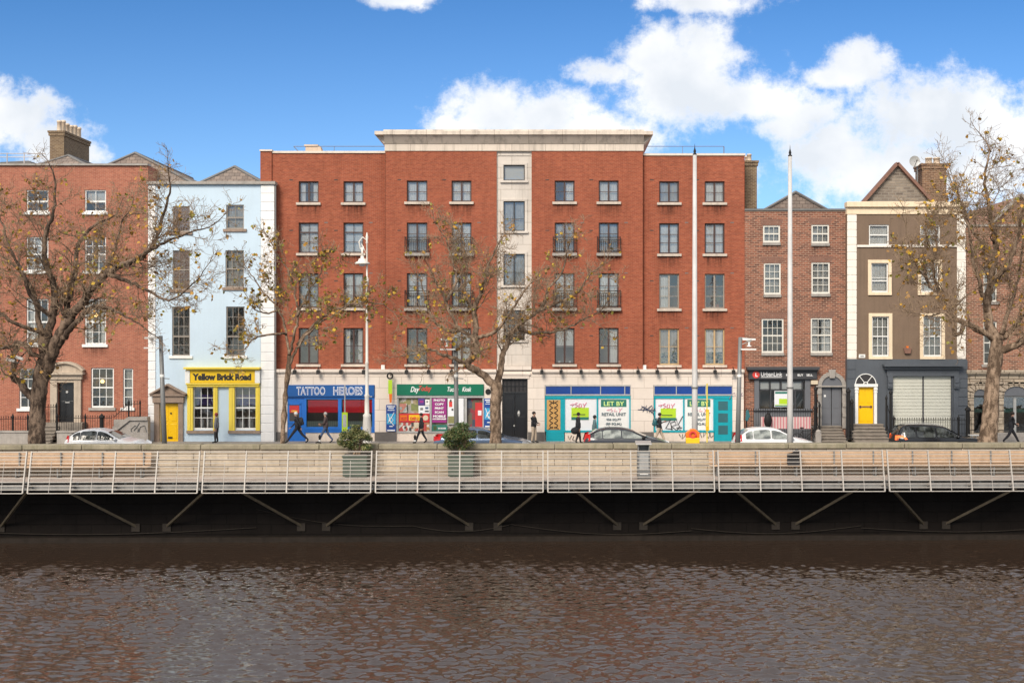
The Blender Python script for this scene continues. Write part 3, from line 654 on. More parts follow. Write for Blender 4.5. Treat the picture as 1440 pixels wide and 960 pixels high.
# apartment windows: (column,row): curtain, frame, kind
spec = {(1, 1): 'sides', (2, 1): 'full', (3, 1): 'full', (4, 1): 'full', (6, 1): 'right', (7, 1): 'full', (8, 1): 'net', (9, 1): 'full',
        (1, 2): 'blind', (2, 2): 'blind', (3, 2): 'net', (4, 2): 'full', (6, 2): 'net', (7, 2): 'net', (8, 2): 'full', (9, 2): 'full',
        (1, 3): 'net', (2, 3): 'full', (3, 3): 'blind', (4, 3): 'sides', (6, 3): 'full', (7, 3): 'full', (8, 3): 'left', (9, 3): None,
        (1, 4): None, (2, 4): 'sides', (3, 4): None, (4, 4): 'full', (6, 4): 'half', (7, 4): 'right', (8, 4): 'net', (9, 4): 'full'}
def apt_window(c, r):
    Yv = YC if c in (3, 4, 6, 7) else YW; rc = rect(c, r); fm = 'frame_brown'; kw = dict(cent=True, splits=[.52])
    if r == 2:
        kw = dict(cent=True, splits=[.35, .65])
        if c in (1, 2): kw = dict(cent=False, splits=[.65], meet=.3)
    if r == 3: kw = dict(cent=True, splits=[.35, .66])
    if r == 4: kw = dict(cent=True, splits=[.5])
    if (c, r) in ((8, 3), (9, 3)): fm = 'frame_grey'
    if r == 4 and c >= 8: fm = 'frame_tan'
    f = window(B, rc, Yv, fm, 2, 2, .075, .03, .11, 'sill_stone', spec[(c, r)], ov=3.2, sh=3.5, sproud=.12, stain=(.95 if r < 4 else .3), **kw)
    if r == 4 and c >= 8:
        m = MB(); m.pbox(rc[0] + 1.5, 495, rc[2] - 1.5, 511.5, Yv, .19, .2); m.build('leaded_panel', PATT, f)
    if r == 4 and c in (3, 6):
        m = MB()
        for q in (3, 11, 18): m.pbox(rc[0] + q + 2, rc[3] - 4.5, rc[0] + q + 5, rc[3] - 1.4, Yv, .2, .26)
        m.build('window_ornament', 'cl_white', f)
    if r == 4 and c in (2, 8) or (c, r) == (9, 3):
        m = MB(); m.lathe((X(rc[0] + 19, Yv), Yv + .3, Z(rc[3] - 1.5, Yv)), [(.09, 0), (.12, .2), (.1, .2)], 10, 0)
        random.seed(c)
        for q in range(40):
            a = Vector((random.gauss(0, .14), random.gauss(0, .05), random.uniform(.2, .75))); p = Vector((X(rc[0] + 19, Yv), Yv + .3, Z(rc[3] - 1.5, Yv))) + a; d_ = Vector((random.uniform(-.1, .1), random.uniform(-.04, .04), random.uniform(.02, .1)))
            m.quad(p - d_, p + Vector((.04, 0, .01)), p + d_, p - Vector((.04, 0, .01)), 1)
        m.build('potted_plant', ['pot_red', 'leaf_bush3'], f)
    return f
PATT = collage_mat('patterned_leaded_print', [(.10, .22, .26), (.35, .45, .45), (.05, .12, .18), (.25, .35, .32), (.5, .52, .48)], 14, 12)
for c in cols:
    for r in rows: apt_window(c, r)
def juliet(c, r):
    Yv = YC; a, t, e, b = rect(c, r); y0 = b - (22 if r == 2 else 24); m = MB(); yb = Yv - .16
    zt, zb = Z(y0, Yv), Z(b - 1, Yv); xa, xb = X(a - 2, Yv), X(e + 2, Yv)
    for z in (zt, zt - .14, zb + .08): m.box(xa, xb, yb - .015, yb + .015, z - .018, z + .018)
    for x in (xa, xb): m.box(x - .02, x + .02, yb, Yv + .01, zt - .018, zt + .018); m.box(x - .02, x + .02, yb, Yv + .01, zb + .06, zb + .1); m.box(x - .022, x + .022, yb - .02, yb + .02, zb, zt + .05)
    n = 11
    for i in range(1, n): x = xa + (xb - xa) * i / n; m.box(x - .011, x + .011, yb - .008, yb + .008, zb + .08, zt - .12)
    m.build('balcony_rail', 'black_metal', B)
    MB().box(xa - .05, xb + .05, Yv - .22, Yv + .0, Z(b + 4, Yv) + .004, Z(b, Yv) + .004).build('balcony_ledge', 'granite', B)
for c in (3, 4, 6, 7):
    for r in (2, 3): juliet(c, r)
# stone ground floor
YG = 65.93
shops = {'tattoo': (404, 541, 527, 624), 'green': (558, 540, 681, 624), 'entry': (706, 532, 742, 624), 'let': (766, 541, 887, 624), 'let2': (919, 541, 1030, 624)}
m = MB(); wall(m, 386.5, 522, 1046, 640, YG, list(shops.values()), depth=.4, reveal=.3, room=.02, sides=False, kr=0)
m.pbox(386.4, 519, 698, 523, YG, -.14, .37); m.pbox(748, 519, 1046.4, 523, YG, -.14, .37); m.pbox(386.4, 523, 698, 524.5, YG, -.08, .1); m.pbox(748, 523, 1046.4, 524.5, YG, -.08, .1)
m.pbox(699, 514, 747, 520, YG, -.05, .3); m.pbox(702, 524.5, 746, 527, YG, -.1, .1); m.pbox(704.5, 527, 744, 532, YG, -.05, .1)
for e in (386.4, 1046): m.quad((X(e, YG), YG, -.8), (X(e, YG), YG, Z(522, YG)), (X(e, YG), YG + .4, Z(522, YG)), (X(e, YG), YG + .4, -.8))
m.build('stone_base', 'ashlar', B)
m = MB()
for a, c in ((386.6, 404), (527, 558), (681, 705.5), (742.5, 766), (887, 919), (1030, 1046.2)): MB().pbox(a, 607.5, c - .4, 640, YG, -.05, .02).build('granite_plinth', 'granite_dark', B)
# --- tattoo shop
y0 = YG + .04
m = MB(); m.pbox(404, 541, 527, 558, y0, -.1, .1, 1); m.pbox(404, 557.6, 430, 624, y0, .02, .1); m.pbox(428, 558, 431, 608, y0, -.03, .1); m.pbox(475.5, 558, 480.5, 608, y0, -.03, .1); m.pbox(523.5, 558, 527, 608, y0, -.03, .1)
m.pbox(430, 600, 527, 608, y0, -.04, .1); m.pbox(430, 602.5, 527, 603.6, y0, -.06, .0); m.pbox(430, 558, 527, 561, y0, -.02, .1)
m.pbox(404.5, 568, 407, 592, y0, -.01, .05); m.pbox(421, 568, 423.5, 592, y0, -.01, .05); m.pbox(404.5, 566, 423.5, 569, y0, -.01, .05); m.pbox(404.5, 592, 423.5, 595, y0, -.01, .05)
sf = m.build('tattoo_shopfront', ['blue_shop', 'blue_dark'], B)
m = MB(); m.pbox(430, 608, 527, 640, y0, 0, .1); m.build('stall_riser', 'stone_plain', sf)
m = MB(); m.pbox(431, 562, 475.4, 600, y0, .1, .24, 0); m.pbox(480.6, 562, 523.6, 600, y0, .1, .24, 0); m.build('shop_interior', 'room_dark', sf)
m = MB(); m.pbox(433, 562.5, 475.4, 580, y0, .07, .09); m.pbox(482, 562.5, 523.5, 580, y0, .07, .09); m.build('red_blind', 'red_blind', sf)
m = MB(); m.pbox(430.5, 592, 475.6, 600, y0, .07, .085); m.pbox(480.4, 592, 523.6, 600, y0, .07, .085); m.build('frosted_band', stripe_mat('frosted_ribbed_glass', (.16, .22, .20), (.28, .32, .29), .11), sf)
m = MB()
for a, c in ((431, 475.5), (480.5, 523.5)): m.quad((X(a, y0), y0 + .05, Z(600, y0)), (X(c, y0), y0 + .05, Z(600, y0)), (X(c, y0), y0 + .05, Z(561, y0)), (X(a, y0), y0 + .05, Z(561, y0)))
m.build('pane', 'glass_shop', sf)
m = MB(); m.pbox(407, 569, 421, 592, y0, .003, .019); m.build('door_glazing', 'room_dark', sf)
m = MB(); m.pbox(407.3, 570, 420.7, 580, y0, -.012, .0); m.build('door_notice', 'red_poster', sf)
m = MB(); m.text('OPEN', X(414, y0), y0 - .014, Z(579, y0), .13, 'CENTER', .003, off=.004); m.build('door_notice_lettering', 'yellow_lt', sf)
T = thing('shop_sign', (X(466, y0), y0 - .1, Z(550, y0)), 'blue fascia board reading TATTOO HEROES in white outlined capitals', 'sign')
MB().pbox(404.6, 541.6, 526.6, 557, y0, -.13, -.102).build('board', 'blue_dark', T)
for st_, px_, w_ in (('TATTOO', 438, 1.6), ('HEROES', 489.5, 1.64)):
    MB().text(st_, X(px_, y0), y0 - .13, Z(554.6, y0), .62, 'CENTER', .006, off=.02, fit=w_).build('lettering', 'white_ink', T)
    MB().text(st_, X(px_, y0), y0 - .142, Z(554.6, y0), .62, 'CENTER', .004, off=-.012, fit=w_ - .07).build('lettering_fill', 'blue_panel', T)
# --- green convenience shop
m = MB(); m.pbox(558, 540, 681, 555.5, y0, 0, .1); m.pbox(558, 555.5, 681, 559, y0, -.06, .1)
for a, c in ((558.4, 560.4), (604.5, 607), (653, 656.5), (678.6, 681)): m.pbox(a, 559, c, 607, y0, -.02, .12)
m.pbox(558, 606, 656, 608.5, y0, -.05, .1)
sf = m.build('kiosk_shopfront', 'galv', B)
m = MB(); m.pbox(558, 608.5, 656, 640, y0, 0, .1); m.build('stall_riser', 'stone_plain', sf)
m = MB(); m.pbox(560.4, 559, 604.5, 606, y0, .1, .2); m.pbox(607, 559, 653, 606, y0, .1, .2); m.build('shop_interior', collage_mat('shop_display_jumble', [(.30, .27, .10), (.42, .38, .34), (.22, .25, .08), (.5, .46, .42), (.16, .19, .12), (.38, .3, .18)], 3.2, 3.4), sf)
m = MB(); m.pbox(656.5, 559, 678.6, 624, y0, .16, .22); m.build('doorway_interior', collage_mat('doorway_clutter', [(.03, .025, .03), (.05, .03, .03), (.25, .03, .04), (.04, .06, .1), (.12, .1, .06)], 2.6, 1.6), sf)
m = MB(); m.pbox(668, 566, 678.4, 606, y0, .1, .14); m.build('door', 'red_poster', sf)
m = MB(); m.pbox(672, 577, 677, 584, y0, .08, .1); m.build('door_notice', 'board_white', sf)
def poster(l, t, r, b, yy, mat, label, prints=(), texts=(), frame=None, cat='poster', group=None):
    T = thing('poster', (X((l + r) / 2, yy), yy, Z(b, yy)), label, cat, group)
    MB().pbox(l, t, r, b, yy, 0, .02).build('sheet', mat, T)
    for i, (a, q, c, u, mm) in enumerate(prints): MB().pbox(a, q, c, u, yy, -.004 - .003 * i, .004).build('print', mm, T)
    for (st, px, py, size, mm, fit) in texts:
        MB().text(st, X(px, yy), yy - .03, Z(py, yy), size, 'CENTER', .003, off=.006, fit=fit).build('lettering', mm, T)
    return T
yp = y0 - .03
T = poster(561, 581, 604, 593.5, yp, 'red_poster', 'wide red shop poster with a round cream disc and two yellow blocks', [(562.5, 583.5, 572, 591, 'orange'), (575, 583.2, 590, 591, 'lifeb_yellow')], [('HOT', 567.3, 589.6, .2, 'red_ink', .3), ('DELI', 582.5, 589.6, .2, 'red_ink', .46)])
MB().disc((X(598.5, yp), yp - .012, Z(587.3, yp)), .15, yp + .01, 20).build('print', 'cl_cream', T)
poster(561, 594.2, 604, 606, yp, collage_mat('food_photo_print', [(.5, .06, .05), (.6, .55, .5), (.06, .05, .05), (.45, .2, .08), (.7, .68, .62), (.35, .04, .04)], 7, 6), 'low poster strip of red white and black food photos under the shop window')
poster(588, 560, 597, 569.5, yp, 'purple_dk', 'small square violet notice at the top of the kiosk window', [(590, 563, 595.5, 566, 'purple')])
poster(598, 561.5, 604, 569.5, yp, 'white', 'little white notice beside the violet one in the kiosk window', [(599.5, 563.5, 602, 566, 'galv_dk')])
poster(588.5, 570.2, 604, 581, yp, 'board_white', 'white notice with small black pictograms above the red shop poster', [(591, 573, 595, 576.5, 'galv_dk'), (598, 572, 602.5, 575, 'cl_jeans'), (597.5, 577, 603, 579, 'black_ink')])
poster(562, 567, 572, 580, yp, collage_mat('pale_flyer_print', [(.6, .55, .5), (.5, .2, .15), (.35, .4, .38), (.7, .66, .6)], 5, 5), 'pale flyer with pink print at the left of the kiosk window')
poster(607.6, 559.8, 628, 594, yp, 'purple', 'tall purple poster listing PHOTO COPY PRINT SCAN MOBILE in white', [], [(w, 617.8, 564 + 5.6 * i, .17, 'white_ink', [.62, .5, .5, .5, .7][i]) for i, w in enumerate(('PHOTO', 'COPY', 'PRINT', 'SCAN', 'MOBILE'))] + [('ACCESSORIES', 617.8, 589.6, .1, 'white_ink', .78)])
poster(629.5, 559.8, 652, 596, yp, 'board_white', 'white shop poster with a figure in red beside the tall purple poster', [(631.5, 564, 636, 572, 'red_ink'), (632.5, 561.5, 635, 565, 'cl_brown'), (635, 574.5, 637.5, 577, 'black_ink'), (630, 585, 642, 595, 'leaf_bush3'), (640, 563, 643, 576, 'galv_dk')])
poster(607.6, 597, 629, 605.8, yp, 'green_dk', 'dark green strip poster below the purple copy shop poster', [(609.5, 598.5, 614, 604.5, 'leaf_bush2')], [('24 HOUR', 621.5, 603, .12, 'white_ink', .46)])
T = thing('shop_sign', (X(619, y0), y0 - .02, Z(548, y0)), 'dark green fascia board with slanted script DayToday in white and red', 'sign')
MB().pbox(558.4, 540.2, 680, 555.4, y0, -.12, -.005).build('board', 'green_sign', T)
def script(st, px, py, size, fit, mat): MB().text(st, X(px, y0), y0 - .125, Z(py, y0), size, 'CENTER', .005, off=.006, shear=.35, fit=fit).build('lettering', mat, T)
script('Day', 583, 550.6, .42, .5, 'white_ink'); script('Today', 597, 549.2, .42, .72, 'red_ink'); script('Tuckie', 636.5, 550, .36, .62, 'white_ink'); script('Kiosk', 656, 550, .36, .52, 'white_ink')
def blue_poster(l, t, r, b, label, yy):
    T = poster(l, t, r, b, yy, 'blue_poster', label, [(l + .8, t + (b - t) * .33, r - .8, t + (b - t) * .72, 'cyan_print'), (l + 1.5, t + 1.5, r - 1.5, t + 3, 'white_ink'), (l + 3, t + 4.2, r - 3, t + 5.4, 'white_ink'), (l + 2, t + 7.2, r - 2, t + 8, 'white_ink'), (l + 1.6, b - 2.6, r - 1.6, b - .8, 'white_ink'), (l + 4.5, b - 8, r - 4.5, b - 6.8, 'white_ink')], group='tall blue posters on the stone piers')
    m = MB(); c = (l + r) / 2; h = b - t
    for s in ([(c - 4.5, t + h * .32), (c - 1, t + h * .6), (c + 4, t + h * .78)], [(c + 4.5, t + h * .28), (c, t + h * .5), (c - 4, t + h * .66)], [(c - 3, t + h * .58), (c, t + h * .45), (c + 3, t + h * .58), (c, t + h * .68), (c - 3, t + h * .58)]):
        m.tube([(X(a, yy), yy - .03, Z(q, yy)) for a, q in s], .02, 4)
    m.build('print', 'white_ink', T)
blue_poster(543, 569, 557, 606.5, 'tall blue poster on the stone pier between the tattoo shop and the green kiosk', YG - .075)
blue_poster(680.5, 560, 694, 601, 'tall blue poster half behind the middle plane tree trunk', YG - .03)
T = thing('small_plaque', (X(686.5, YG), YG - .02, Z(551, YG)), 'small black oval plaque above the blue poster beside the middle tree', 'plaque'); MB().disc((X(686.5, YG), YG - .04, Z(550.5, YG)), .16, YG).build('plate', 'black_metal', T)
# --- black apartment entrance
m = MB(); m.pbox(706.5, 532, 741.5, 534, YG, .1, .2); m.pbox(706.5, 551, 741.5, 554, YG, .1, .2)
for i in range(7): x = 707 + i * 5.65; m.pbox(x - .5, 534, x + .5, 551, YG, .11, .19)
m.pbox(706.5, 542, 741.5, 543, YG, .115, .18); m.pbox(707.5, 554, 723.7, 622.5, YG, .12, .18); m.pbox(724.3, 554, 740.5, 622.5, YG, .12, .18); m.pbox(706.5, 554, 708.5, 622, YG, .09, .2); m.pbox(739.5, 554, 741.5, 622, YG, .09, .2)
for a in (710, 727): m.pbox(a, 560, a + 11, 580, YG, .1, .13); m.pbox(a, 586, a + 11, 616, YG, .1, .13)
dr = m.build('entrance_door', 'black_door', B, bevel=.005)
m = MB(); m.pbox(706.5, 534, 741.5, 551, YG, .16, .17); m.build('transom_pane', 'cl_dark', dr)
m = MB(); m.disc((X(723, YG), YG + .06, Z(598.5, YG)), .05, YG + .12); m.lathe((X(729.5, YG), YG + .09, Z(586, YG)), [(.02, 0), (.07, .1), (.09, .2), (.05, .32), (.01, .36)], 8); m.build('door_handle', 'galv', dr)
# --- two vacant units
def vacant(l, r, door_left, labelside):
    m = MB(); m.pbox(l, 541, r, 543, y0, -.06, .1); m.pbox(l, 554, r, 556, y0, -.06, .1)
    n = [l, l + 36.5, l + 78, l + 112, r] if door_left else [l, l + 31.5, l + 73, l + 92 - 17, r]
    for x in n: m.pbox(x - (1 if x in (l, r) else .6) + (1 if x == l else 0), 543, x + (1 if x == l else .6 if x != r else 0), 554, y0, -.05, .1)
    sf = m.build('vacant_shopfront', 'galv', B)
    MB().pbox(l + .5, 543, r - .5, 554, y0, -.02, .08).build('blue_transom', 'blue_panel', sf)
    m = MB(); m.pbox(l, 556, r, 560, y0, -.03, .1)
    for x in ([l, l + 26, l + 72.5, r - 2] if door_left else [l, l + 41, r - 27, r - 2]): m.pbox(x, 559.5, x + 2, 606.5, y0, -.03, .1)
    m.pbox(l + 26 if door_left else l, 605, r if door_left else r - 26, 607.5, y0, -.04, .1)
    if door_left: m.pbox(l + 1.5, 560, l + 27, 640, y0, .0, .1); [m.pbox(l + 3, 608 + 4 * i, l + 25, 609.2 + 4 * i, y0, -.012, .01) for i in range(4)]
    else: m.pbox(r - 25.5, 560, r - 1, 640, y0, .0, .1)
    m.build('teal_frame', 'teal', sf)
    if not door_left:
        m = MB()
        for t in (564, 581, 598):
            for i in range(6): m.pbox(r - 20, t + 2.2 * i, r - 6.5, t + 1.3 + 2.2 * i, y0, -.015, .01)
            m.pbox(r - 20, t, r - 6.5, t + 12.5, y0, -.006, .01)
        m.build('vent_panel', 'teal_dk', sf)
    m = MB(); a, c = (l + 28, r) if door_left else (l, r - 26.5); m.pbox(a, 607.5, c, 640, y0, 0, .1); m.build('stall_riser', 'stone_plain', sf)
    ws = [(l + 28, l + 72.5), (l + 74.5, r - 2)] if door_left else [(l + 2, l + 41), (l + 43, r - 27)]
    for i, (a, c) in enumerate(ws): MB().pbox(a, 559.5, c, 605, y0, .03, .06).build('window_board', 'board_white', sf)
    return ws
wsA = vacant(766.5, 887, True, 0); wsB = vacant(919.5, 1030, False, 0)
yv = y0 + .012
def letby(a, c, which):
    mid = (a + c) / 2
    T = poster(a + 2.4, 560.5, c - 2, 604.5, yv, 'white', 'white LET BY notice in the vacant unit %s' % which, [(a + 4, 561.5, c - 4, 572, 'green_dk')],
        [('LET BY', mid, 570.2, .34, 'light_green_ink', (c - a) * .026), ('RETAIL UNIT', mid, 584.2, .24, 'grey_ink', (c - a) * .031), ('956 SQ.FT', mid, 591, .17, 'grey_ink', (c - a) * .019), ('(89 SQ.M.)', mid, 597, .17, 'grey_ink', (c - a) * .02)])
    m = MB()
    for s in ([(mid - 10, 577), (mid - 6, 575), (mid - 7, 578)], [(mid - 2, 573.5), (mid - 5, 575.5), (mid - 1, 577), (mid - 4, 579)], [(mid + 2, 574), (mid + 1, 578.5), (mid + 5, 578)], [(mid + 7, 573.5), (mid + 9, 576.5), (mid + 12, 573.5)], [(mid + 9, 576.5), (mid + 8, 580)]):
        m.tube([(X(p, yv), yv - .02, Z(q, yv)) for p, q in s], .014, 4)
    m.build('graffiti', 'pink_ink', T)
letby(*wsA[1], 'left of the grey stone pier'); letby(*wsB[1], 'behind the tall grey mast')
def agent(l, r, t, which):
    T = poster(l, t, r, t + 17, yv, 'lime', 'lime green agent notice on the white window board %s' % which, [(l, t + 13.2, r, t + 17, 'green_dk'), (l + 2, t + 9, r - 5, t + 10.4, 'leaf_bush2')], [])
    m = MB(); c = (l + r) / 2
    for s in ([(c - 14, t - 4), (c - 9, t - 5), (c - 11, t - 2)], [(c - 4, t - 7), (c - 8, t - 5), (c - 3, t - 3), (c - 7, t)], [(c - 1, t - 6), (c - 2, t), (c + 2, t - 1), (c + 1, t - 6)], [(c + 4, t - 6), (c + 6, t - 3), (c + 9, t - 7)], [(c + 6, t - 3), (c + 5, t + 1)]): m.tube([(X(p, yv), yv - .01, Z(q, yv)) for p, q in s], .02, 4)
    m.build('graffiti', 'pink_ink', T)
agent(803.5, 828, 573, 'behind the man with a holdall'); agent(929, 950.5, 574, 'beside the man with the dark backpack')
T = poster(769, 562, 788, 604, y0 - .02, 'osb', 'raw plywood panel with looped black drawing on the teal door')
m = MB()
for q in range(5):
    t = 566 + q * 7.2
    for s in (-1, 1):
        m.tube([(X(778.5 + s * (1.0 + 4.5 * math.sin(math.pi * i / 8)), yp), y0 - .025, Z(t + 7 * i / 8, yp)) for i in range(9)], .026, 4)
for s in (-1, 1): m.tube([(X(778.5 + s * 6, yp), y0 - .025, Z(563.5, yp)), (X(778.5 + s, yp), y0 - .025, Z(566.5, yp))], .026, 4); m.tube([(X(778.5 + s * 7, yp), y0 - .025, Z(603, yp)), (X(778.5 + s, yp), y0 - .025, Z(600, yp))], .026, 4)
m.tube([(X(778.5, yp), y0 - .025, Z(562.6, yp)), (X(778.5, yp), y0 - .025, Z(568, yp))], .026, 4)
m.build('drawing', 'black_ink', T)
graffiti(B, 'graffiti', 'black_ink', [[(934, 593), (943, 590), (936, 602), (946, 603)], [(945, 605), (943, 594), (949, 592), (951, 597), (944, 599), (953, 606)], [(951, 588), (953, 598), (960, 585)], [(952, 605), (956, 598), (958, 605), (951, 601), (959, 601)]], y0 - .01, .022)
graffiti(B, 'graffiti', 'cl_navy', [[(901, 575), (906, 571), (904, 579), (909, 570), (910, 580), (914, 571), (913, 580), (918, 572), (916, 581), (921, 574)], [(897, 576), (922, 577)], [(905, 573), (918, 580), (920, 586)], [(902, 571), (910, 575), (917, 570)]], YG - .01, .026)
graffiti(B, 'graffiti', 'granite_dark', [[(987, 615), (984, 608), (990, 606), (989, 614), (993, 608), (996, 616), (999, 609), (996, 606), (1000, 615), (1003, 612)], [(955, 610), (957, 614)], [(960, 610), (959, 617), (963, 613), (964, 609)], [(799, 613), (801, 618), (804, 612)], [(807, 613), (805, 618), (808, 619)]], y0 - .015, .022)
graffiti(B, 'graffiti', 'dirt_ink', [[(1026, 561), (1028, 555), (1033, 552), (1034, 557), (1030, 557)], [(1037, 552), (1036, 557), (1040, 557), (1044, 552), (1042, 557), (1045, 556)]], YG - .01, .018)
# floodlights above the shops, hanging banner, alarm boxes
def floodlight(px, py, Yf=YG - .14):
    x, z = X(px, Yf), Z(py, Yf); m = MB(); m.prismx([(Yf - .26, z - .14), (Yf - .22, z + .07), (Yf - .08, z + .10), (Yf - .08, z - .05)], x - .09, x + .09); m.bar((x, Yf - .2, z + .12), (x, Yf + .1, z + .26), .04, .04)
    m.build('floodlight', 'black_metal', B)
for px in (415, 448, 480, 512, 572, 603, 635, 762, 789, 817, 844, 870, 897, 924, 951, 978, 1005, 1031): floodlight(px, 522.5)
for px in (539, 906): MB().pbox(px - 2.5, 513, px + 2.5, 519, YW - .05 if px < 600 or px > 904 else YC, -.15, .02).build('alarm_box', 'white', B)
MB().pbox(936, 513, 938, 515, YW, -.05, .02).build('alarm_lamp', 'white', B)
T = thing('hanging_banner', (X(548.5, YG), YG - .35, Z(566, YG)), 'narrow yellow green and orange banner hanging from a black ring bracket', 'banner')
yy = YG - .35; m = MB(); m.arch((X(548.5, yy), Z(528.5, yy)), .11, .19, yy - .03, yy + .03, 18, 0, 360); m.bar((X(548.5, yy), yy, Z(527, yy)), (X(548.5, yy), YG + .02, Z(527, yy)), .04, .04); m.build('bracket', 'black_metal', T)
MB().pbox(546, 534, 551.5, 553.5, yy, -.012, .012).build('cloth', 'lime', T); MB().pprism([(547, 553.6), (551.5, 553.6), (550.6, 566), (548, 566)], yy, -.01, .01).build('pennant', 'orange', T)
# roof bits
m = MB(); x = X(440, 71); m.box(x - .45, x + .45, 71, 71.6, 15, Z(206, 71)); m.box(x - .52, x + .3, 70.95, 71.65, Z(206, 71), Z(203.5, 71)); m.prism([(x + .45, 15), (x + .45, Z(206, 71)), (x + 1.1, 15)], 71, 71.6); m.build('rooftop_chimney', 'pot', B)
m = MB(); z1 = Z(206, 69); m.tube([(X(413, 69), 69, z1), (X(541, 69), 69, z1)], .02, 5); m.tube([(X(413, 69), 69, z1), (X(421, 69), 69, z1 - .35)], .02, 5); m.tube([(X(907, 69), 69, z1), (X(1018, 69), 69, z1)], .02, 5); m.tube([(X(1018, 69), 69, z1), (X(1018, 69), 69, z1 - .6)], .03, 5); m.tube([(X(470, 69), 69, z1), (X(470, 69), 69, z1 - .6)], .015, 5); m.tube([(X(960, 69), 69, z1), (X(960, 69), 69, z1 - .6)], .015, 5)
m.build('roof_handrail', 'galv_dk', B)
# ------------------------------------------------------------------ narrow brown brick house with estate agent
Y = 66.3
B = thing('brown_brick_house', (X(1119, Y), Y, 0), 'narrow three bay brown brick house with a charcoal estate agent shopfront', 'house')
wn = [((1073, 317, 1097, 341), 'net', 3, 2, .5), ((1141, 316, 1166, 342), 'net', 3, 2, .5), ((1074, 370, 1098, 414), 'net', 3, 4, .5), ((1141, 369, 1167, 413), 'net', 3, 4, .5), ((1071, 448, 1102, 496), None, 4, 4, .5), ((1140, 447, 1170, 496), 'shut', 3, 4, .5)]
shopw = (1067, 535, 1132, 575); dh = (1155, 543, 1184, 602)
m = MB(); wall(m, 1047.2, 296, 1191, 640, Y, [w[0] for w in wn] + [shopw, dh], depth=11, reveal=.12)
m.build('wall', ['brick_brown', 'room'], B)
MB().pbox(1047, 293.5, 1191.4, 296.5, Y, -.06, .4).build('parapet_coping', 'lead', B)
for r_, c_, cc, rr_, me in wn: window(B, r_, Y, 'white_old', cc, rr_, .085, .026, .03, 'granite', c_, meet=me, glass='glass_old', ov=.5, sh=4, stain=.5)
for r_, *_ in wn:    # flat brick arches over the windows
    m = MB()
    for i in range(14):
        a = r_[0] - 2 + (r_[2] - r_[0] + 4) * i / 14; c = r_[0] - 2 + (r_[2] - r_[0] + 4) * (i + .8) / 14; mid = (r_[0] + r_[2]) / 2
        m.pprism([(a, r_[1]), (a + (a - mid) * .18, r_[1] - 9), (c + (c - mid) * .18, r_[1] - 9), (c, r_[1])], Y, -.006, .004)
    m.build('brick_arch', 'ridge', B)
m = MB(); m.pbox(1049, 515.5, 1150, 519.5, Y, -.5, .02); m.pbox(1052, 519.5, 1148, 533, Y, -.22, .02); m.pbox(1050, 519.4, 1149, 521, Y, -.35, .0)
m.pbox(1067.5, 533, 1131.5, 535.5, Y, -.1, .1)
for x in (1068, 1082.5, 1098, 1113, 1128.5): m.pbox(x - .9, 535, x + .9, 548.5, Y, -.02, .09)
m.pbox(1067, 547.5, 1132, 549, Y, -.02, .09)
for x in (1068, 1083.5, 1098, 1118, 1131): m.pbox(x - .9, 549, x + .9, 575, Y, -.02, .09)
sf = m.build('agent_shopfront', 'charcoal', B)
MB().pbox(1060.5, 533, 1067, 575, Y, -.1, .02).build('pilaster', 'slate_grey_lt', sf); MB().pbox(1131.5, 533, 1139, 575, Y, -.1, .02).build('pilaster', 'slate_grey_lt', sf)
m = MB(); m.pbox(1059, 574.5, 1141, 576.5, Y, -.22, .02); m.pbox(1060, 576.5, 1140, 640, Y, -.06, .02); m.build('stall_riser', 'slate_grey_lt', sf)
m = MB(); m.quad((X(1068, Y), Y + .05, Z(575, Y)), (X(1131, Y), Y + .05, Z(575, Y)), (X(1131, Y), Y + .05, Z(535, Y)), (X(1068, Y), Y + .05, Z(535, Y))); m.build('pane', 'glass_shop', sf)
m = MB(); [m.pbox(a, 537, a + 12, 547, Y, .1, .12) for a in (1069.5, 1084.5, 1100, 1115.5)]; m.build('transom_blind', 'blind', sf)
m = MB(); m.bar((X(1083, Y), Y + .6, Z(573, Y)), (X(1096, Y), Y + .6, Z(556, Y)), .12, .05); m.bar((X(1116, Y), Y + .6, Z(573, Y)), (X(1128, Y), Y + .6, Z(553, Y)), .12, .05); m.bar((X(1122, Y), Y + .5, Z(574, Y)), (X(1131, Y), Y + .5, Z(562, Y)), .1, .05); m.build('shop_interior', 'galv_dk', sf)
poster(1089, 549.5, 1110, 572, Y - .03, 'board_white', 'white and lime notice in the estate agent window', [(1090, 550.5, 1109, 553.4, 'green_dk'), (1095.5, 560.5, 1107, 568, 'lime'), (1090, 568.8, 1108, 569.6, 'lime'), (1090, 570, 1109, 571.2, 'green_dk')])
T = thing('shop_sign', (X(1100, Y), Y - .22, Z(526, Y)), 'charcoal fascia board reading UrbanLink RENT BUY SELL with a red disc', 'sign')
MB().pbox(1054, 521, 1146, 532.5, Y, -.26, -.222).build('board', 'charcoal', T)
MB().disc((X(1062, Y), Y - .275, Z(526.5, Y)), .2, Y - .262, 20).build('emblem', 'red_ink', T)
m = MB(); m.text('L', X(1062.5, Y), Y - .285, Z(529, Y), .3, 'CENTER', .005, off=.008); m.text('UrbanLink', X(1083.5, Y), Y - .265, Z(528.6, Y), .34, 'CENTER', .005, off=.004, fit=1.2)
for st, px in (('RENT', 1108.5), ('BUY', 1124), ('SELL', 1137)): m.text(st, X(px, Y), Y - .265, Z(528.4, Y), .17, 'CENTER', .005, off=.004, fit=.36 if st != 'BUY' else .32)
m.pbox(1069, 529.8, 1098, 530.5, Y, -.268, -.26); m.build('lettering', 'white_ink', T)
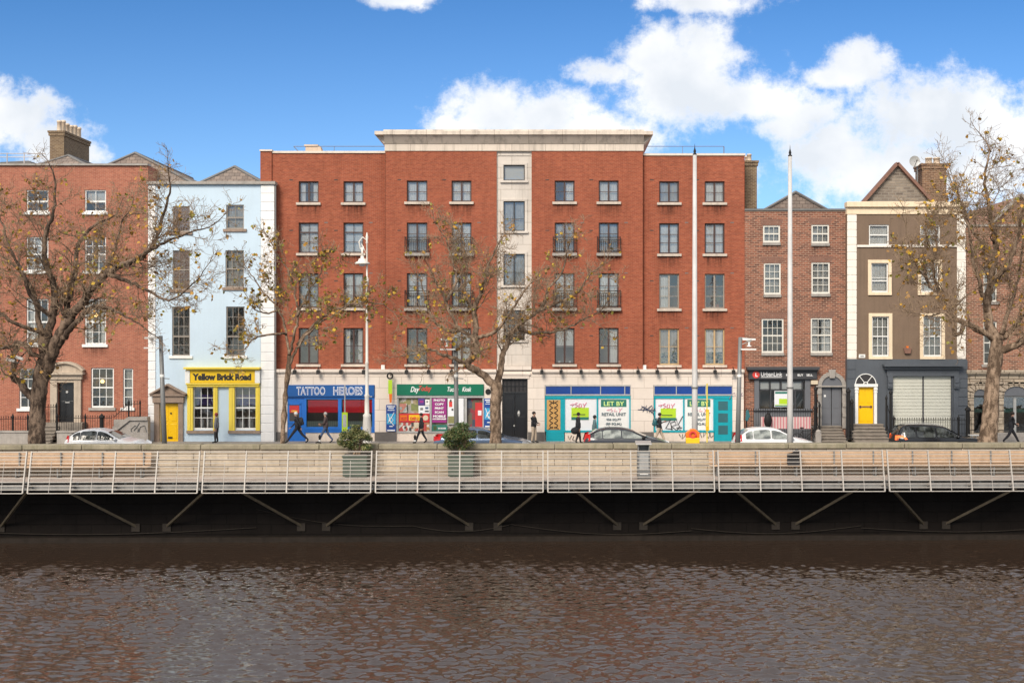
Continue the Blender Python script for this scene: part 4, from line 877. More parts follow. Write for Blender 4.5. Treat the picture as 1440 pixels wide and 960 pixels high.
# doorway
m = MB(); c = (X(1169.5, Y), Z(543, Y)); ri = X(1184, Y) - c[0]
m.arch(c, ri, ri + .22, Y - .1, Y + .03, 16); m.pprism([(1166, 531.5), (1164.5, 519.5), (1174.5, 519.5), (1173, 531.5)], Y, -.18, .02)
for a, e in ((1150, 1155), (1184, 1189)):
    m.pbox(a, 543, e, 602, Y, -.08, .1)
    for y_ in (548, 566, 580): m.pbox(a - 1.3 if a < 1160 else a, y_, e if a < 1160 else e + 1.3, y_ + 6, Y, -.13, .02)
m.pbox(1147, 542, 1192, 544, Y, -.16, .06)
m.build('door_surround', 'granite', B, bevel=.01)
m = MB(); m.disc((c[0], Y - .02, c[1]), ri, Y + .01, 20, None, 0, 180); m.build('fanlight', 'slate_grey_lt', B)
m = MB(); m.pbox(1155.5, 544.5, 1169, 601, Y, .06, .11); m.pbox(1170, 544.5, 1183.5, 601, Y, .06, .11)
for a in (1157.5, 1172): m.pbox(a, 552, a + 9.5, 574, Y, .045, .07); m.disc((X(a + 4.75, Y), Y + .045, Z(552, Y)), .19, Y + .07, 12, None, 0, 180); m.pbox(a, 580, a + 9.5, 596, Y, .045, .07)
dr = m.build('door', 'slate_grey_lt', B, bevel=.006)
m = MB(); m.pbox(1159, 555, 1161.5, 558, Y, .03, .046); m.build('door_notice', 'white', dr)
T = thing('wall_lamp_box', (X(1144, Y), Y - .1, Z(540, Y)), 'small cream sign box on the brick pier beside the arched grey doorway', 'sign'); MB().pbox(1139.5, 534.5, 1149, 540, Y, -.2, 0).build('box', 'cl_cream', T)
m = MB()
for i in range(6): m.pbox(1153, 620.9 - 3.6 * i, 1191.5, 640, 64.3, .28 * i, 1.98); m.pbox(1152.8, 619.6 - 3.6 * i, 1191.7, 620.9 - 3.6 * i, 64.3, .28 * i - .06, 1.98)
m.build('doorsteps', 'step_stone', B)
m = MB()
for px in (1151,): m.pbox(px - 4, 609, px + 4, 640, 64.1, 0, .3); m.lathe((X(px, 64.25), 64.25, Z(609, 64.1)), [(.16, 0), (.16, .1), (.1, .17), (.02, .2)], 10)
m.build('gate_pier', 'granite', B)
hip_roof(B, X(1119, 67.5), 1.95, 67.5, 77, Z(270, 67.5), Z(297, 67.5), 0.02, 'slate', 'slate')
chimney(B, X(1047.6, 67.6), X(1064.5, 67.6), 67.6, 69.6, Z(298, 67.6) - .5, Z(226, 67.6), 'brick_chimney', [(X(1056, 67.6), 68.2), (X(1056, 67.6), 69.0)], 'pot', ph=.45)
railing('iron_railing', 'black iron area railing with pink striped cover below the estate agent window', [((1050, .1, 1.85), (1146, .1, 1.85))], 64.9, posts=[(1050, 0, 1.9, .04), (1146, 0, 2.1, .07)])
railing('iron_railing', 'black iron handrail on the left of the arched grey doorway steps', [((1152, .75, 2.2), (1146.5, 1.3, 2.75))], 65.2, posts=[(1147, .3, 3.1, .08), (1152.5, .3, 2.2, .05)])
railing('iron_railing', 'black iron handrail between the arched grey doorway and the yellow door', [((1193, .4, 2.4), (1200, .4, 1.9))], 65.0, posts=[(1193, .3, 3.0, .1), (1198, .3, 2.4, .08)])
T = thing('striped_banner', (X(1105, 64.8), 64.8, Z(603, 64.8)), 'pink and white striped cloth tied along the estate agent railing', 'banner')
MB().pbox(1070, 586, 1140, 602.5, 64.84, -.01, .01).build('cloth', stripe_mat('pink_striped_cloth', (.55, .20, .22), (.62, .52, .49), .16), T)
T = thing('draped_jacket', (X(1052, 64.8), 64.75, Z(590, 64.8)), 'sea green jacket hung over the railing beside the stone pier', 'jacket')
m = MB(); m.prism([(X(1048, 64.8), Z(591, 64.8)), (X(1049, 64.8), Z(577, 64.8)), (X(1052, 64.8), Z(575.5, 64.8)), (X(1055, 64.8), Z(586, 64.8)), (X(1053, 64.8), Z(587, 64.8)), (X(1051.5, 64.8), Z(592, 64.8))], 64.72, 64.82); m.build('cloth', 'teal_dk', T, bevel=.02)
T = thing('bin_bag', (X(1080, 64.6), 64.55, Z(601, 64.6)), 'black bag slung on the railing in front of the striped cloth', 'bag')
m = MB(); m.ball((X(1080, 64.6), 64.6, Z(591, 64.6)), .3, 8, None, (.75, .5, 1.35)); m.ball((X(1080.5, 64.6), 64.6, Z(581.5, 64.6)), .1, 6, None, (.9, .8, 1)); m.build('sack', 'black_metal', T, True)
T = thing('bicycle', (X(1135, 64.2), 64.2, 0), 'dark bicycle leaning on the railing beside the grey doorway steps', 'bicycle')
for dx in (-.5, .5):
    c0 = (X(1134, 64.2) + dx, 64.2, .34); mm = MB(); mm.tube([(c0[0] + .33 * math.cos(R(a)), c0[1], c0[2] + .33 * math.sin(R(a))) for a in range(0, 361, 20)], .022, 5); w = mm.build('wheel', 'tyre', T)
    mm = MB(); [mm.tube([c0, (c0[0] + .32 * math.cos(R(a)), c0[1], c0[2] + .32 * math.sin(R(a)))], .004, 3) for a in range(0, 360, 30)]; mm.build('spokes', 'galv', w)
xx = X(1134, 64.2); m = MB()
for a, b in (((-.5, .34), (-.15, .34)), ((-.5, .34), (-.22, .82)), ((-.15, .34), (-.25, .95)), ((-.15, .34), (.32, .8)), ((-.22, .8), (.34, .85)), ((.5, .34), (.3, 1.0))): m.tube([(xx + a[0], 64.2, a[1]), (xx + b[0], 64.2, b[1])], .018, 6)
m.build('frame', 'black_metal', T)
m = MB(); m.tube([(xx + .3, 63.95, 1.05), (xx + .32, 64.2, 1.0), (xx + .3, 64.45, 1.05)], .016, 6); m.build('handlebar', 'galv_dk', T); m = MB(); m.ball((xx - .25, 64.2, .98), .1, 6, None, (1.3, .7, .4)); m.build('saddle', 'black_metal', T)
# ------------------------------------------------------------------ brown rendered house with grey ground floor
Y = 66.0
B = thing('rendered_house', (X(1274, Y), Y, 0), 'brown rendered house with cream window surrounds and a slate grey shuttered ground floor', 'house')
wn = [((1222, 316, 1250, 345), 'full', 1, 2, .5), ((1294, 316, 1322, 345), 'full', 1, 2, .5), ((1225, 370, 1249, 411), 'full', 1, 2, .62), ((1295, 370, 1320, 411), 'full', 1, 2, .62), ((1226, 445, 1250, 501), 'net', 3, 4, .5), ((1298, 445, 1324, 501), 'net', 3, 4, .5)]
m = MB(); wall(m, 1191, 300, 1358, 505, Y, [w[0] for w in wn], depth=11, reveal=.12); m.build('wall', ['brown_render', 'room'], B)
m = MB(); wall(m, 1191, 505, 1360, 640, Y - .05, [(1254.5, 528.5, 1338, 624), (1205.5, 543, 1229, 598)], depth=11, reveal=.14, room=.3)
for i in range(9):
    for a, c in ((1191, 1202.5), (1346, 1360)): m.pbox(a, 507 + 12.8 * i, c, 519 + 12.8 * i, Y, -.085, -.04)
m.build('ground_floor_wall', ['slate_grey_paint', 'room_dark'], B)
for r_, c_, cc, rr_, me in wn:
    window(B, r_, Y, 'white', cc, rr_, .07, .026, .05, None, c_, meet=me, glass='glass_old')
for r_, *_ in wn:
    if r_[1] < 330: continue
    m = MB()
    a, t, c, u = r_; e = 4.6
    m.pbox(a - e, t - e, c + e, t, Y, -.06, .02); m.pbox(a - e, t, a, u, Y, -.06, .02); m.pbox(c, t, c + e, u, Y, -.06, .02); m.pbox(a - e, u, c + e, u + 4, Y, -.09, .02)
    m.build('window_surround', 'cream', B, bevel=.008)
m = MB(); m.pbox(1205, 344.5, 1346, 347.5, Y, -.08, .02); m.build('string_course', 'cream_white', B)
m = MB(); m.pbox(1190.6, 291.5, 1359, 301.5, Y, -.06, .3); m.pbox(1189.6, 284, 1360, 291.5, Y, -.22, .4); m.build('cornice', 'cream', B, bevel=.02)
quoins(1191.2, 1204.5, 302, 505, Y, 'cream_white', 10.6, .05, .9); quoins(1345.5, 1358, 302, 505, Y, 'cream_white', 10.6, .05, .9)
m = MB(); m.pbox(1240, 512, 1352, 515, Y, -.55, 0); m.pbox(1242, 515, 1350, 519, Y, -.35, 0); m.pbox(1246, 519, 1347, 528.6, Y, -.2, 0)
for a in (1247, 1340): m.pbox(a, 528.6, a + 7, 546, Y, -.26, 0); m.pbox(a + .7, 533, a + 6.3, 538, Y, -.3, 0); m.pbox(a + .7, 541, a + 6.3, 544, Y, -.3, 0); m.pbox(a, 546, a + 7, 640, Y, -.12, 0)
sf = m.build('shopfront', 'slate_grey_paint', B, bevel=.008)
m = MB()
for a, c in ((1255.5, 1297), (1299, 1337)):
    n = 20
    for i in range(n): t = 529 + (93 * i / n); m.pbox(a, t, c, t + 93 / n - .8, Y, .005, .07)
    m.pbox(a, 529, c, 622, Y, .035, .06)
m.build('roller_shutter', M('pale_roller_shutter', (.60, .59, .51), .6, var=.06), sf)
m = MB(); m.pbox(1297, 528.6, 1299, 622, Y, -.02, .09); m.pbox(1253, 528.6, 1255.5, 622, Y, -.02, .09); m.pbox(1337, 528.6, 1340, 622, Y, -.02, .09); m.build('shutter_guide', 'charcoal', sf)
Yd = Y - .05
m = MB(); m.pbox(1206.5, 544, 1228, 597, Yd, .05, .1); [m.pbox(a, t, a + 7, u, Yd, .035, .055) for a in (1209, 1218.5) for t, u in ((548, 566), (575, 592))]; dr = m.build('door', 'yellow_door', B, bevel=.006)
m = MB(); m.pbox(1208.5, 570.8, 1226.5, 572.4, Yd, .015, .045); m.pbox(1209, 570, 1211, 574, Yd, .015, .045); m.pbox(1224, 570, 1226, 574, Yd, .015, .045); m.build('push_bar', 'ridge', dr)
m = MB(); cc = (X(1217.2, Yd), Z(540, Yd)); r0 = .60
for a, e in ((1202, 1206), (1228.6, 1232.6)): m.pbox(a, 543, e, 597, Yd, -.12, .06); m.pbox(a - .6, 545, e + .6, 548, Yd, -.15, .0); m.pbox(a - .6, 550, e + .6, 551.5, Yd, -.14, .0)
m.pbox(1201, 539.5, 1233.5, 543.6, Yd, -.16, .05); m.arch(cc, r0 * .93, r0, Yd - .05, Yd + .02, 14)
for a in (52, 128): m.bar((cc[0] + .12 * math.cos(R(a)), Yd - .03, cc[1] + .12 * math.sin(R(a))), (cc[0] + r0 * .95 * math.cos(R(a)), Yd - .03, cc[1] + r0 * .95 * math.sin(R(a))), .035, .035, (0, 1, 0))
m.arch(cc, .1, .14, Yd - .045, Yd + .01, 10); m.build('door_surround', 'white', B)
MB().disc((cc[0], Yd - .02, cc[1]), r0 * .94, Yd + .01, 18, None, 0, 180).build('fanlight', 'cl_dark', B)
m = MB()
for i in range(6): m.pbox(1203, 621.4 - 4.3 * i, 1251.5, 640, 64.2, .26 * i, 1.72); m.pbox(1202.8, 620 - 4.3 * i, 1251.7, 621.4 - 4.3 * i, 64.2, .26 * i - .06, 1.72)
m.build('doorsteps', 'step_stone', B)
m = MB(); yg = 67.2
m.pprism([(1214, 284), (1261, 231), (1310, 284)], yg, 0, .4); g = m.build('gable', 'slate_hung', B)
m = MB(); m.quad((X(1214, yg), yg, Z(284, yg)), (X(1261, yg), yg, Z(231, yg)), (X(1261, yg), yg + 1.1, Z(231, yg)), (X(1214, yg), yg + 1.1, Z(284, yg))); m.quad((X(1261, yg), yg, Z(231, yg)), (X(1310, yg), yg, Z(284, yg)), (X(1310, yg), yg + 1.1, Z(284, yg)), (X(1261, yg), yg + 1.1, Z(231, yg))); m.build('roof', 'slate', B)
m = MB()
for a, b in (((1213, 285), (1261, 230)), ((1311, 285), (1261, 230))): m.bar((X(a[0], yg), yg, Z(a[1], yg)), (X(b[0], yg), yg, Z(b[1], yg)), .5, .16, (0, 0, 1))
m.build('verge_tiles', 'ridge', B)
ch = chimney(B, X(1297, 67.3), X(1331, 67.3), 67.3, 68.6, Z(290, 67.3), Z(230, 67.3), 'brick_chimney_red', [(X(1310.5, 67.3), 67.9), (X(1322, 67.3), 67.9)], 'pot', ph=.42, pr=.2)
T = thing('satellite_dish', (X(1290, 67.2), 67.2, Z(252, 67.2)), 'pale satellite dish on a pole beside the brick chimney', 'satellite dish')
MB().tube([(X(1290, 67.2), 67.25, Z(284, 67.2)), (X(1290, 67.2), 67.2, Z(228, 67.2))], .04, 6).build('pole', 'galv_dk', T)
m = MB(); c0 = Vector((X(1286, 67), 67.0, Z(227, 67))); vs = []; fs = []
for i in range(6):
    for j in range(18): r_ = .062 * i + .001; a = 2 * math.pi * j / 18; vs.append(c0 + Vector((r_ * math.cos(a), -.45 * r_ * r_, r_ * math.sin(a))))
for i in range(5):
    for j in range(18): fs.append((i * 18 + j, i * 18 + (j + 1) % 18, (i + 1) * 18 + (j + 1) % 18, (i + 1) * 18 + j))
m.add(vs, fs); m.build('dish', 'galv', T, True); m = MB(); m.tube([c0 + Vector((0, 0, -.3)), c0 + Vector((0, -.42, -.05))], .02, 5); m.ball(c0 + Vector((0, -.45, 0)), .06, 6); m.tube([c0, (X(1290, 67.2), 67.2, Z(232, 67.2))], .03, 5); m.build('feed_arm', 'galv_dk', T)
T = thing('burglar_alarm_box', (X(1275.5, Y), Y - .02, Z(497, Y)), 'small red alarm box on the brown rendered wall', 'alarm box'); MB().pprism([(1270, 489), (1281, 489), (1279.5, 497), (1271.5, 497)], Y, -.16, 0).build('box', 'ridge', T, bevel=.015); MB().pbox(1274, 486.5, 1277, 489, Y, -.1, 0).build('strobe_light', 'orange', T)
T = thing('street_name_plate', (X(1212, Y), Y - .02, Z(503, Y)), 'small white street name plate on the brown rendered wall', 'sign'); MB().pbox(1207.5, 498, 1216.5, 503, Y, -.04, 0).build('plate', 'white', T); MB().pbox(1209.5, 500, 1214.5, 501.5, Y, -.045, -.03).build('lettering', 'galv_dk', T)
railing('iron_railing', 'black iron handrail on the right of the yellow door steps', [((1251, .5, 1.7), (1246, 1.0, 2.3))], 65.2, posts=[(1246.5, .6, 2.6, .05), (1252.5, .2, 2.9, .07)])
railing('iron_railing', 'black iron area railing in front of the pale roller shutters', [((1256, .15, 1.35), (1366, .15, 1.35))], 64.8, posts=[(1257, 0, 1.5, .05), (1361, 0, 2.0, .12), (1348, 0, 1.5, .05)])
# ------------------------------------------------------------------ right hand brick building with stone arcade
Y = 66.2
B = thing('arcaded_brick_building', (X(1440, Y), Y, 0), 'rust brick building over a rusticated stone arcade, right edge of the terrace', 'building')
wn = [((1383, 452, 1402, 512), None, 2, 4, .5), ((1450, 452, 1476, 512), 'half', 2, 4, .5), ((1383, 372, 1402, 424), 'net', 2, 4, .5), ((1450, 372, 1476, 424), None, 2, 4, .5)]
gw = [(1369, 556, 1387, 609), (1411, 556, 1446, 624), (1478, 556, 1512, 609)]
m = MB(); wall(m, 1358.6, 318, 1545, 523, Y, [w[0] for w in wn], depth=10, reveal=.13); m.build('wall', ['brick_right', 'room'], B)
for r_, c_, cc, rr_, me in wn: window(B, r_, Y, 'white_old', cc, rr_, .07, .026, .06, 'granite', c_, meet=me, glass='glass_old')
m = MB(); m.pprism([(1398, 318), (1398, 312), (1440, 274), (1480, 312), (1480, 318)], Y + .6, 0, 9); m.build('gable', 'brick_right', B)
m = MB()
for a, b in (((1394, 317), (1440, 272)), ((1486, 317), (1440, 272))): m.bar((X(a[0], Y), Y + .6, Z(a[1], Y)), (X(b[0], Y), Y + .6, Z(b[1], Y)), .5, .14)
m.build('verge_coping', 'granite', B); MB().pbox(1357.6, 315.5, 1546, 318.5, Y, -.08, .5).build('parapet_coping', 'granite', B)
Yg = Y - .1
m = MB(); wall(m, 1358.6, 523, 1545, 640, Yg, gw, depth=.5, reveal=.25, room=.9, sides=False)
m.pbox(1357.6, 520, 1546, 525, Yg, -.24, .1); m.pbox(1358, 525, 1546, 527, Yg, -.14, .0); m.pbox(1358, 537, 1546, 539.5, Yg, -.1, .0)
for a, c in ((1364, 1388), (1406, 1432), (1452, 1478)): m.pbox(a, 528.5, c, 535.5, Yg, -.05, 0)
m.build('stone_arcade', ['rustic', 'room_dark'], B)
for (a, t, c, u) in gw:
    m = MB(); cx = X((a + c) / 2, Yg); hw = (X(c, Yg) - X(a, Yg)) / 2; rr_ = hw * 1.0; k_ = .75 if hw > .5 else 1.0
    for i in range(9):
        q0, q1 = R(180 * i / 9 + 1.5), R(180 * (i + 1) / 9 - 1.5)
        m.prism([(cx + rr_ * math.cos(q0), Z(t, Yg) + k_ * rr_ * math.sin(q0)), (cx + (rr_ + .42) * math.cos(q0), Z(t, Yg) + k_ * (rr_ + .42) * math.sin(q0)), (cx + (rr_ + .42) * math.cos(q1), Z(t, Yg) + k_ * (rr_ + .42) * math.sin(q1)), (cx + rr_ * math.cos(q1), Z(t, Yg) + k_ * rr_ * math.sin(q1))], Yg - .1, Yg + .02)
    for i in range(9):
        z0 = Z(t, Yg) - .28 * (i + 1)
        for s in (-1, 1):
            w = .26 if i % 2 else .36; x0 = cx + s * hw; m.box(x0, x0 + s * w, Yg - .09, Yg + .02, z0 + .012, z0 + .268)
    m.build('voussoirs', 'rustic', B, bevel=.012)
for (a, t, c, u) in gw:
    m = MB(); cx = X((a + c) / 2, Yg); hw = (X(c, Yg) - X(a, Yg)) / 2; k_ = .75 if hw > .5 else 1.0
    m.prism([(cx + hw * math.cos(R(q)), Z(t, Yg) + k_ * hw * math.sin(R(q))) for q in range(0, 181, 12)], Yg - .02, Yg + .01)
    m.build('arch_fanlight', 'slate_grey_lt', B)
for i, (a, t, c, u) in enumerate(gw):
    m = MB(); m.pbox(a, t, c, t + 3, Yg, .15, .21); m.pbox(a, t, a + 1.5, u, Yg, .15, .21); m.pbox(c - 1.5, t, c, u, Yg, .15, .21)
    if i == 1: m.pbox((a + c) / 2 - 2, t, (a + c) / 2 + 2, u, Yg, .14, .21)
    f = m.build('arch_window', 'galv_dk' if i != 1 else 'galv', B); MB().pbox(a + 1.5, t + 3, c - 1.5, u, Yg, .175, .185).build('pane', 'glass', f)
    MB().pbox(a + 1.5, 575, c - 1.5, 580, Yg, .188, .195).build('frosted_band', 'green_dk', f)
m = MB()
for i in range(3): m.pbox(1392, 618 - 4 * i, 1546, 640, 64.9, .3 * i, 1.15)
m.build('doorsteps', 'granite', B, bevel=.012)
# ================================================================== SETTING
random.seed(11)
SK = .02                                   # the quay runs very slightly askew to the facades
QR = math.atan(SK)
def qy(x, Y0): return Y0 + SK * x
def skew(o, x=0, Y0=0, z=0): o.location = (x, Y0 + SK * x, z); o.rotation_euler = (0, 0, QR); return o
tag(MB().box(-900, 900, 52.6, 1600, -1.2, -.03).build('ground', 'earth'), kind='structure')
tag(MB().box(-400, 400, 54.3, 62.9, -.6, .0).build('road', 'asphalt'), kind='structure')
m = MB()
for i in range(-40, 40): m.box(i * 6, i * 6 + 3, 60.2, 60.32, .002, .006)
tag(m.build('road_marking', 'white_old'), kind='structure')
tag(MB().box(-400, 400, 63.1, 66.6, -.6, .1).build('pavement', 'paving'), kind='structure')
tag(MB().box(-400, 400, 62.9, 63.1, -.6, .105).build('kerb', 'kerb'), kind='structure')
o = tag(MB().box(-400, 400, .3, 1.9, -.6, .1).build('quayside_path', 'paving'), kind='structure'); skew(o, 0, 51.95)
# quay wall (parapet stands on it)
WL = -3.0
W = thing('quay_wall', (0, 51.5, WL), 'stone quay wall with a mossy coping running behind the boardwalk, dark and wet at its foot', 'wall')
W.location = (0, 0, 0)
MB().box(-90, 90, 0, .48, -.35, 1.0).build('parapet', 'quay', W)
m = MB(); n = 70
for i in range(n): a = -90 + 180 * i / n; m.box(a + .01, a + 180 / n - .01, -.09, .55, 1.0 + random.uniform(-.012, 0), 1.21 + random.uniform(-.015, .015))
m.build('coping', 'coping', W, bevel=.03)
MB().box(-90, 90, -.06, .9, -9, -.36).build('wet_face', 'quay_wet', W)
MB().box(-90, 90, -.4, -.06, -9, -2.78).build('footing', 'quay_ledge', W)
m = MB()
for (a, b, c, d) in ((-13, -6.2, -1.6, -2.35), (-6.2, -1.9, -2.35, -2.3), (-1.9, 6, -2.3, -2.6), (6, 13.5, -2.5, -2.4), (13.5, 24, -2.5, -2.3), (-28, -13, -2.4, -2.4)):
    m.tube([(a + (b - a) * t / 10, -.12, c + (d - c) * t / 10 - .28 * math.sin(math.pi * t / 10)) for t in range(11)], .017, 5)
m.build('cable', 'dark_iron', W)
skew(W, 0, 51.5)
# boardwalk deck
m = MB(); m.box(-90, 90, -2.15, -.13, -.19, -.14)
o = tag(m.build('boardwalk', 'deck'), kind='structure'); skew(o, 0, 51.5)
T = thing('boardwalk_edge_beam', (0, 0, 0), 'long grey steel edge channel under the boardwalk deck', 'beam')
m = MB(); m.box(-90, 90, -2.2, -2.1, -.19, -.145); m.box(-90, 90, -2.16, -2.1, -.50, -.28); m.box(-90, 90, -2.16, -1.98, -.51, -.49); m.box(-90, 90, -2.16, -1.98, -.29, -.27); m.build('channel', 'beam', T)
m = MB()
for i in range(-45, 46): m.box(i * 2 - .05, i * 2 + .05, -2.08, -.1, -.42, -.2)
m.build('joists', 'galv_dk', T); skew(T, 0, 51.5)
# railing panels
PW, X0 = 7.165, -21.93
def rail_panel():
    T = thing('railing_panel', (0, 0, 0), 'x', 'railing panel', 'pale railing panels along the boardwalk edge')
    y0, y1, z0, z1 = -2.58, -2.16, -.575, 1.12; w = PW - .2
    def py(z): return y0 + (y1 - y0) * (z - z0) / (z1 - z0)
    for i in range(5):
        x = .1 + w * i / 4; m = MB(); m.bar((x, py(z0), z0), (x, py(z1), z1), .048, .1, (0, 1, 0)); m.bar((x, py(-.3), -.3), (x, -2.12, -.35), .05, .12); m.build('post', 'rail', T)
    for k in range(12):
        z = z1 - .03 - (z1 - z0 - .03) * k / 11; rr = .022 if k in (0, 11) else .0165
        MB().tube([(.1, py(z) - .035, z), (.1 + w, py(z) - .035, z)], rr, 6).build('rail', 'rail', T)
    for i in range(4):
        x = .1 + w * (i + .5) / 4; MB().tube([(x, py(z0) - .05, z0), (x, py(.72) - .05, .72)], .011, 5).build('rod', 'rail', T)
    return T
RL = ['cut off by the left edge of the photo', 'in front of the white hatchback and the long timber bench', 'below the yellow shopfront', 'below the tattoo shop and the left planter', 'below the middle plane tree and the right planter', 'in front of the grey litter bin', 'below the estate agent and the dark backpack', 'below the black car on the right', 'past the right edge of the photo']
RL = ['first railing panel from the left, cut by the picture edge', 'railing panel in front of the white hatchback at the left bench end', 'railing panel below the yellow shopfront and tattoo shop', 'railing panel below the green kiosk and middle plane tree', 'railing panel in front of the grey litter bin', 'railing panel below the white car and the dark backpack on the bench', 'railing panel below the black car at the right', None, None]
P0 = rail_panel()
for i in range(-1, 6):
    p = P0 if i == -1 else copy_tree(P0)
    skew(p, X0 + PW * i, 51.5); p['label'] = RL[i + 1]
# struts
stp = [((95, 195), (0, 0)), ((45, 8), (1, 0)), ((335, 425), 0), ((293, 238), 0), ((576, 660), 0), ((528, 460), 0), ((806, 868), 0), ((762, 700), 0), ((1032, 1092), 0), ((986, 905), 0), ((1257, 1302), 0), ((1210, 1120), 0), ((1436, 1334), 0)]
SL = ['below the white hatchback, falling to the right', 'at the far left edge, falling to the left', 'below the small tree, falling to the right', 'below the right yellow shop window, falling left', 'below the green kiosk, falling to the right', 'below the tattoo shop bush, falling to the left', 'below the teal plywood door, falling to the right', 'below the man in beige trousers, falling to the left', 'below the teal louvred door, falling to the right', 'below the lifebuoy housing, falling to the left', 'below the black car tail, falling to the right', 'below the yellow fanlit door, falling to the left', 'at the far right edge, falling to the left']
for (pr, _), lb in zip(stp, SL):
    a, b = X(pr[0], 49.3), X(pr[1], 51.4)
    T = thing('diagonal_strut', (a, qy(a, 49.35), -.52), 'rusty diagonal strut under the boardwalk ' + lb, 'strut', 'diagonal struts under the boardwalk')
    p0 = Vector((a, qy(a, 49.4), -.5)); p1 = Vector((b, qy(b, 51.44), Z(738, 51.4)))
    m = MB(); m.bar(p0, p1, .10, .10); m.build('bar', 'strut', T)
    m = MB(); m.box(p1.x - .18, p1.x + .18, p1.y - .06, p1.y + .05, p1.z - .22, p1.z + .12); m.build('wall_plate', 'dark_iron', T)
# benches
def bench(xa, xb, label, n):
    T = thing('boardwalk_bench', (0, 0, 0), label, 'bench', 'long timber benches against the quay wall'); L = xb - xa
    m = MB()
    for k in range(4): m.box(0, L, -.34 - .02 * k, -.29 - .02 * k, .92 - .14 * k - .125, .92 - .14 * k)
    m.build('backrest', 'timber', T, bevel=.008)
    m = MB()
    for k in range(4): m.box(0, L, -.86 + .12 * k, -.75 + .12 * k, .29, .335)
    m.build('seat', 'timber', T, bevel=.008)
    for k in range(n):
        x = .3 + (L - .6) * k / (n - 1); m = MB(); m.box(x - .03, x + .03, -.8, -.4, -.14, -.1); m.box(x - .025, x + .025, -.8, -.75, -.1, .29); m.box(x - .025, x + .025, -.45, -.38, -.1, .9); m.box(x - .025, x + .025, -.8, -.4, .26, .29); m.build('leg', 'galv_dk', T)
    skew(T, xa, 51.5); return T
bench(-30.5, X(217, 51.2), 'long warm timber bench at the left below the white hatchback', 8)
bench(X(997, 51.2), 24.6, 'long warm timber bench at the right with a dark backpack on it', 11)
def onquay(px, Y0): x = X(px, Y0); return x, qy(x, Y0)
x, y = onquay(1117, 50.9)
T = thing('backpack', (x, y, .34), 'dark backpack standing on the timber bench at the right', 'bag')
m = MB(); m.prismx([(y - .28, .335), (y - .30, .62), (y - .2, .84), (y - .06, .86), (y - .05, .335)], x - .3, x + .3); m.build('body', 'cl_dark', T, bevel=.06); m = MB(); m.pprism([(1108, 633 + 4), (1125, 634), (1127, 641), (1106, 641)], 50.72, -.12, .0); m.build('flap', 'hair_dark', T, bevel=.02); m = MB(); m.pprism([(1112, 638), (1121, 630), (1123, 634), (1120, 639)], 50.75, -.05, .05); m.build('handle', 'cl_dark', T)
T = thing('wall_notice', (X(593, 51.4), qy(X(593, 51.4), 51.45), .3), 'faded violet notice board on the quay wall left of the right planter', 'sign')
MB().box(-.18, .18, -.06, 0, 0, .62).build('board', 'dirt_ink', T)
m = MB()
for i in range(5): m.box(-.14, .14 - .03 * (i % 2), -.066, -.055, .09 + .11 * i, .13 + .11 * i)
m.build('lettering', 'white_old', T); T.location = (X(593, 51.4), qy(X(593, 51.4), 51.45), .32)
# planters and bushes
def leafcloud(m, n, c, rad, size, mats, droop=0, shell=.55):
    for _ in range(n):
        while True:
            d = Vector((random.uniform(-1, 1), random.uniform(-1, 1), random.uniform(-1, 1)))
            if shell < d.length * random.uniform(.8, 1.25) and d.length < 1: break
        p = Vector((c[0] + d.x * rad[0], c[1] + d.y * rad[1], c[2] + d.z * rad[2]))
        a = Vector((random.gauss(0, 1), random.gauss(0, 1), random.gauss(0, .8))).normalized(); b = a.cross(Vector((random.gauss(0, 1), random.gauss(0, 1), random.gauss(0, 1)))).normalized()
        s = size * random.uniform(.6, 1.3); m.add([p - a * s, p + b * s * .4, p + a * s, p - b * s * .4], [(0, 1, 2, 3)], random.randrange(mats))
def planter(px, w, lp, lb, bushw, bz, mats):
    x, y = onquay(px, 50.85)
    T = thing('planter_box', (x, y, -.14), lp, 'planter', 'grey green planter boxes on the boardwalk')
    m = MB(); m.box(x - w, x + w, y - .42, y + .42, -.08, .80); m.box(x - w - .03, x + w + .03, y - .45, y + .45, .74, .82); m.box(x - w + .08, x + w - .08, y - .34, y + .34, -.14, -.08); m.build('box', 'planter', T, bevel=.015)
    MB().box(x - w + .06, x + w - .06, y - .36, y + .36, .8, .835).build('soil', 'earth', T)
    U = thing('shrub', (x, y, .83), lb, 'shrub')
    m = MB()
    for i in range(26): a = random.uniform(0, 6.28); rr = random.uniform(.2, bushw * .7); m.tube([(x + random.uniform(-.15, .15), y + random.uniform(-.1, .1), .8), (x + rr * .5 * math.cos(a), y + rr * .3 * math.sin(a), .8 + bz * .5), (x + rr * math.cos(a), y + rr * .6 * math.sin(a), .8 + bz * random.uniform(.8, 1.2))], [.018, .012, .005], 4)
    m.build('stems', 'twig', U)
    m = MB()
    for i in range(46):
        a = random.uniform(0, 6.28); q = random.uniform(0, .82) ** .7; z = random.uniform(.2, 1.0)
        wz = math.sin(min(1, z * 1.05) * math.pi * .82 + .25)
        c = (x + bushw * q * math.cos(a) * wz, y + bushw * .7 * q * math.sin(a) * wz, .85 + bz * 1.15 * z); leafcloud(m, 80, c, (.2, .2, .16), .062, 3, shell=.2)
    m.build('foliage', mats, U); return T
random.seed(3)
planter(502, .52, 'grey green planter box under the olive bush', 'rounded olive bush in the planter below the tattoo shop', .80, 1.0, ['leaf_bush1', 'leaf_bush2', 'leaf_bush3'])
planter(649, .54, 'grey green planter box under the deep green bush', 'spreading deep green bush in the planter below the green kiosk', .86, 1.08, ['leaf_bush2', 'leaf_bush2', 'leaf_bush1'])
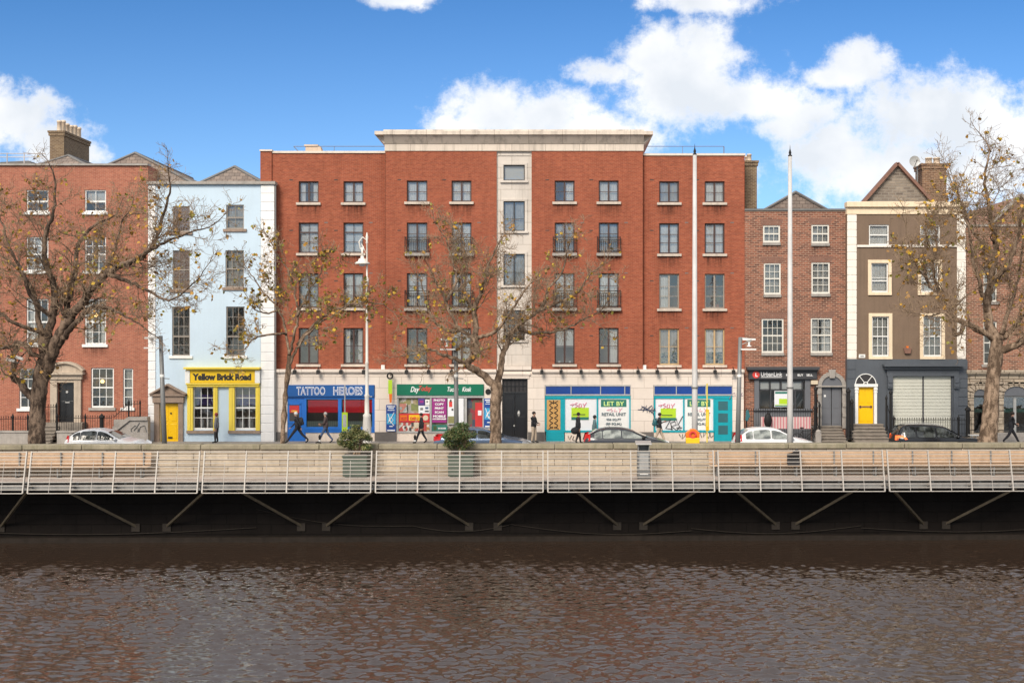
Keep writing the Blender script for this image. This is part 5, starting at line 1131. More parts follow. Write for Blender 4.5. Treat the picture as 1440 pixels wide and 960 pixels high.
# litter bin
x, y = onquay(905, 49.95)
T = thing('litter_bin', (x, y, -.14), 'tall grey litter bin with a pale lid beside the boardwalk railing', 'litter bin')
m = MB(); m.box(x - .27, x + .27, y - .25, y + .25, -.1, 1.05); m.box(x - .25, x + .25, y - .23, y + .23, -.14, -.1); m.build('body', 'galv_dk', T, bevel=.03)
m = MB(); m.box(x - .24, x - .21, y - .2, y + .2, 1.05, 1.32); m.box(x + .21, x + .24, y - .2, y + .2, 1.05, 1.32); m.box(x - .24, x + .24, y + .17, y + .2, 1.05, 1.32); m.build('hood', 'galv_dk', T)
m = MB(); m.prismx([(y - .32, 1.32), (y - .32, 1.36), (y + .28, 1.46), (y + .28, 1.32)], x - .34, x + .34); m.build('lid', 'galv', T, bevel=.02)
m = MB(); m.box(x - .19, x + .2, y - .262, y - .25, .28, .95); m.build('door', 'galv', T); m = MB(); m.box(x - .17, x + .18, y - .27, y - .262, .06, .12); m.build('kick_strip', 'white', T)
# lifebuoy housing on the wall
x, y = onquay(974.5, 51.75)
T = thing('lifebuoy_housing', (x, y, 1.2), 'yellow lifebuoy housing with an orange hood standing on the quay wall', 'lifebuoy housing')
m = MB(); m.tube([(x, y + .05, 1.15), (x, y + .05, 1.5)], .05, 8); m.build('post', 'galv', T)
m = MB(); m.prism([(x - .30, 1.2), (x + .30, 1.2), (x + .31, 1.45), (x - .31, 1.45)], y - .1, y + .12); m.build('tray', 'lifeb_yellow', T, bevel=.03)
m = MB(); m.prism([(x - .31, 1.45), (x + .31, 1.45), (x + .31, 1.68), (x + .1, 1.84), (x - .1, 1.84), (x - .31, 1.68)], y - .02, y + .1); m.build('hood', 'orange', T, bevel=.03)
m = MB(); m.arch((x, 1.58), .09, .17, y - .1, y - .025, 20, 0, 360); m.build('lifebuoy', 'red_ink', T, bevel=.02)
# ------------------------------------------------------------------ poles, lamps and signs
def mast(px, label, ztop):
    Y = 53.0; x = X(px, Y)
    T = thing('tall_mast', (x, Y, .1), label, 'mast', 'tall tapering grey masts')
    m = MB(); m.tube([(x, Y, .1), (x, Y, 3.2), (x, Y, ztop)], [.14, .128, .085], 14); m.build('shaft', 'pole_lt', T, True)
    m = MB(); m.lathe((x, Y, 3.62), [(.15, -.04), (.17, 0), (.15, .04)], 14); m.lathe((x, Y, .1), [(.26, 0), (.26, .04), (.16, .06)], 12); m.build('collar', 'galv_dk', T)
    m = MB(); m.lathe((x, Y, ztop), [(.09, 0), (.1, .04), (.045, .08), (.065, .16), (.04, .25), (.016, .34), (.004, .52)], 10); m.build('finial', 'black_metal', T, True); return T
mast(977, 'tall pale grey mast with a dark spike in front of the brick block', Z(218, 53)); mast(1111, 'tall pale grey mast with a dark spike in front of the narrow brown brick house', Z(220, 53))
def flood_post(px, top, s, label, lean=0.0, mirror_arm=False):
    Y = 53.1; x = X(px, Y); zt = Z(top, Y)
    T = thing('floodlight_post', (x, Y, .1), label, 'lamp post', 'grey floodlight posts on the quay')
    m = MB(); m.tube([(x + lean * 1.0, Y, .1), (x, Y, zt)], [.125, .085], 10); m.build('pole', 'galv_dk', T, True)
    zr = Z(528, Y); t = (zr - .1) / (zt - .1); m = MB(); xm = x + lean * (1 - t); m.tube([(xm, Y, zr - .06), (xm, Y, zr + .06)], .105, 10); m.build('band', 'white', T)
    m = MB(); m.bar((x, Y, zt - .02), (x + s * .62, Y - .05, zt - .12), .05, .06); m.bar((x, Y, zt - .35), (x + s * .5, Y - .05, zt - .15), .03, .03); m.build('arm', 'galv', T)
    m = MB(); cx_ = x + s * .38; m.lathe((cx_, Y - .1, zt - .42), [(.12, 0), (.05, .06), (.05, .2), (.14, .28), (.16, .34)], 10); m.box(cx_ - .3, cx_ + .28, Y - .2, Y + .05, zt + .0 - .14, zt - .06); m.build('lamp_head', 'white', T)
    m = MB(); m.box(min(x, x + s * .68), max(x, x + s * .68), Y - .25, Y + .2, zt - .58, zt - .52); m.build('reflector_plate', 'white', T)
    m = MB(); m.bar((xm, Y, zr - .12), (xm - s * .33, Y, zr - .14), .04, .04); m.build('bracket', 'galv_dk', T); return T
flood_post(226, 472, -1, 'slightly leaning grey floodlight post in front of the pale blue house', .2)
flood_post(641, 474, -1, 'grey floodlight post in front of the green kiosk', .04)
flood_post(1041, 474, 1, 'brownish grey floodlight post between the brick block and the brown brick house', -.14)
# ornate lamp standard
Y = 63.6; x = X(516, Y)
T = thing('ornate_street_lamp', (x, Y, .1), 'tall cream cast iron street lamp with a scrolled arm in front of the tattoo shop', 'street lamp')
m = MB(); m.lathe((x, Y, .1), [(.3, 0), (.3, .2), (.22, .35), (.24, .9), (.2, 1.5), (.22, 1.62), (.13, 1.7), (.12, 2.6), (.15, 2.68), (.095, 2.76), (.085, 4.4), (.11, 4.45), (.075, 4.52), (.06, 8.6), (.12, 8.68), (.1, 8.8), (.10, 9.0), (.05, 9.1), (.04, 10.9), (.08, 10.95), (.045, 11.05), (.075, 11.25), (.02, 11.5)], 14); m.build('column', 'pole_white', T, True)
lx = X(509.5, Y); zl = Z(371, Y)
m = MB(); m.tube([(x, Y, zl + 1.25), (x - .22, Y, zl + 1.45), (x - .42, Y, zl + 1.2), (x - .36, Y, zl + .8), (x - .2, Y, zl + .75), (x - .18, Y, zl + .95)], [.03, .035, .045, .04, .03, .02], 7); m.tube([(lx, Y, zl + .9), (lx, Y, zl + .35)], .06, 8); m.tube([(x, Y, zl + .5), (x - .15, Y, zl + .8), (x - .3, Y, zl + 1.1)], .02, 6); m.build('scroll_arm', 'pole_white', T, True)
m = MB(); m.lathe((lx, Y, zl), [(.42, -.02), (.4, .06), (.24, .14), (.2, .26), (.1, .3), (.1, .42)], 16); m.build('lamp_shade', 'pole_white', T, True)
m = MB(); m.ball((lx, Y, zl - .03), .2, 8, None, (1, 1, .6)); m.build('bulb_cover', 'lens_clear', T, True)
m = MB(); m.tube([(x, Y, Z(557.5, Y)), (x + .28, Y, Z(557.5, Y))], .02, 6); m.build('bracket', 'pole_white', T)
# small signs
def sign_post(px, Y, ztop, pl, pt, pr, pb, mat, label, cat='sign', detail=None):
    x = X(px, Y); T = thing('street_sign', (x, Y, .1), label, cat); MB().tube([(x, Y, .1), (x, Y, ztop)], .035, 8).build('pole', 'yellow_lt' if mat != 'lime' else 'galv', T)
    f = MB().pbox(pl, pt, pr, pb, Y, -.06, -.036).build('sign_plate', mat, T)
    m = MB(); m.pbox(pl + (pr - pl) * .2, pt + 3.5, pr - (pr - pl) * .2, pb - 6, Y, -.066, -.058); m.build('print', detail or 'galv', f)
sign_post(485, 63.3, Z(541, 63.3), 481, 579.5, 489, 606, 'lime', 'thin pole with a lime yellow bus stop timetable panel')
sign_post(994.3, 63.3, Z(539, 63.3), 992.3, 575.5, 997, 605.5, 'lifeb_yellow', 'thin pale yellow pole with a narrow amber sign strip near the teal louvred door', detail='yellow_lt')
for px, lb in ((449.5, 'short black and white bollard in front of the tattoo shop'), (583.5, 'short black and white bollard in front of the green kiosk')):
    Y = 63.4; x = X(px, Y); T = thing('bollard', (x, Y, .1), lb, 'bollard', 'short bollards on the far kerb')
    MB().lathe((x, Y, .1), [(.09, 0), (.09, .1), (.06, .14), (.055, .4), (.08, .44), (.05, .52), (.01, .58)], 10).build('shaft', 'black_metal', T, True); MB().lathe((x, Y, .3), [(.062, 0), (.062, .09)], 10).build('band', 'white', T)
x = X(1370, 62.2); T = thing('cafe_table', (x, 62.2, .1), 'small white folding table beside the right hand plane tree', 'table')
m = MB(); m.box(x - .26, x + .26, 62.0, 62.4, .72, .76); m.build('top', 'white', T); 
for s in (-1, 1): MB().tube([(x + s * .2, 62.2, .0), (x - s * .14, 62.2, .72)], .02, 6).build('leg', 'white', T)
Yc = 52.95
for px, py, lb in ((15, 507, 'white security camera on the left branch stub of the big plane tree'), (27, 503, 'second white security camera just right of the first on the left branch')):
    Yk = 52.6; x, z = X(px, Yk), Z(py, Yk); T = thing('security_camera', (x, Yk, z), lb, 'security camera')
    m = MB(); d = -1 if px < 20 else .2; m.bar((x - .16, Yk - .1, z + .06), (x + .16, Yk + .05, z - .05 * d - .06), .13, .13); m.build('housing', 'white', T, bevel=.02); MB().tube([(x + .1, Yk, z - .05), (X(27, Yk), Yk + .3, z - .12)], .025, 6).build('bracket', 'galv', T)
# ================================================================== TREES
def bez(P, n=5):
    """Catmull-Rom resample"""
    P = [Vector(p) for p in P]; out = []
    for i in range(len(P) - 1):
        a, b, c, d = P[max(i - 1, 0)], P[i], P[i + 1], P[min(i + 2, len(P) - 1)]
        for k in range(n):
            t = k / n; out.append(.5 * ((2 * b) + (c - a) * t + (2 * a - 5 * b + 4 * c - d) * t * t + (3 * b - a - 3 * c + d) * t ** 3))
    out.append(P[-1]); return out
def rv(s=1.0): return Vector((random.gauss(0, s), random.gauss(0, s), random.gauss(0, s)))
class Tree:
    def __init__(s, name, label, Y, base, seed, twig=.5, leafp=.22, lmats=('lf1', 'lf2', 'lf3', 'lf4'), box=(0, 1440, 100, 620), bark='bark'):
        random.seed(seed); s.Y = Y; s.limb = MB(); s.tw = MB(); s.lf = MB(); s.leafp = leafp; s.twig = twig; s.lm = lmats; s.bark = bark
        s.box = (X(box[0], Y), X(box[1], Y), Z(box[3], Y), Z(box[2], Y))
        s.T = thing(name, (X(base, Y), Y, .1), label, 'tree', 'plane trees along the quay')
    def P(s, px, py, dy=0): return Vector((X(px, s.Y), s.Y + dy, Z(py, s.Y)))
    def trunk(s, pts, radii):
        q = bez([s.P(*p) for p in pts], 6); n = len(q); rr = []
        for i in range(n):
            t = i / (n - 1) * (len(radii) - 1); k = min(int(t), len(radii) - 2); rr.append((radii[k] + (radii[k + 1] - radii[k]) * (t - k)) * random.uniform(.95, 1.06))
        m = MB(); m.tube(q, rr, 14)
        for i, v in enumerate(m.v):
            p = Vector(v); nn = mnoise.noise(p * 2.2) * .05 + mnoise.noise(p * 6) * .025; c = q[min(i // 14, n - 1)]; d = (p - c); d.z = 0
            m.v[i] = tuple(p + d.normalized() * nn) if d.length > 0 else v
        m.build('trunk', s.bark, s.T, True)
    def leaf(s, p, sz=None):
        sz = sz or random.uniform(.055, .10); a = rv().normalized(); b = a.cross(rv()).normalized(); a, b = a * sz, b * sz
        p = p + Vector((0, 0, -sz)); c = a.cross(b).normalized() * sz * .3
        s.lf.add([p - a, p - a * .3 + b * .9 + c, p + a * .35 + b * .75, p + a * 1.1 + c, p + a * .35 - b * .75, p - a * .3 - b * .9 + c], [(0, 1, 2, 3), (0, 3, 4, 5)], random.choices(range(len(s.lm)), [4, 3, 2, 2][:len(s.lm)])[0])
    def path(s, p, d, L, r, seg, wig, up):
        q = [p.copy()]; d = d.normalized()
        for i in range(seg):
            d = (d + rv(wig) + Vector((0, 0, up))).normalized(); p = p + d * (L / seg); q.append(p.copy())
        return q, d
    def grow(s, p, d, L, r, lev):
        seg = {1: 7, 2: 5, 3: 4}[lev]; q, dd = s.path(p, d, L, r, seg, .22 if lev < 3 else .26, .05 if lev < 3 else .09)
        mb = s.tw if lev > 1 or r < .03 else s.limb
        mb.tube(q, [max(.0068, r * (1 - .8 * i / seg)) for i in range(seg + 1)], {1: 6, 2: 4, 3: 3}[lev], cap=False)
        e = q[-1]
        if lev == 3 or random.random() < .3:
            if random.random() < s.leafp:
                for _ in range(random.choice((1, 1, 2, 3))): s.leaf(q[random.randint(1, seg)] + rv(.05))
        if lev >= 3: return
        n = {1: 9, 2: 6}[lev]
        for i in range(n):
            t = .15 + .85 * (i + random.random()) / n; k = min(int(t * seg), seg - 1); f = t * seg - k; pp = q[k].lerp(q[min(k + 1, seg)], min(f, 1)); tan = (q[k + 1] - q[k]).normalized()
            side = tan.cross(rv()).normalized(); nd = tan * random.uniform(.35, .8) + side * random.uniform(.6, 1.0); nd.y *= .75
            s.grow(pp, nd, L * random.uniform(.38, .62) * (1.1 - .4 * t), max(.0115 if lev == 1 else .0078, r * (1 - .6 * t) * .40), lev + 1)
    def limbs(s, lst, L1=1.9, n1=7, start=.25):
        for pts, r0, r1 in lst:
            q = bez([s.P(*p) for p in pts], 5); n = len(q)
            for i in range(1, n): q[i] = q[i] + rv(.03)
            rr = [r0 + (r1 - r0) * (i / (n - 1)) ** .8 for i in range(n)]; s.limb.tube(q, rr, 9, cap=True)
            tl = sum((q[i + 1] - q[i]).length for i in range(n - 1)); cnt = max(3, int(n1 * tl / 3.2))
            for i in range(cnt):
                t = start + (1 - start) * (i + random.random()) / cnt; k = min(int(t * (n - 1)), n - 2); pp = q[k]; tan = (q[k + 1] - q[k]).normalized()
                side = tan.cross(rv()).normalized(); nd = tan * random.uniform(.3, .9) + side * random.uniform(.6, 1.0) + Vector((0, 0, .18))
                s.grow(pp, nd, L1 * random.uniform(.6, 1.15), max(.014, rr[k] * .30), 1)
            s.grow(q[-1], (q[-1] - q[-3]), L1, r1, 1)
    def done(s):
        s.limb.build('limbs', s.bark, s.T, True); s.tw.build('twigs', 'twig', s.T); s.lf.build('leaves', list(s.lm), s.T)
        return s.T
t = Tree('plane_tree', 'large bare plane tree with a thick dark trunk in front of the red Georgian house', 53.3, 53, 21, leafp=.07)
t.trunk([(52, 628), (52, 590), (54, 560), (58, 530), (62, 508)], [.38, .35, .33, .36, .30])
t.limbs([([(48, 562), (30, 542), (21, 525, -.2), (24, 500, -.3), (30, 482, -.3), (10, 490, -.5), (-25, 470, -.8)], .20, .06),
         ([(30, 482, -.3), (44, 486, -.5), (52, 500, -.4)], .12, .10),
         ([(60, 515), (62, 480, .2), (70, 445, .3), (72, 412, .4), (60, 375, .5), (55, 335, .5), (66, 300, .6), (70, 265, .6)], .25, .05),
         ([(66, 520), (80, 487, -.3), (98, 455, -.5), (125, 424, -.6), (150, 392, -.6), (178, 376, -.7), (205, 365, -.9), (228, 345, -1.0), (238, 312, -1), (250, 275, -1.1)], .29, .045),
         ([(66, 510), (80, 465, .5), (86, 425, .8), (93, 385, 1), (95, 345, 1.1), (112, 318, 1.2), (130, 306, 1.4)], .21, .05),
         ([(84, 487, -.2), (104, 468, -.7), (122, 452, -1), (148, 432, -1.2), (178, 438, -1.4), (205, 452, -1.5)], .17, .04),
         ([(160, 386, -.6), (192, 398, -1), (220, 408, -1.2), (252, 424, -1.4), (285, 402, -1.5)], .11, .03),
         ([(200, 367, -.9), (232, 350, -1.2), (262, 338, -1.4), (298, 326, -1.5)], .1, .03),
         ([(60, 495), (46, 445, .6), (36, 410, .8), (18, 385, 1), (-5, 365, 1.2)], .16, .05),
         ([(70, 445, .3), (50, 420, -.3), (40, 385, -.6), (22, 340, -.8), (10, 300, -.9)], .12, .03),
         ([(98, 455, -.5), (130, 400, .3), (150, 360, .6), (160, 320, .8)], .12, .04),
         ([(62, 470, .3), (30, 455, -.5), (0, 430, -.8), (-30, 420, -1)], .11, .04)], L1=1.9, n1=9)
t.done()
t = Tree('plane_tree', 'slim young plane tree with a thin pale trunk in front of the tattoo shop', 53.4, 400, 8, leafp=.16, lmats=('lf1', 'lf2', 'lf2', 'lf4'), bark='bark_lt')
t.trunk([(397, 628), (399, 590), (402, 550), (406, 518), (407, 500)], [.125, .112, .105, .115, .10])
t.limbs([([(407, 515), (418, 490), (432, 470), (450, 455), (480, 436), (505, 420)], .075, .03), ([(406, 500), (400, 465, .3), (388, 435, .5), (368, 412, .6), (350, 385, .6)], .07, .025),
         ([(407, 500), (416, 470, -.3), (421, 440, -.4), (417, 410, -.5), (408, 380, -.5), (392, 355, -.6)], .075, .025), ([(418, 485), (445, 450, .5), (470, 435, .7), (510, 425, .8), (540, 430, .9)], .07, .025),
         ([(402, 470, .2), (380, 470, -.4), (360, 478, -.6), (350, 490, -.6)], .06, .025), ([(420, 445, -.4), (435, 410, -.2), (450, 385, 0), (455, 360, 0)], .06, .02), ([(388, 437, .5), (365, 440, .3), (348, 425, .2)], .05, .02)], L1=1.35, n1=7, start=.3)
t.done()
t = Tree('plane_tree', 'forked plane tree with a mottled trunk in front of the black entrance door', 53.3, 697, 14, leafp=.065, bark='bark_lt')
t.trunk([(697, 628), (697, 600), (697, 570), (698, 550), (697, 538)], [.29, .255, .245, .27, .28])
t.limbs([([(697, 548), (683, 530), (668, 520, -.2), (657, 511, -.3), (666, 500, -.3), (671, 490, -.2), (664, 474, -.2), (648, 464, -.2), (636, 446, -.3), (628, 424, -.3), (615, 400, -.4)], .205, .04),
         ([(699, 550), (702, 525, .2), (706, 505, .3), (712, 485, .4), (721, 466, .4), (738, 450, .4), (758, 437, .3), (785, 425, .2), (812, 412, .1), (830, 385, 0)], .18, .035),
         ([(668, 487), (668, 460, .3), (667, 435, .4), (672, 418, .5), (680, 398, .6), (686, 370, .7), (700, 340, .7)], .17, .04),
         ([(660, 511, -.3), (640, 504, -.6), (622, 497, -.8), (606, 490, -.9), (590, 496, -1)], .11, .035),
         ([(650, 464, -.2), (632, 466, .3), (612, 455, .6), (600, 435, .8), (590, 400, .9)], .10, .03),
         ([(672, 475), (695, 468, -.5), (712, 450, -.8), (728, 425, -1), (745, 400, -1.1)], .10, .03),
         ([(726, 460, .4), (748, 468, .8), (780, 466, 1), (808, 455, 1.1), (830, 445, 1.2)], .10, .03),
         ([(760, 436, .3), (772, 405, .7), (790, 380, .9), (800, 345, 1)], .09, .03),
         ([(628, 424, -.3), (640, 395, .2), (636, 365, .4), (622, 330, .5)], .08, .03), ([(667, 440, .4), (650, 405, .8), (655, 370, 1), (648, 335, 1.1)], .08, .03)], L1=1.6, n1=9)
t.done()
t = Tree('plane_tree', 'tall plane tree with a thick leaning trunk beside the black car, right edge', 53.2, 1392, 33, leafp=.07, bark='bark_lt')
t.trunk([(1388, 628), (1391, 600), (1394, 565), (1396, 535), (1400, 505), (1402, 478)], [.44, .385, .33, .31, .30, .27])
t.limbs([([(1402, 492), (1420, 488, -.2), (1440, 476, -.4), (1470, 462, -.5)], .22, .10), ([(1402, 480), (1420, 470, .4), (1438, 455, .6), (1455, 430, .7), (1470, 400, .8)], .18, .06),
         ([(1400, 480), (1378, 466, -.3), (1355, 456, -.5), (1340, 470, -.7), (1332, 468, -.8), (1330, 450, -.8), (1318, 440, -.9), (1300, 445, -1)], .13, .035),
         ([(1398, 475), (1370, 458, .3), (1348, 446, .5), (1338, 426, .6), (1325, 410, .6), (1310, 395, .6), (1305, 365, .6), (1310, 335, .6)], .17, .04),
         ([(1402, 480), (1392, 450, .2), (1392, 420, .3), (1398, 385, .3), (1404, 350, .3), (1398, 315, .2), (1390, 280, .1), (1384, 245, 0), (1392, 215, 0)], .24, .035),
         ([(1396, 400, .3), (1414, 370, -.4), (1422, 335, -.7), (1430, 290, -.9), (1448, 245, -1)], .13, .03), ([(1403, 355, .3), (1378, 325, .8), (1365, 285, 1), (1350, 255, 1.1)], .10, .03),
         ([(1392, 440, .2), (1372, 405, -.6), (1358, 365, -.9), (1350, 325, -1.1), (1340, 300, -1.2)], .12, .03), ([(1338, 426, .6), (1322, 380, 1), (1330, 340, 1.2), (1322, 300, 1.3)], .09, .03),
         ([(1410, 470, .2), (1432, 430, 1), (1448, 390, 1.3), (1455, 340, 1.4)], .12, .03), ([(1312, 396, .6), (1290, 370, .3), (1278, 335, .2)], .06, .02)], L1=1.85, n1=9)
t.done()
# ================================================================== CARS
def make_car(name, label, px0, px1, ztop, paint, Yc=58.0, kind='hatch', belt=.93, tail='tail_red', roofrail=False, glass='car_glass_solid'):
    L = X(px1, Yc) - X(px0, Yc); xo = X(px0, Yc); T = thing(name, (xo + L / 2, Yc, 0), label, 'car')
    if kind == 'hatch': top = [(0, .62), (.008, .80), (.02, belt + .02), (.055, belt + .17), (.115, ztop - .19), (.17, ztop - .085), (.25, ztop - .02), (.36, ztop), (.46, ztop - .03), (.54, ztop - .115), (.63, ztop - .30), (.73, belt + .05), (.78, belt + .0), (.88, belt - .08), (.96, belt - .22), (.995, .55), (1, .42)]
    elif kind == 'suv': top = [(0, .65), (.006, .9), (.012, belt + .05), (.04, ztop - .30), (.07, ztop - .05), (.14, ztop - .01), (.30, ztop), (.46, ztop - .04), (.55, ztop - .13), (.64, ztop - .36), (.72, belt + .05), (.78, belt + .0), (.90, belt - .05), (.965, belt - .18), (.995, .6), (1, .45)]
    else: top = [(0, .62), (.008, .82), (.03, belt + .0), (.07, belt + .03), (.12, ztop - .30), (.2, ztop - .06), (.28, ztop - .01), (.40, ztop), (.5, ztop - .03), (.57, ztop - .12), (.65, ztop - .30), (.735, belt + .03), (.80, belt - .02), (.9, belt - .08), (.965, belt - .2), (.995, .55), (1, .42)]
    def zt(u):
        for (a, b), (c, d) in zip(top, top[1:]):
            if a <= u <= c: return b + (d - b) * (u - a) / max(c - a, 1e-6)
        return top[-1][1]
    def wb(u):
        e = min(u, 1 - u); return .89 * (1 - .22 * max(0, 1 - e / .12) ** 2)
    def sec(u):
        w = wb(u); z = zt(u); zb = min(z - .02, belt); t = max(0, min(1, (z - belt) / .5)); wr = w * (1 - .04) - .27 * t
        return [(w * .90, .24), (w * .985, .42), (w, .66), (w * .985, zb - .05), (w * .96, zb), (wr + .05 * (1 - t), max(zb + .004, z - .05)), (wr - .08, z - .006), (wr * .5, z + .012), (0, z + .016)]
    us = sorted({a for a, _ in top} | {.22, .26, .36, .5, .6, .68, .84})
    m = MB(); N = 17; rings = []
    for u in us:
        s_ = sec(u); ring = [(w, z) for w, z in s_] + [(-w, z) for w, z in s_[-2::-1]]; rings.append(ring)
        m.v += [(xo + u * L, Yc + w, z) for w, z in ring]
    for i in range(len(us) - 1):
        for j in range(N - 1): m.f.append([i * N + j, (i + 1) * N + j, (i + 1) * N + j + 1, i * N + j + 1]); m.m.append(0)
    for i in (0, len(us) - 1): m.f.append([i * N + j for j in range(N)][:: 1 if i else -1]); m.m.append(0)
    m.box(xo + .08 * L, xo + .92 * L, Yc - .7, Yc + .7, .2, .3, 1)
    body = m.build('body', [paint, 'black_metal'], T, True); sb = body.modifiers.new('smooth', 'SUBSURF'); sb.levels = sb.render_levels = 1
    def side_pt(u, z, s, off):
        w = wb(u) * .96; zz = max(zt(u), belt + .06); t = max(0, min(1, (zz - belt) / .5)); wr = w - .27 * t + .05 * (1 - t); f = max(0, min(1, (z - belt) / max(.05, zz - .05 - belt)))
        return (xo + u * L, Yc + s * (w + (wr - w) * f + off), z)
    gaps = {'hatch': [(.12, .205), (.215, .415), (.43, .70)], 'suv': [(.075, .20), (.22, .42), (.44, .70)], 'saloon': [(.14, .24), (.255, .44), (.455, .715)]}[kind]
    for s in (-1, 1):
        g = MB()
        for (a, c) in gaps:
            n = 10; pr = None
            for i in range(n + 1):
                u = a + (c - a) * i / n; z0 = belt + .035 + (.03 if i in (0, n) else 0); z1 = zt(u) - .085 - (.03 if i in (0, n) else 0)
                if z1 < z0 + .01: pr = None; continue
                cur = (side_pt(u, z0, s, .03), side_pt(u, (z0 + z1) / 2, s, .04), side_pt(u, z1, s, .03))
                if pr: g.quad(pr[0], cur[0], cur[1], pr[1]); g.quad(pr[1], cur[1], cur[2], pr[2])
                pr = cur
        g.build('side_windows', glass, T, True)
        mm = MB(); p = Vector(side_pt(.665, belt + .06, s, .1)); mm.ball(p, .1, 8, None, (.9, 1.1, .75)); mm.build('wing_mirror', paint if paint != 'car_grey' else 'black_metal', T, True)
        for u in (.175, .805):
            r_ = .315; y_ = Yc + s * (wb(u) - .03); mw = MB(); c_ = (xo + u * L, y_, .315)
            pr = [(r_ * .6, -.1), (r_ * .96, -.1), (r_, -.06), (r_, .06), (r_ * .96, .1), (r_ * .6, .1)]; vs = []; fs = []
            for r2, o2 in pr:
                for j in range(20): a = 2 * math.pi * j / 20; vs.append((c_[0] + r2 * math.cos(a), y_ + o2, c_[2] + r2 * math.sin(a)))
            for i in range(5):
                for j in range(20): fs.append((i * 20 + j, i * 20 + (j + 1) % 20, (i + 1) * 20 + (j + 1) % 20, (i + 1) * 20 + j))
            mw.add(vs, fs); mw.disc((c_[0], y_ - .02, c_[2]), r_ * .62, y_ + .02, 16); wv = mw.build('wheel', 'tyre', T)
            rm = MB()
            for k in range(5): a = 2 * math.pi * k / 5; rm.bar((c_[0], y_ + s * .08, c_[2]), (c_[0] + r_ * .58 * math.cos(a), y_ + s * .08, c_[2] + r_ * .58 * math.sin(a)), .07, .03, (0, 1, 0))
            rm.arch((c_[0], c_[2]), r_ * .52, r_ * .62, y_ + s * .08 - .02, y_ + s * .08 + .02, 18, 0, 360); rm.build('rim', 'rim', wv)
        # lamps
        tl = MB(); w = wb(.02)
        tz0, tz1 = (belt - .12, belt + .10) if kind != 'hatch' else (belt - .14, belt + .22)
        q = [side_pt(.012, tz0, s, .02), side_pt(.075 if kind != 'suv' else .11, tz0 + .06, s, .03), side_pt(.085 if kind != 'hatch' else .075, tz1, s, .03), side_pt(.02 if kind != 'hatch' else .055, tz1 + .02, s, .02)]
        q2 = [(xo - .01, Yc + s * w * .62, tz0), (xo + .0 + (.0 if kind != 'hatch' else .02) * L, Yc + s * w * .62, tz1)]
        tl.quad(*q); tl.quad(q[0], q[3], (q2[1][0], q2[1][1], q2[1][2]), q2[0]); tl.build('tail_light', tail, T)
        hl = MB(); hl.add([side_pt(.90, .66, s, .02), side_pt(.985, .60, s, .02), side_pt(.985, .70, s, .02), side_pt(.91, .80, s, .02)], [(0, 1, 2, 3)]); hl.build('headlight', 'lens_clear', T)
        if roofrail: MB().tube([(xo + u * L, Yc + s * .55, zt(u) + .035) for u in (.1, .14, .3, .45, .52)], .018, 6).build('roof_rail', 'galv', T)
    for nm, (a, c) in (('windscreen', (.555, .715)), ('rear_window', {'hatch': (.055, .155), 'suv': (.02, .065), 'saloon': (.085, .19)}[kind])):
        g = MB(); n = 6; prv = None
        for i in range(n + 1):
            u = a + (c - a) * i / n; s_ = sec(u); wv_ = s_[5][0] - .06; row = [(xo + u * L, Yc + wv_ * k, zt(u) + .028 - .02 * abs(k)) for k in (-1, -.5, 0, .5, 1)]
            if prv:
                for j in range(4): g.quad(prv[j], row[j], row[j + 1], prv[j + 1])
            prv = row
        g.build(nm, glass, T, True)
    m = MB(); m.tube([(xo + .3 * L, Yc, ztop), (xo + .28 * L, Yc, ztop + .12)], .008, 4); m.build('aerial', 'black_metal', T)
    return T
m_, nt_, b_, oc_ = base_mat('tinted_glass_painted_reflection'); b_.inputs['Roughness'].default_value = .04; b_.inputs['Specular IOR Level'].default_value = .9
nt_.link(nt_.mix(nt_.ramp(nt_.noise(nt_.vmul(oc_, (1.4, .5, 2.2)), 1.6, 3), .42, .62), (.012, .014, .014), (.07, .078, .074)), b_.inputs['Base Color']); MT['car_glass_solid'] = m_  # dark tint; the paler patches are reflections put into the base colour
m_, nt_, b_, oc_ = base_mat('car_glass_painted_pale_reflection'); b_.inputs['Roughness'].default_value = .05; b_.inputs['Specular IOR Level'].default_value = .8
nt_.link(nt_.mix(nt_.ramp(nt_.noise(nt_.vmul(oc_, (1.6, .5, 2.2)), 1.8, 3), .38, .6), (.34, .36, .33), (.10, .11, .105)), b_.inputs['Base Color']); MT['car_glass_pale'] = m_  # grey-white reflection painted as noise in the base colour
make_car('parked_car', 'small white hatchback in front of the stone ramp wall at the left', 98, 208, 1.42, 'car_white', 58, 'hatch', .88)
make_car('parked_car', 'steel blue saloon half hidden behind the deep green bush and middle tree', 611, 748, 1.45, 'car_blue', 58.4, 'saloon', .93, 'tail_red')
make_car('parked_car', 'gunmetal grey hatchback with a red tail lamp in front of the vacant unit', 820, 945, 1.47, 'car_grey', 58, 'hatch', .95, glass='car_glass_pale')
make_car('parked_car', 'white hatchback with tinted rear quarter between the two right posts', 1031, 1148, 1.48, 'car_white', 58, 'hatch', .93, glass='car_glass_pale')
make_car('parked_car', 'black estate car with a lit orange tail lamp beside the right plane tree', 1255, 1381, 1.63, 'car_black', 58, 'suv', 1.0, 'tail_orange', True)
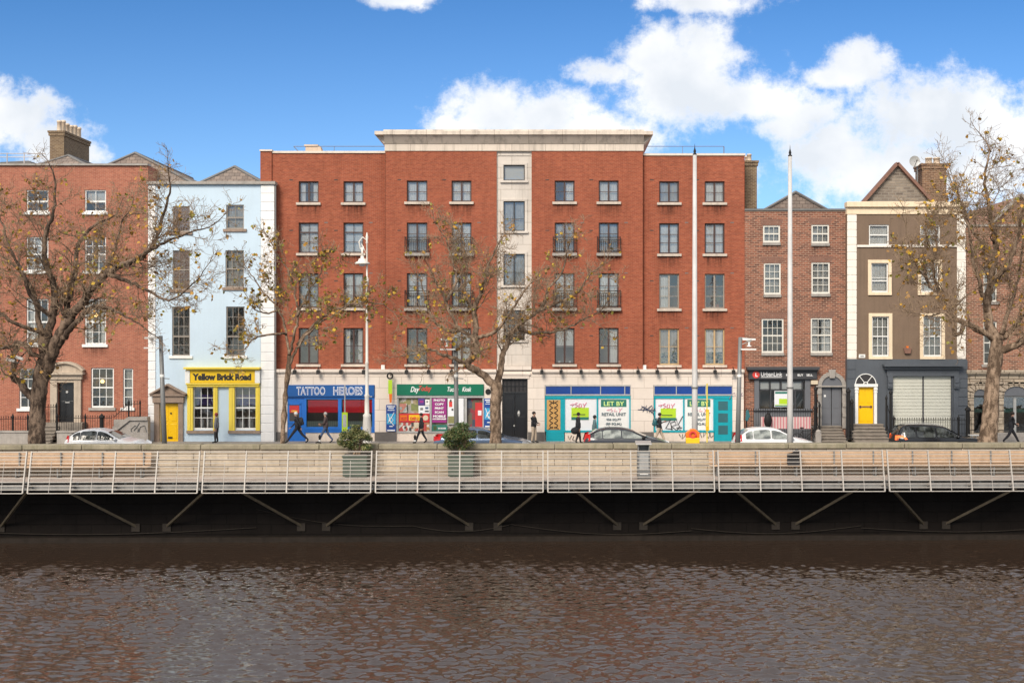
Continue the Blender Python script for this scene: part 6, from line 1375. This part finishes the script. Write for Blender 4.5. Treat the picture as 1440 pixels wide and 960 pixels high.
# ================================================================== PEOPLE
def person(px, Y, label, h=1.72, face=1, stride=.5, top='cl_black', legs='cl_dark', hair='hair_dark', hat=None, arms='swing', turn=0.0, bag=None, lean=0.0):
    x0 = X(px, Y); z0 = .1; s = h / 1.77
    J = {}; E = []; Rr = {}
    def j(n, x, y, z, r, par=None):
        J[n] = Vector((x + lean * max(0, z - .9), y, z)); Rr[n] = r
        if par: E.append((par, n))
    j('pelvis', 0, 0, .96, (.135, .15)); j('waist', 0, 0, 1.10, (.12, .14), 'pelvis'); j('chest', .01, 0, 1.28, (.13, .165), 'waist'); j('ribs', 0, 0, 1.42, (.10, .13), 'chest')
    j('neck', .015, 0, 1.51, (.055, .055), 'ribs'); j('jaw', .035, 0, 1.575, (.066, .062), 'neck'); j('head', .03, 0, 1.65, (.095, .08), 'jaw'); j('crown', .02, 0, 1.715, (.07, .06), 'head')
    j('nose', .135, 0, 1.635, (.016, .014), 'head')
    ph = {1: 1, -1: -1}
    for sd in (1, -1):
        n = 'L' if sd > 0 else 'R'; f = stride * .62 * sd
        j(n + 'hip', 0, .09 * sd, .90, (.112, .108), 'pelvis')
        kx = f * .45 + .04; j(n + 'knee', kx, .09 * sd, .50 + (.0 if f >= 0 else .0), (.078, .075), n + 'hip')
        ax = f if f >= 0 else f * 1.0; az = .085 if f >= 0 else .085 + min(.12, -f * .28); j(n + 'ankle', ax, .09 * sd, az, (.056, .052), n + 'knee')
        j(n + 'ball', ax + .13, .10 * sd, .045, (.042, .04), n + 'ankle'); j(n + 'toe', ax + .2, .105 * sd, .035, (.03, .03), n + 'ball')
        j(n + 'shoulder', 0, .17 * sd, 1.42, (.085, .078), 'ribs')
        sw = -f * .55
        if arms == 'swing': el = (sw * .5 - .02, .225 * sd, 1.13); wr = (sw + .10, .22 * sd, .90)
        elif arms == 'front': el = (.05, .23 * sd, 1.13); wr = (.27, .11 * sd, 1.08 + .03 * sd)
        elif arms == 'phone': el = (.06, .23 * sd, 1.13); wr = ((.26, .10 * sd, 1.24) if sd > 0 else (.14, .2 * sd, .92))
        else: el = (-.02, .23 * sd, 1.13); wr = (.02, .235 * sd, .88)
        j(n + 'elbow', *el, (.058, .056), n + 'shoulder'); j(n + 'wrist', *wr, (.031, .027), n + 'elbow')
        wv = Vector(wr); dv = (wv - Vector(el)).normalized(); cr = Vector((1, 0, 0)) if abs(dv.z) > .6 else Vector((0, 0, 1)); side = (cr - dv * cr.dot(dv)).normalized()
        pm = wv + dv * .06; j(n + 'palm', *pm, (.036, .022), n + 'wrist')
        for k, (o, ln) in enumerate(((-.027, .062), (-.009, .075), (.009, .07), (.026, .055))):
            a = pm + dv * .03 + side * o; curl = Vector((0, -sd * .02, 0)); j(f'{n}f{k}a', *(a + dv * ln * .5), (.0095, .0095), n + 'palm'); j(f'{n}f{k}b', *(a + dv * ln + curl), (.008, .008), f'{n}f{k}a')
        a = wv + dv * .03 - side * .035; j(n + 'th1', *(a), (.012, .012), n + 'wrist'); j(n + 'th2', *(a + dv * .045 - side * .012), (.010, .010), n + 'th1')
    names = list(J); idx = {n: i for i, n in enumerate(names)}
    me = bpy.data.meshes.new('body'); me.from_pydata([J[n] * s for n in names], [(idx[a], idx[b]) for a, b in E], []); me.update()
    ob = bpy.data.objects.new('body', me); COL.objects.link(ob)
    sk = ob.modifiers.new('skin', 'SKIN'); sk.use_smooth_shade = True
    for n in names:
        v = me.skin_vertices[0].data[idx[n]]; v.radius = (Rr[n][0] * s, Rr[n][1] * s); v.use_root = n == 'pelvis'
    ss = ob.modifiers.new('sub', 'SUBSURF'); ss.levels = ss.render_levels = 1
    bpy.context.view_layer.update()
    nm = bpy.data.meshes.new_from_object(ob.evaluated_get(bpy.context.evaluated_depsgraph_get())); ob.modifiers.clear(); ob.data = nm; bpy.data.meshes.remove(me); nm.name = 'body'
    nm.materials.clear()
    for mm in ('skin', top, legs, 'shoe'): nm.materials.append(MT[mm])
    zone = {}
    for n in names:
        b = n.lstrip('LR') if n[0] in 'LR' and n not in ('ribs',) else n
        zone[n] = 0 if b in ('neck', 'jaw', 'head', 'crown', 'nose', 'palm', 'th1', 'th2') or (b[0] == 'f' and b[1:2].isdigit()) else 2 if b in ('hip', 'knee') else 3 if b in ('ankle', 'ball', 'toe') else 1
    segs = [(J[a] * s, J[b] * s, zone[b], zone[a]) for a, b in E]
    for p in nm.polygons:
        c = p.center; best = None
        for a, b, zb, za in segs:
            d = b - a; t = max(0, min(1, (c - a).dot(d) / max(d.length_squared, 1e-9))); q = (c - a - d * t).length
            if best is None or q < best[0]: best = (q, zb if t > .5 else za)
        k = best[1]
        if k == 1 and c.z < 1.0 * s * .93: k = 1
        if k == 2 and c.z > .90 * s: k = 1
        if k == 3 and c.z > .12 * s: k = 2
        p.material_index = k; p.use_smooth = True
    T = thing('person', (x0, Y, z0), label, 'person'); ob.parent = T
    def loc(mb, name, mats, smooth=True):
        mb.v = [(v[0] * s + x0, v[1] * s + Y, v[2] * s + z0) for v in mb.v]; return mb.build(name, mats, T, smooth)
    hd = J['head']
    if hat != 'bald':
        m = MB(); m.ball((hd.x - .018, 0, hd.z + .03), .112, 10, None, (.98, .86, .95)); 
        m.v = [(v[0], v[1], max(v[2], hd.z + (.03 if v[0] > hd.x + .04 else -.05))) for v in m.v]; loc(m, 'hair' if not hat else 'hat', hat or hair)
    for sd in (1, -1):
        m = MB(); m.ball((hd.x + .088, .032 * sd, hd.z + .012), .012, 6); loc(m, 'eye', 'shoe')
    if hat and hat != 'bald':
        m = MB(); m.ball((hd.x - .03, 0, hd.z - .02), .1, 8, None, (.8, .86, .8)); loc(m, 'hair', hair)
    # jacket hem and collar as one clothing shell
    m = MB(); m.lathe((lean * .1, 0, 0), [(.150, .90), (.165, .93), (.160, 1.06), (.158, 1.2)], 14); m.v = [(v[0] * .92, v[1] * 1.06, v[2]) for v in m.v]; loc(m, 'jacket', top)
    m = MB(); m.lathe((J['neck'].x - .01, 0, 0), [(.085, 1.46), (.075, 1.53), (.06, 1.53)], 12); loc(m, 'collar', top)
    T.rotation_euler = (0, 0, 0 if face > 0 else math.pi)
    if turn: T.rotation_euler.z += turn
    if bag:
        kind, blabel, bm = bag; fx = 1 if face > 0 else -1
        if kind == 'backpack':
            xx = x0 - fx * (.23 - lean * .3); B_ = thing('backpack', (xx, Y, z0 + 1.0), blabel, 'bag'); m = MB(); m.ball((xx, Y, z0 + 1.24 * s), .21, 8, None, (.62, .8, 1.15)); m.build('body', bm, B_, True); m = MB(); m.ball((xx - fx * .09, Y, z0 + 1.14 * s), .12, 8, None, (.6, 1, .9)); m.build('pocket', bm, B_, True)
            m = MB(); [m.tube([(xx, Y + q, z0 + 1.44 * s), (x0 + fx * .1, Y + q, z0 + 1.44 * s), (x0 + fx * .14, Y + q, z0 + 1.25 * s), (xx, Y + q * 1.2, z0 + 1.08 * s)], .018, 5) for q in (-.12, .12)]; m.build('strap', bm, B_)
        elif kind == 'holdall':
            B_ = thing('holdall', (x0 - .24, Y - .28, z0 + .6), blabel, 'bag'); m = MB(); m.ball((x0 - .18, Y - .26, z0 + .76 * s), .23, 8, None, (1.0, .6, .85)); m.build('body', bm, B_, True); m = MB(); m.tube([(x0 - .28, Y - .26, z0 + .88), (x0 - .1, Y - .24, z0 + 1.0), (x0 + .02, Y - .25, z0 + .88)], .015, 5); m.build('handle', bm, B_)
        elif kind == 'tote':
            B_ = thing('tote_bag', (x0 + fx * .2, Y - .2, z0 + .8), blabel, 'bag'); xx = x0 + fx * .24; m = MB(); m.prism([(xx - .13, z0 + .84), (xx + .13, z0 + .84), (xx + .15, z0 + 1.14), (xx - .15, z0 + 1.14)], Y - .3, Y - .18); m.build('body', bm, B_, bevel=.03); m = MB(); m.tube([(xx - .08, Y - .24, z0 + 1.13), (xx - .04, Y - .2, z0 + 1.36), (xx + .06, Y - .24, z0 + 1.13)], .012, 5); m.build('handle', bm, B_)
    return T
person(304.5, 64.8, 'person in a rust coloured beanie and grey jacket standing by the yellow shop window', 1.66, -1, .08, 'cl_grey', 'cl_dark', hat='cl_red', arms='side')
person(418.5, 64.6, 'person in black with a backpack striding past the blue tattoo shop door', 1.72, -1, .95, 'cl_black', 'cl_black', 'cl_white', arms='swing', bag=('backpack', 'black backpack on the person striding past the tattoo shop door', 'cl_dark'), lean=.12)
person(458, 64.7, 'grey haired person in a brown jacket and blue jeans walking past the tattoo shop', 1.70, -1, .62, 'cl_brown', 'cl_jeans', 'hair_grey', arms='front')
person(592.5, 64.7, 'person in dark coat and trousers carrying a cream bag past the green kiosk', 1.66, -1, .5, 'cl_black', 'cl_black', 'hair_dark', arms='swing', bag=('tote', 'cream tote bag carried past the green kiosk', 'cl_cream'))
person(750.5, 64.9, 'person in a black jacket and beige trousers standing beside the black entrance door', 1.73, 1, .12, 'cl_black', 'cl_beige', arms='front', turn=-.5)
person(813, 64.2, 'person in a black coat carrying a black holdall past the lime notice', 1.72, 1, .28, 'cl_black', 'cl_dark', arms='side', bag=('holdall', 'black holdall carried by the person in front of the lime notice', 'cl_black'), turn=.3)
person(836, 63.4, 'person in a grey teal top and dark cap seen behind the grey hatchback', 1.62, 1, .3, 'cl_teal', 'cl_dark', hat='cl_black', arms='side')
person(926.5, 64.2, 'person in black jacket and pale trousers looking at a phone by the vacant unit', 1.70, 1, .6, 'cl_black', 'cl_beige', arms='phone', bag=('backpack', 'dark teal backpack worn by the person looking at a phone', 'teal_dk'), lean=.05)
x = X(926.5, 64.2); T = thing('phone', (x + .33, 64.2 - .06, 1.38), 'small dark phone held by the person with pale trousers', 'phone'); MB().box(x + .33, x + .35, 64.2 + .06, 64.2 + .13, 1.28, 1.42).build('case', 'black_metal', T)
person(1422, 63.9, 'person in black walking past the stone arcade at the right edge', 1.78, 1, .75, 'cl_black', 'cl_black', arms='front', lean=.08)
# ================================================================== WATER
rng = np.random.default_rng(4)
def axis(lo, hi, fine_lo, fine_hi, st, gr):
    a = list(np.arange(fine_lo, fine_hi, st)); d = st; v = fine_hi
    while v < hi: a.append(v); d *= gr; v += d
    a.append(hi); d = st; v = fine_lo; b = []
    while v > lo: d *= gr; v -= d; b.append(max(v, lo))
    return np.array(sorted(set(b + a)))
ax_ = axis(-500, 500, -25.5, 25.5, .055, 1.25); ay_ = np.concatenate([[-60, -40, -20, -5, 5, 12, 18, 22, 25, 27], np.arange(28, 52.6, .045)])
gx, gy = np.meshgrid(ax_, ay_); hz = np.zeros_like(gx); fade = np.clip(1 - (np.abs(gx) - 26) / 8, 0, 1) * np.clip((gy - 26) / 2, 0, 1)
warpx = .5 * np.sin(gx * .31 + 1.3 * np.sin(gy * .22)) + .35 * np.sin(gy * .53 + gx * .17); warpy = .5 * np.sin(gy * .27 + 1.1 * np.sin(gx * .19)) + .3 * np.sin(gx * .47)
for i in range(90):
    lam = float(np.exp(rng.uniform(np.log(.17), np.log(.62)))); th = rng.normal(math.pi / 2 + .06, .48); kx, ky = math.cos(th) * 2 * math.pi / lam, math.sin(th) * 2 * math.pi / lam
    amp = WAMP * lam * (.75 + .5 * rng.random()) * (1 if lam > .45 else .8)
    env = .55 + .45 * np.sin(gx * rng.uniform(.1, .5) + gy * rng.uniform(.1, .5) + rng.uniform(0, 6))
    hz += amp * env * np.sin(kx * (gx + warpx * .35) + ky * (gy + warpy * .35) + rng.uniform(0, 6.28))
hz = hz + 6.0 * hz * np.abs(hz) * (hz > 0)
patch = .75 + .25 * np.sin(gx * .22 + gy * .1 + 1.0) * np.sin(gy * .35 + .4) ; hz *= fade * patch * (.38 + .62 * (1 - np.clip((gy - 44.8) / 2.2, 0, 1)))
nx_, ny_ = len(ax_), len(ay_)
vv = np.stack([gx.ravel(), gy.ravel(), (WL + hz).ravel()], 1); ii = np.arange(nx_ * ny_).reshape(ny_, nx_)
ff = np.stack([ii[:-1, :-1].ravel(), ii[:-1, 1:].ravel(), ii[1:, 1:].ravel(), ii[1:, :-1].ravel()], 1)
me = bpy.data.meshes.new('water'); me.vertices.add(len(vv)); me.vertices.foreach_set('co', vv.ravel()); me.loops.add(ff.size); me.loops.foreach_set('vertex_index', ff.ravel().astype(np.int32))
me.polygons.add(len(ff)); me.polygons.foreach_set('loop_start', np.arange(0, ff.size, 4, dtype=np.int32)); me.polygons.foreach_set('loop_total', np.full(len(ff), 4, dtype=np.int32)); me.polygons.foreach_set('use_smooth', np.ones(len(ff), dtype=bool)); me.update(calc_edges=True); me.validate()
wm, nt, b, oc = base_mat('river_water')
b.inputs['Base Color'].default_value = (*WCOL, 1); b.inputs['Roughness'].default_value = .05; b.inputs['IOR'].default_value = 1.95; b.inputs['Specular IOR Level'].default_value = .5
bp = nt.new('ShaderNodeBump'); bp.inputs['Strength'].default_value = .22; bp.inputs['Distance'].default_value = .02
nt.link(nt.noise(nt.vmul(oc, (2.6, 5.6, 1)), 1.7, 3, .6), bp.inputs['Height']); nt.link(bp.outputs[0], b.inputs['Normal'])
me.materials.append(wm); o = bpy.data.objects.new('river_water', me); COL.objects.link(o); tag(o, kind='structure')
# ================================================================== SKY AND LIGHT
w = bpy.data.worlds.new('World'); SC.world = w; w.use_nodes = True; nt = NT(w.node_tree); bg = nt.n['Background']
sky = nt.new('ShaderNodeTexSky', sky_type='NISHITA'); sky.sun_disc = False; sky.sun_elevation = R(SUN_EL); sky.sun_rotation = R(180 - SUN_AZ); sky.air_density = 1.0; sky.dust_density = .3; sky.ozone_density = 3.0; sky.altitude = 0
tc = nt.new('ShaderNodeTexCoord'); nrm = nt.new('ShaderNodeVectorMath', operation='NORMALIZE'); nt.link(tc.outputs['Generated'], nrm.inputs[0])
sp = nt.new('ShaderNodeSeparateXYZ'); nt.link(nrm.outputs[0], sp.inputs[0])
yy_ = nt.math('MAXIMUM', nt.math('ABSOLUTE', sp.outputs[1]), .08)
u_ = nt.math('DIVIDE', sp.outputs[0], yy_); v_ = nt.math('DIVIDE', sp.outputs[2], yy_)
cv = nt.new('ShaderNodeCombineXYZ'); nt.link(u_, cv.inputs[0]); nt.link(v_, cv.inputs[1])
blobs = [(10, 170, 95, 58), (72, 198, 78, 46), (-80, 170, 110, 75), (110, 210, 52, 32), (690, 158, 84, 52), (765, 165, 95, 48), (855, 182, 85, 34), (640, 182, 55, 26), (915, 74, 62, 52), (1000, 74, 88, 56), (965, 125, 135, 66), (1065, 136, 110, 50), (850, 100, 60, 24), (1130, 150, 80, 36), (1205, 90, 62, 38), (1165, 105, 45, 22), (1180, 215, 105, 56), (1275, 172, 110, 78), (1375, 172, 125, 78), (1460, 195, 120, 80), (1300, 240, 240, 75), (1110, 175, 70, 30), (990, -2, 115, 20), (565, -4, 60, 16), (600, -160, 420, 60), (1200, -260, 500, 90), (200, -330, 500, 90), (2000, 100, 400, 110), (-700, 120, 380, 110)]
fld = None
wn1 = nt.new('ShaderNodeTexNoise'); wn1.inputs['Scale'].default_value = 14; wn1.inputs['Detail'].default_value = 8; wn1.inputs['Roughness'].default_value = .66; nt.link(cv.outputs[0], wn1.inputs['Vector'])
wn4 = nt.new('ShaderNodeTexNoise'); wn4.inputs['Scale'].default_value = 46; wn4.inputs['Detail'].default_value = 6; wn4.inputs['Roughness'].default_value = .7; nt.link(cv.outputs[0], wn4.inputs['Vector'])
wn2 = nt.new('ShaderNodeTexNoise'); wn2.inputs['Scale'].default_value = 9; wn2.inputs['Detail'].default_value = 3; nt.link(cv.outputs[0], wn2.inputs['Vector'])
wadd = nt.new('ShaderNodeVectorMath', operation='MULTIPLY_ADD'); nt.link(wn2.outputs['Color'], wadd.inputs[0]); wadd.inputs[1].default_value = (.03, .03, 0); nt.link(cv.outputs[0], wadd.inputs[2])
for cx_, cy_, rx_, ry_ in blobs:
    ma = nt.new('ShaderNodeVectorMath', operation='MULTIPLY_ADD'); nt.link(wadd.outputs[0], ma.inputs[0]); sx_, sy_ = F / rx_, F / ry_
    ma.inputs[1].default_value = (sx_, sy_, 0); ma.inputs[2].default_value = (-((cx_ - CX) / F + .015) * sx_, -((CY - cy_) / F + .015) * sy_, 0)
    ln = nt.new('ShaderNodeVectorMath', operation='LENGTH'); nt.link(ma.outputs[0], ln.inputs[0]); f1 = nt.math('SUBTRACT', 1.0, ln.outputs['Value'])
    if fld is None: fld = f1
    else:
        sm = nt.new('ShaderNodeMath', operation='SMOOTH_MAX'); nt.link(fld, sm.inputs[0]); nt.link(f1, sm.inputs[1]); sm.inputs[2].default_value = .12; fld = sm.outputs[0]
over = nt.math('MULTIPLY', nt.ramp(v_, .315, .50), .85)           # unseen cloud added overhead and behind the viewpoint, whitening ambient light and reflections
back = nt.math('MULTIPLY', nt.math('LESS_THAN', sp.outputs[1], 0.0), .75)
fld = nt.math('ADD', nt.math('MAXIMUM', fld, -.55), nt.math('ADD', over, back))
fz = nt.math('ADD', fld, nt.math('ADD', nt.math('MULTIPLY', nt.math('SUBTRACT', wn1.outputs[0], .5), 2.1), nt.math('MULTIPLY', nt.math('SUBTRACT', wn4.outputs[0], .5), 1.15)))
mr = nt.new('ShaderNodeMapRange', interpolation_type='SMOOTHSTEP'); nt.link(fz, mr.inputs[0]); mr.inputs[1].default_value = -.12; mr.inputs[2].default_value = .62
mask = mr.outputs[0]
wn3 = nt.new('ShaderNodeTexNoise'); wn3.inputs['Scale'].default_value = 11; wn3.inputs['Detail'].default_value = 5; off = nt.new('ShaderNodeVectorMath', operation='ADD'); nt.link(cv.outputs[0], off.inputs[0]); off.inputs[1].default_value = (.31, .045, 0); nt.link(off.outputs[0], wn3.inputs['Vector'])
shade = nt.math('MULTIPLY', nt.ramp(wn3.outputs[0], .36, .62), nt.ramp(fz, .15, .55))
cl = nt.mix(shade, (CLB * 1.0, CLB * 1.0, CLB * 1.0), (CLB * .74, CLB * .78, CLB * .83))
thin = nt.math('MULTIPLY', mask, .97)
skyc = nt.mix(1.0, sky.outputs[0], nt.mix(nt.ramp(v_, .13, .31), SKYLO, SKYHI), 'MULTIPLY')
nt.link(nt.mix(thin, skyc, cl), bg.inputs['Color']); bg.inputs['Strength'].default_value = SKY_STR
sun = bpy.data.lights.new('sun', 'SUN'); sun.energy = SUN_E; sun.angle = R(SUN_A); sun.color = (1, .90, .77)
so = bpy.data.objects.new('sun', sun); COL.objects.link(so)
az, el = R(SUN_AZ), R(SUN_EL)          # azimuth measured from straight behind the camera, positive to the right
d = Vector((math.sin(az) * math.cos(el), -math.cos(az) * math.cos(el), math.sin(el)))
so.rotation_euler = d.to_track_quat('Z', 'Y').to_euler()
vs = SC.view_settings; SC.display_settings.display_device = 'sRGB'; vs.view_transform = 'Standard'; vs.look = 'None'; vs.exposure = EXPO; vs.gamma = 1; vs.use_curve_mapping = False
SC.cycles.max_bounces = 6; SC.cycles.transparent_max_bounces = 12; SC.cycles.caustics_reflective = False; SC.cycles.caustics_refractive = False
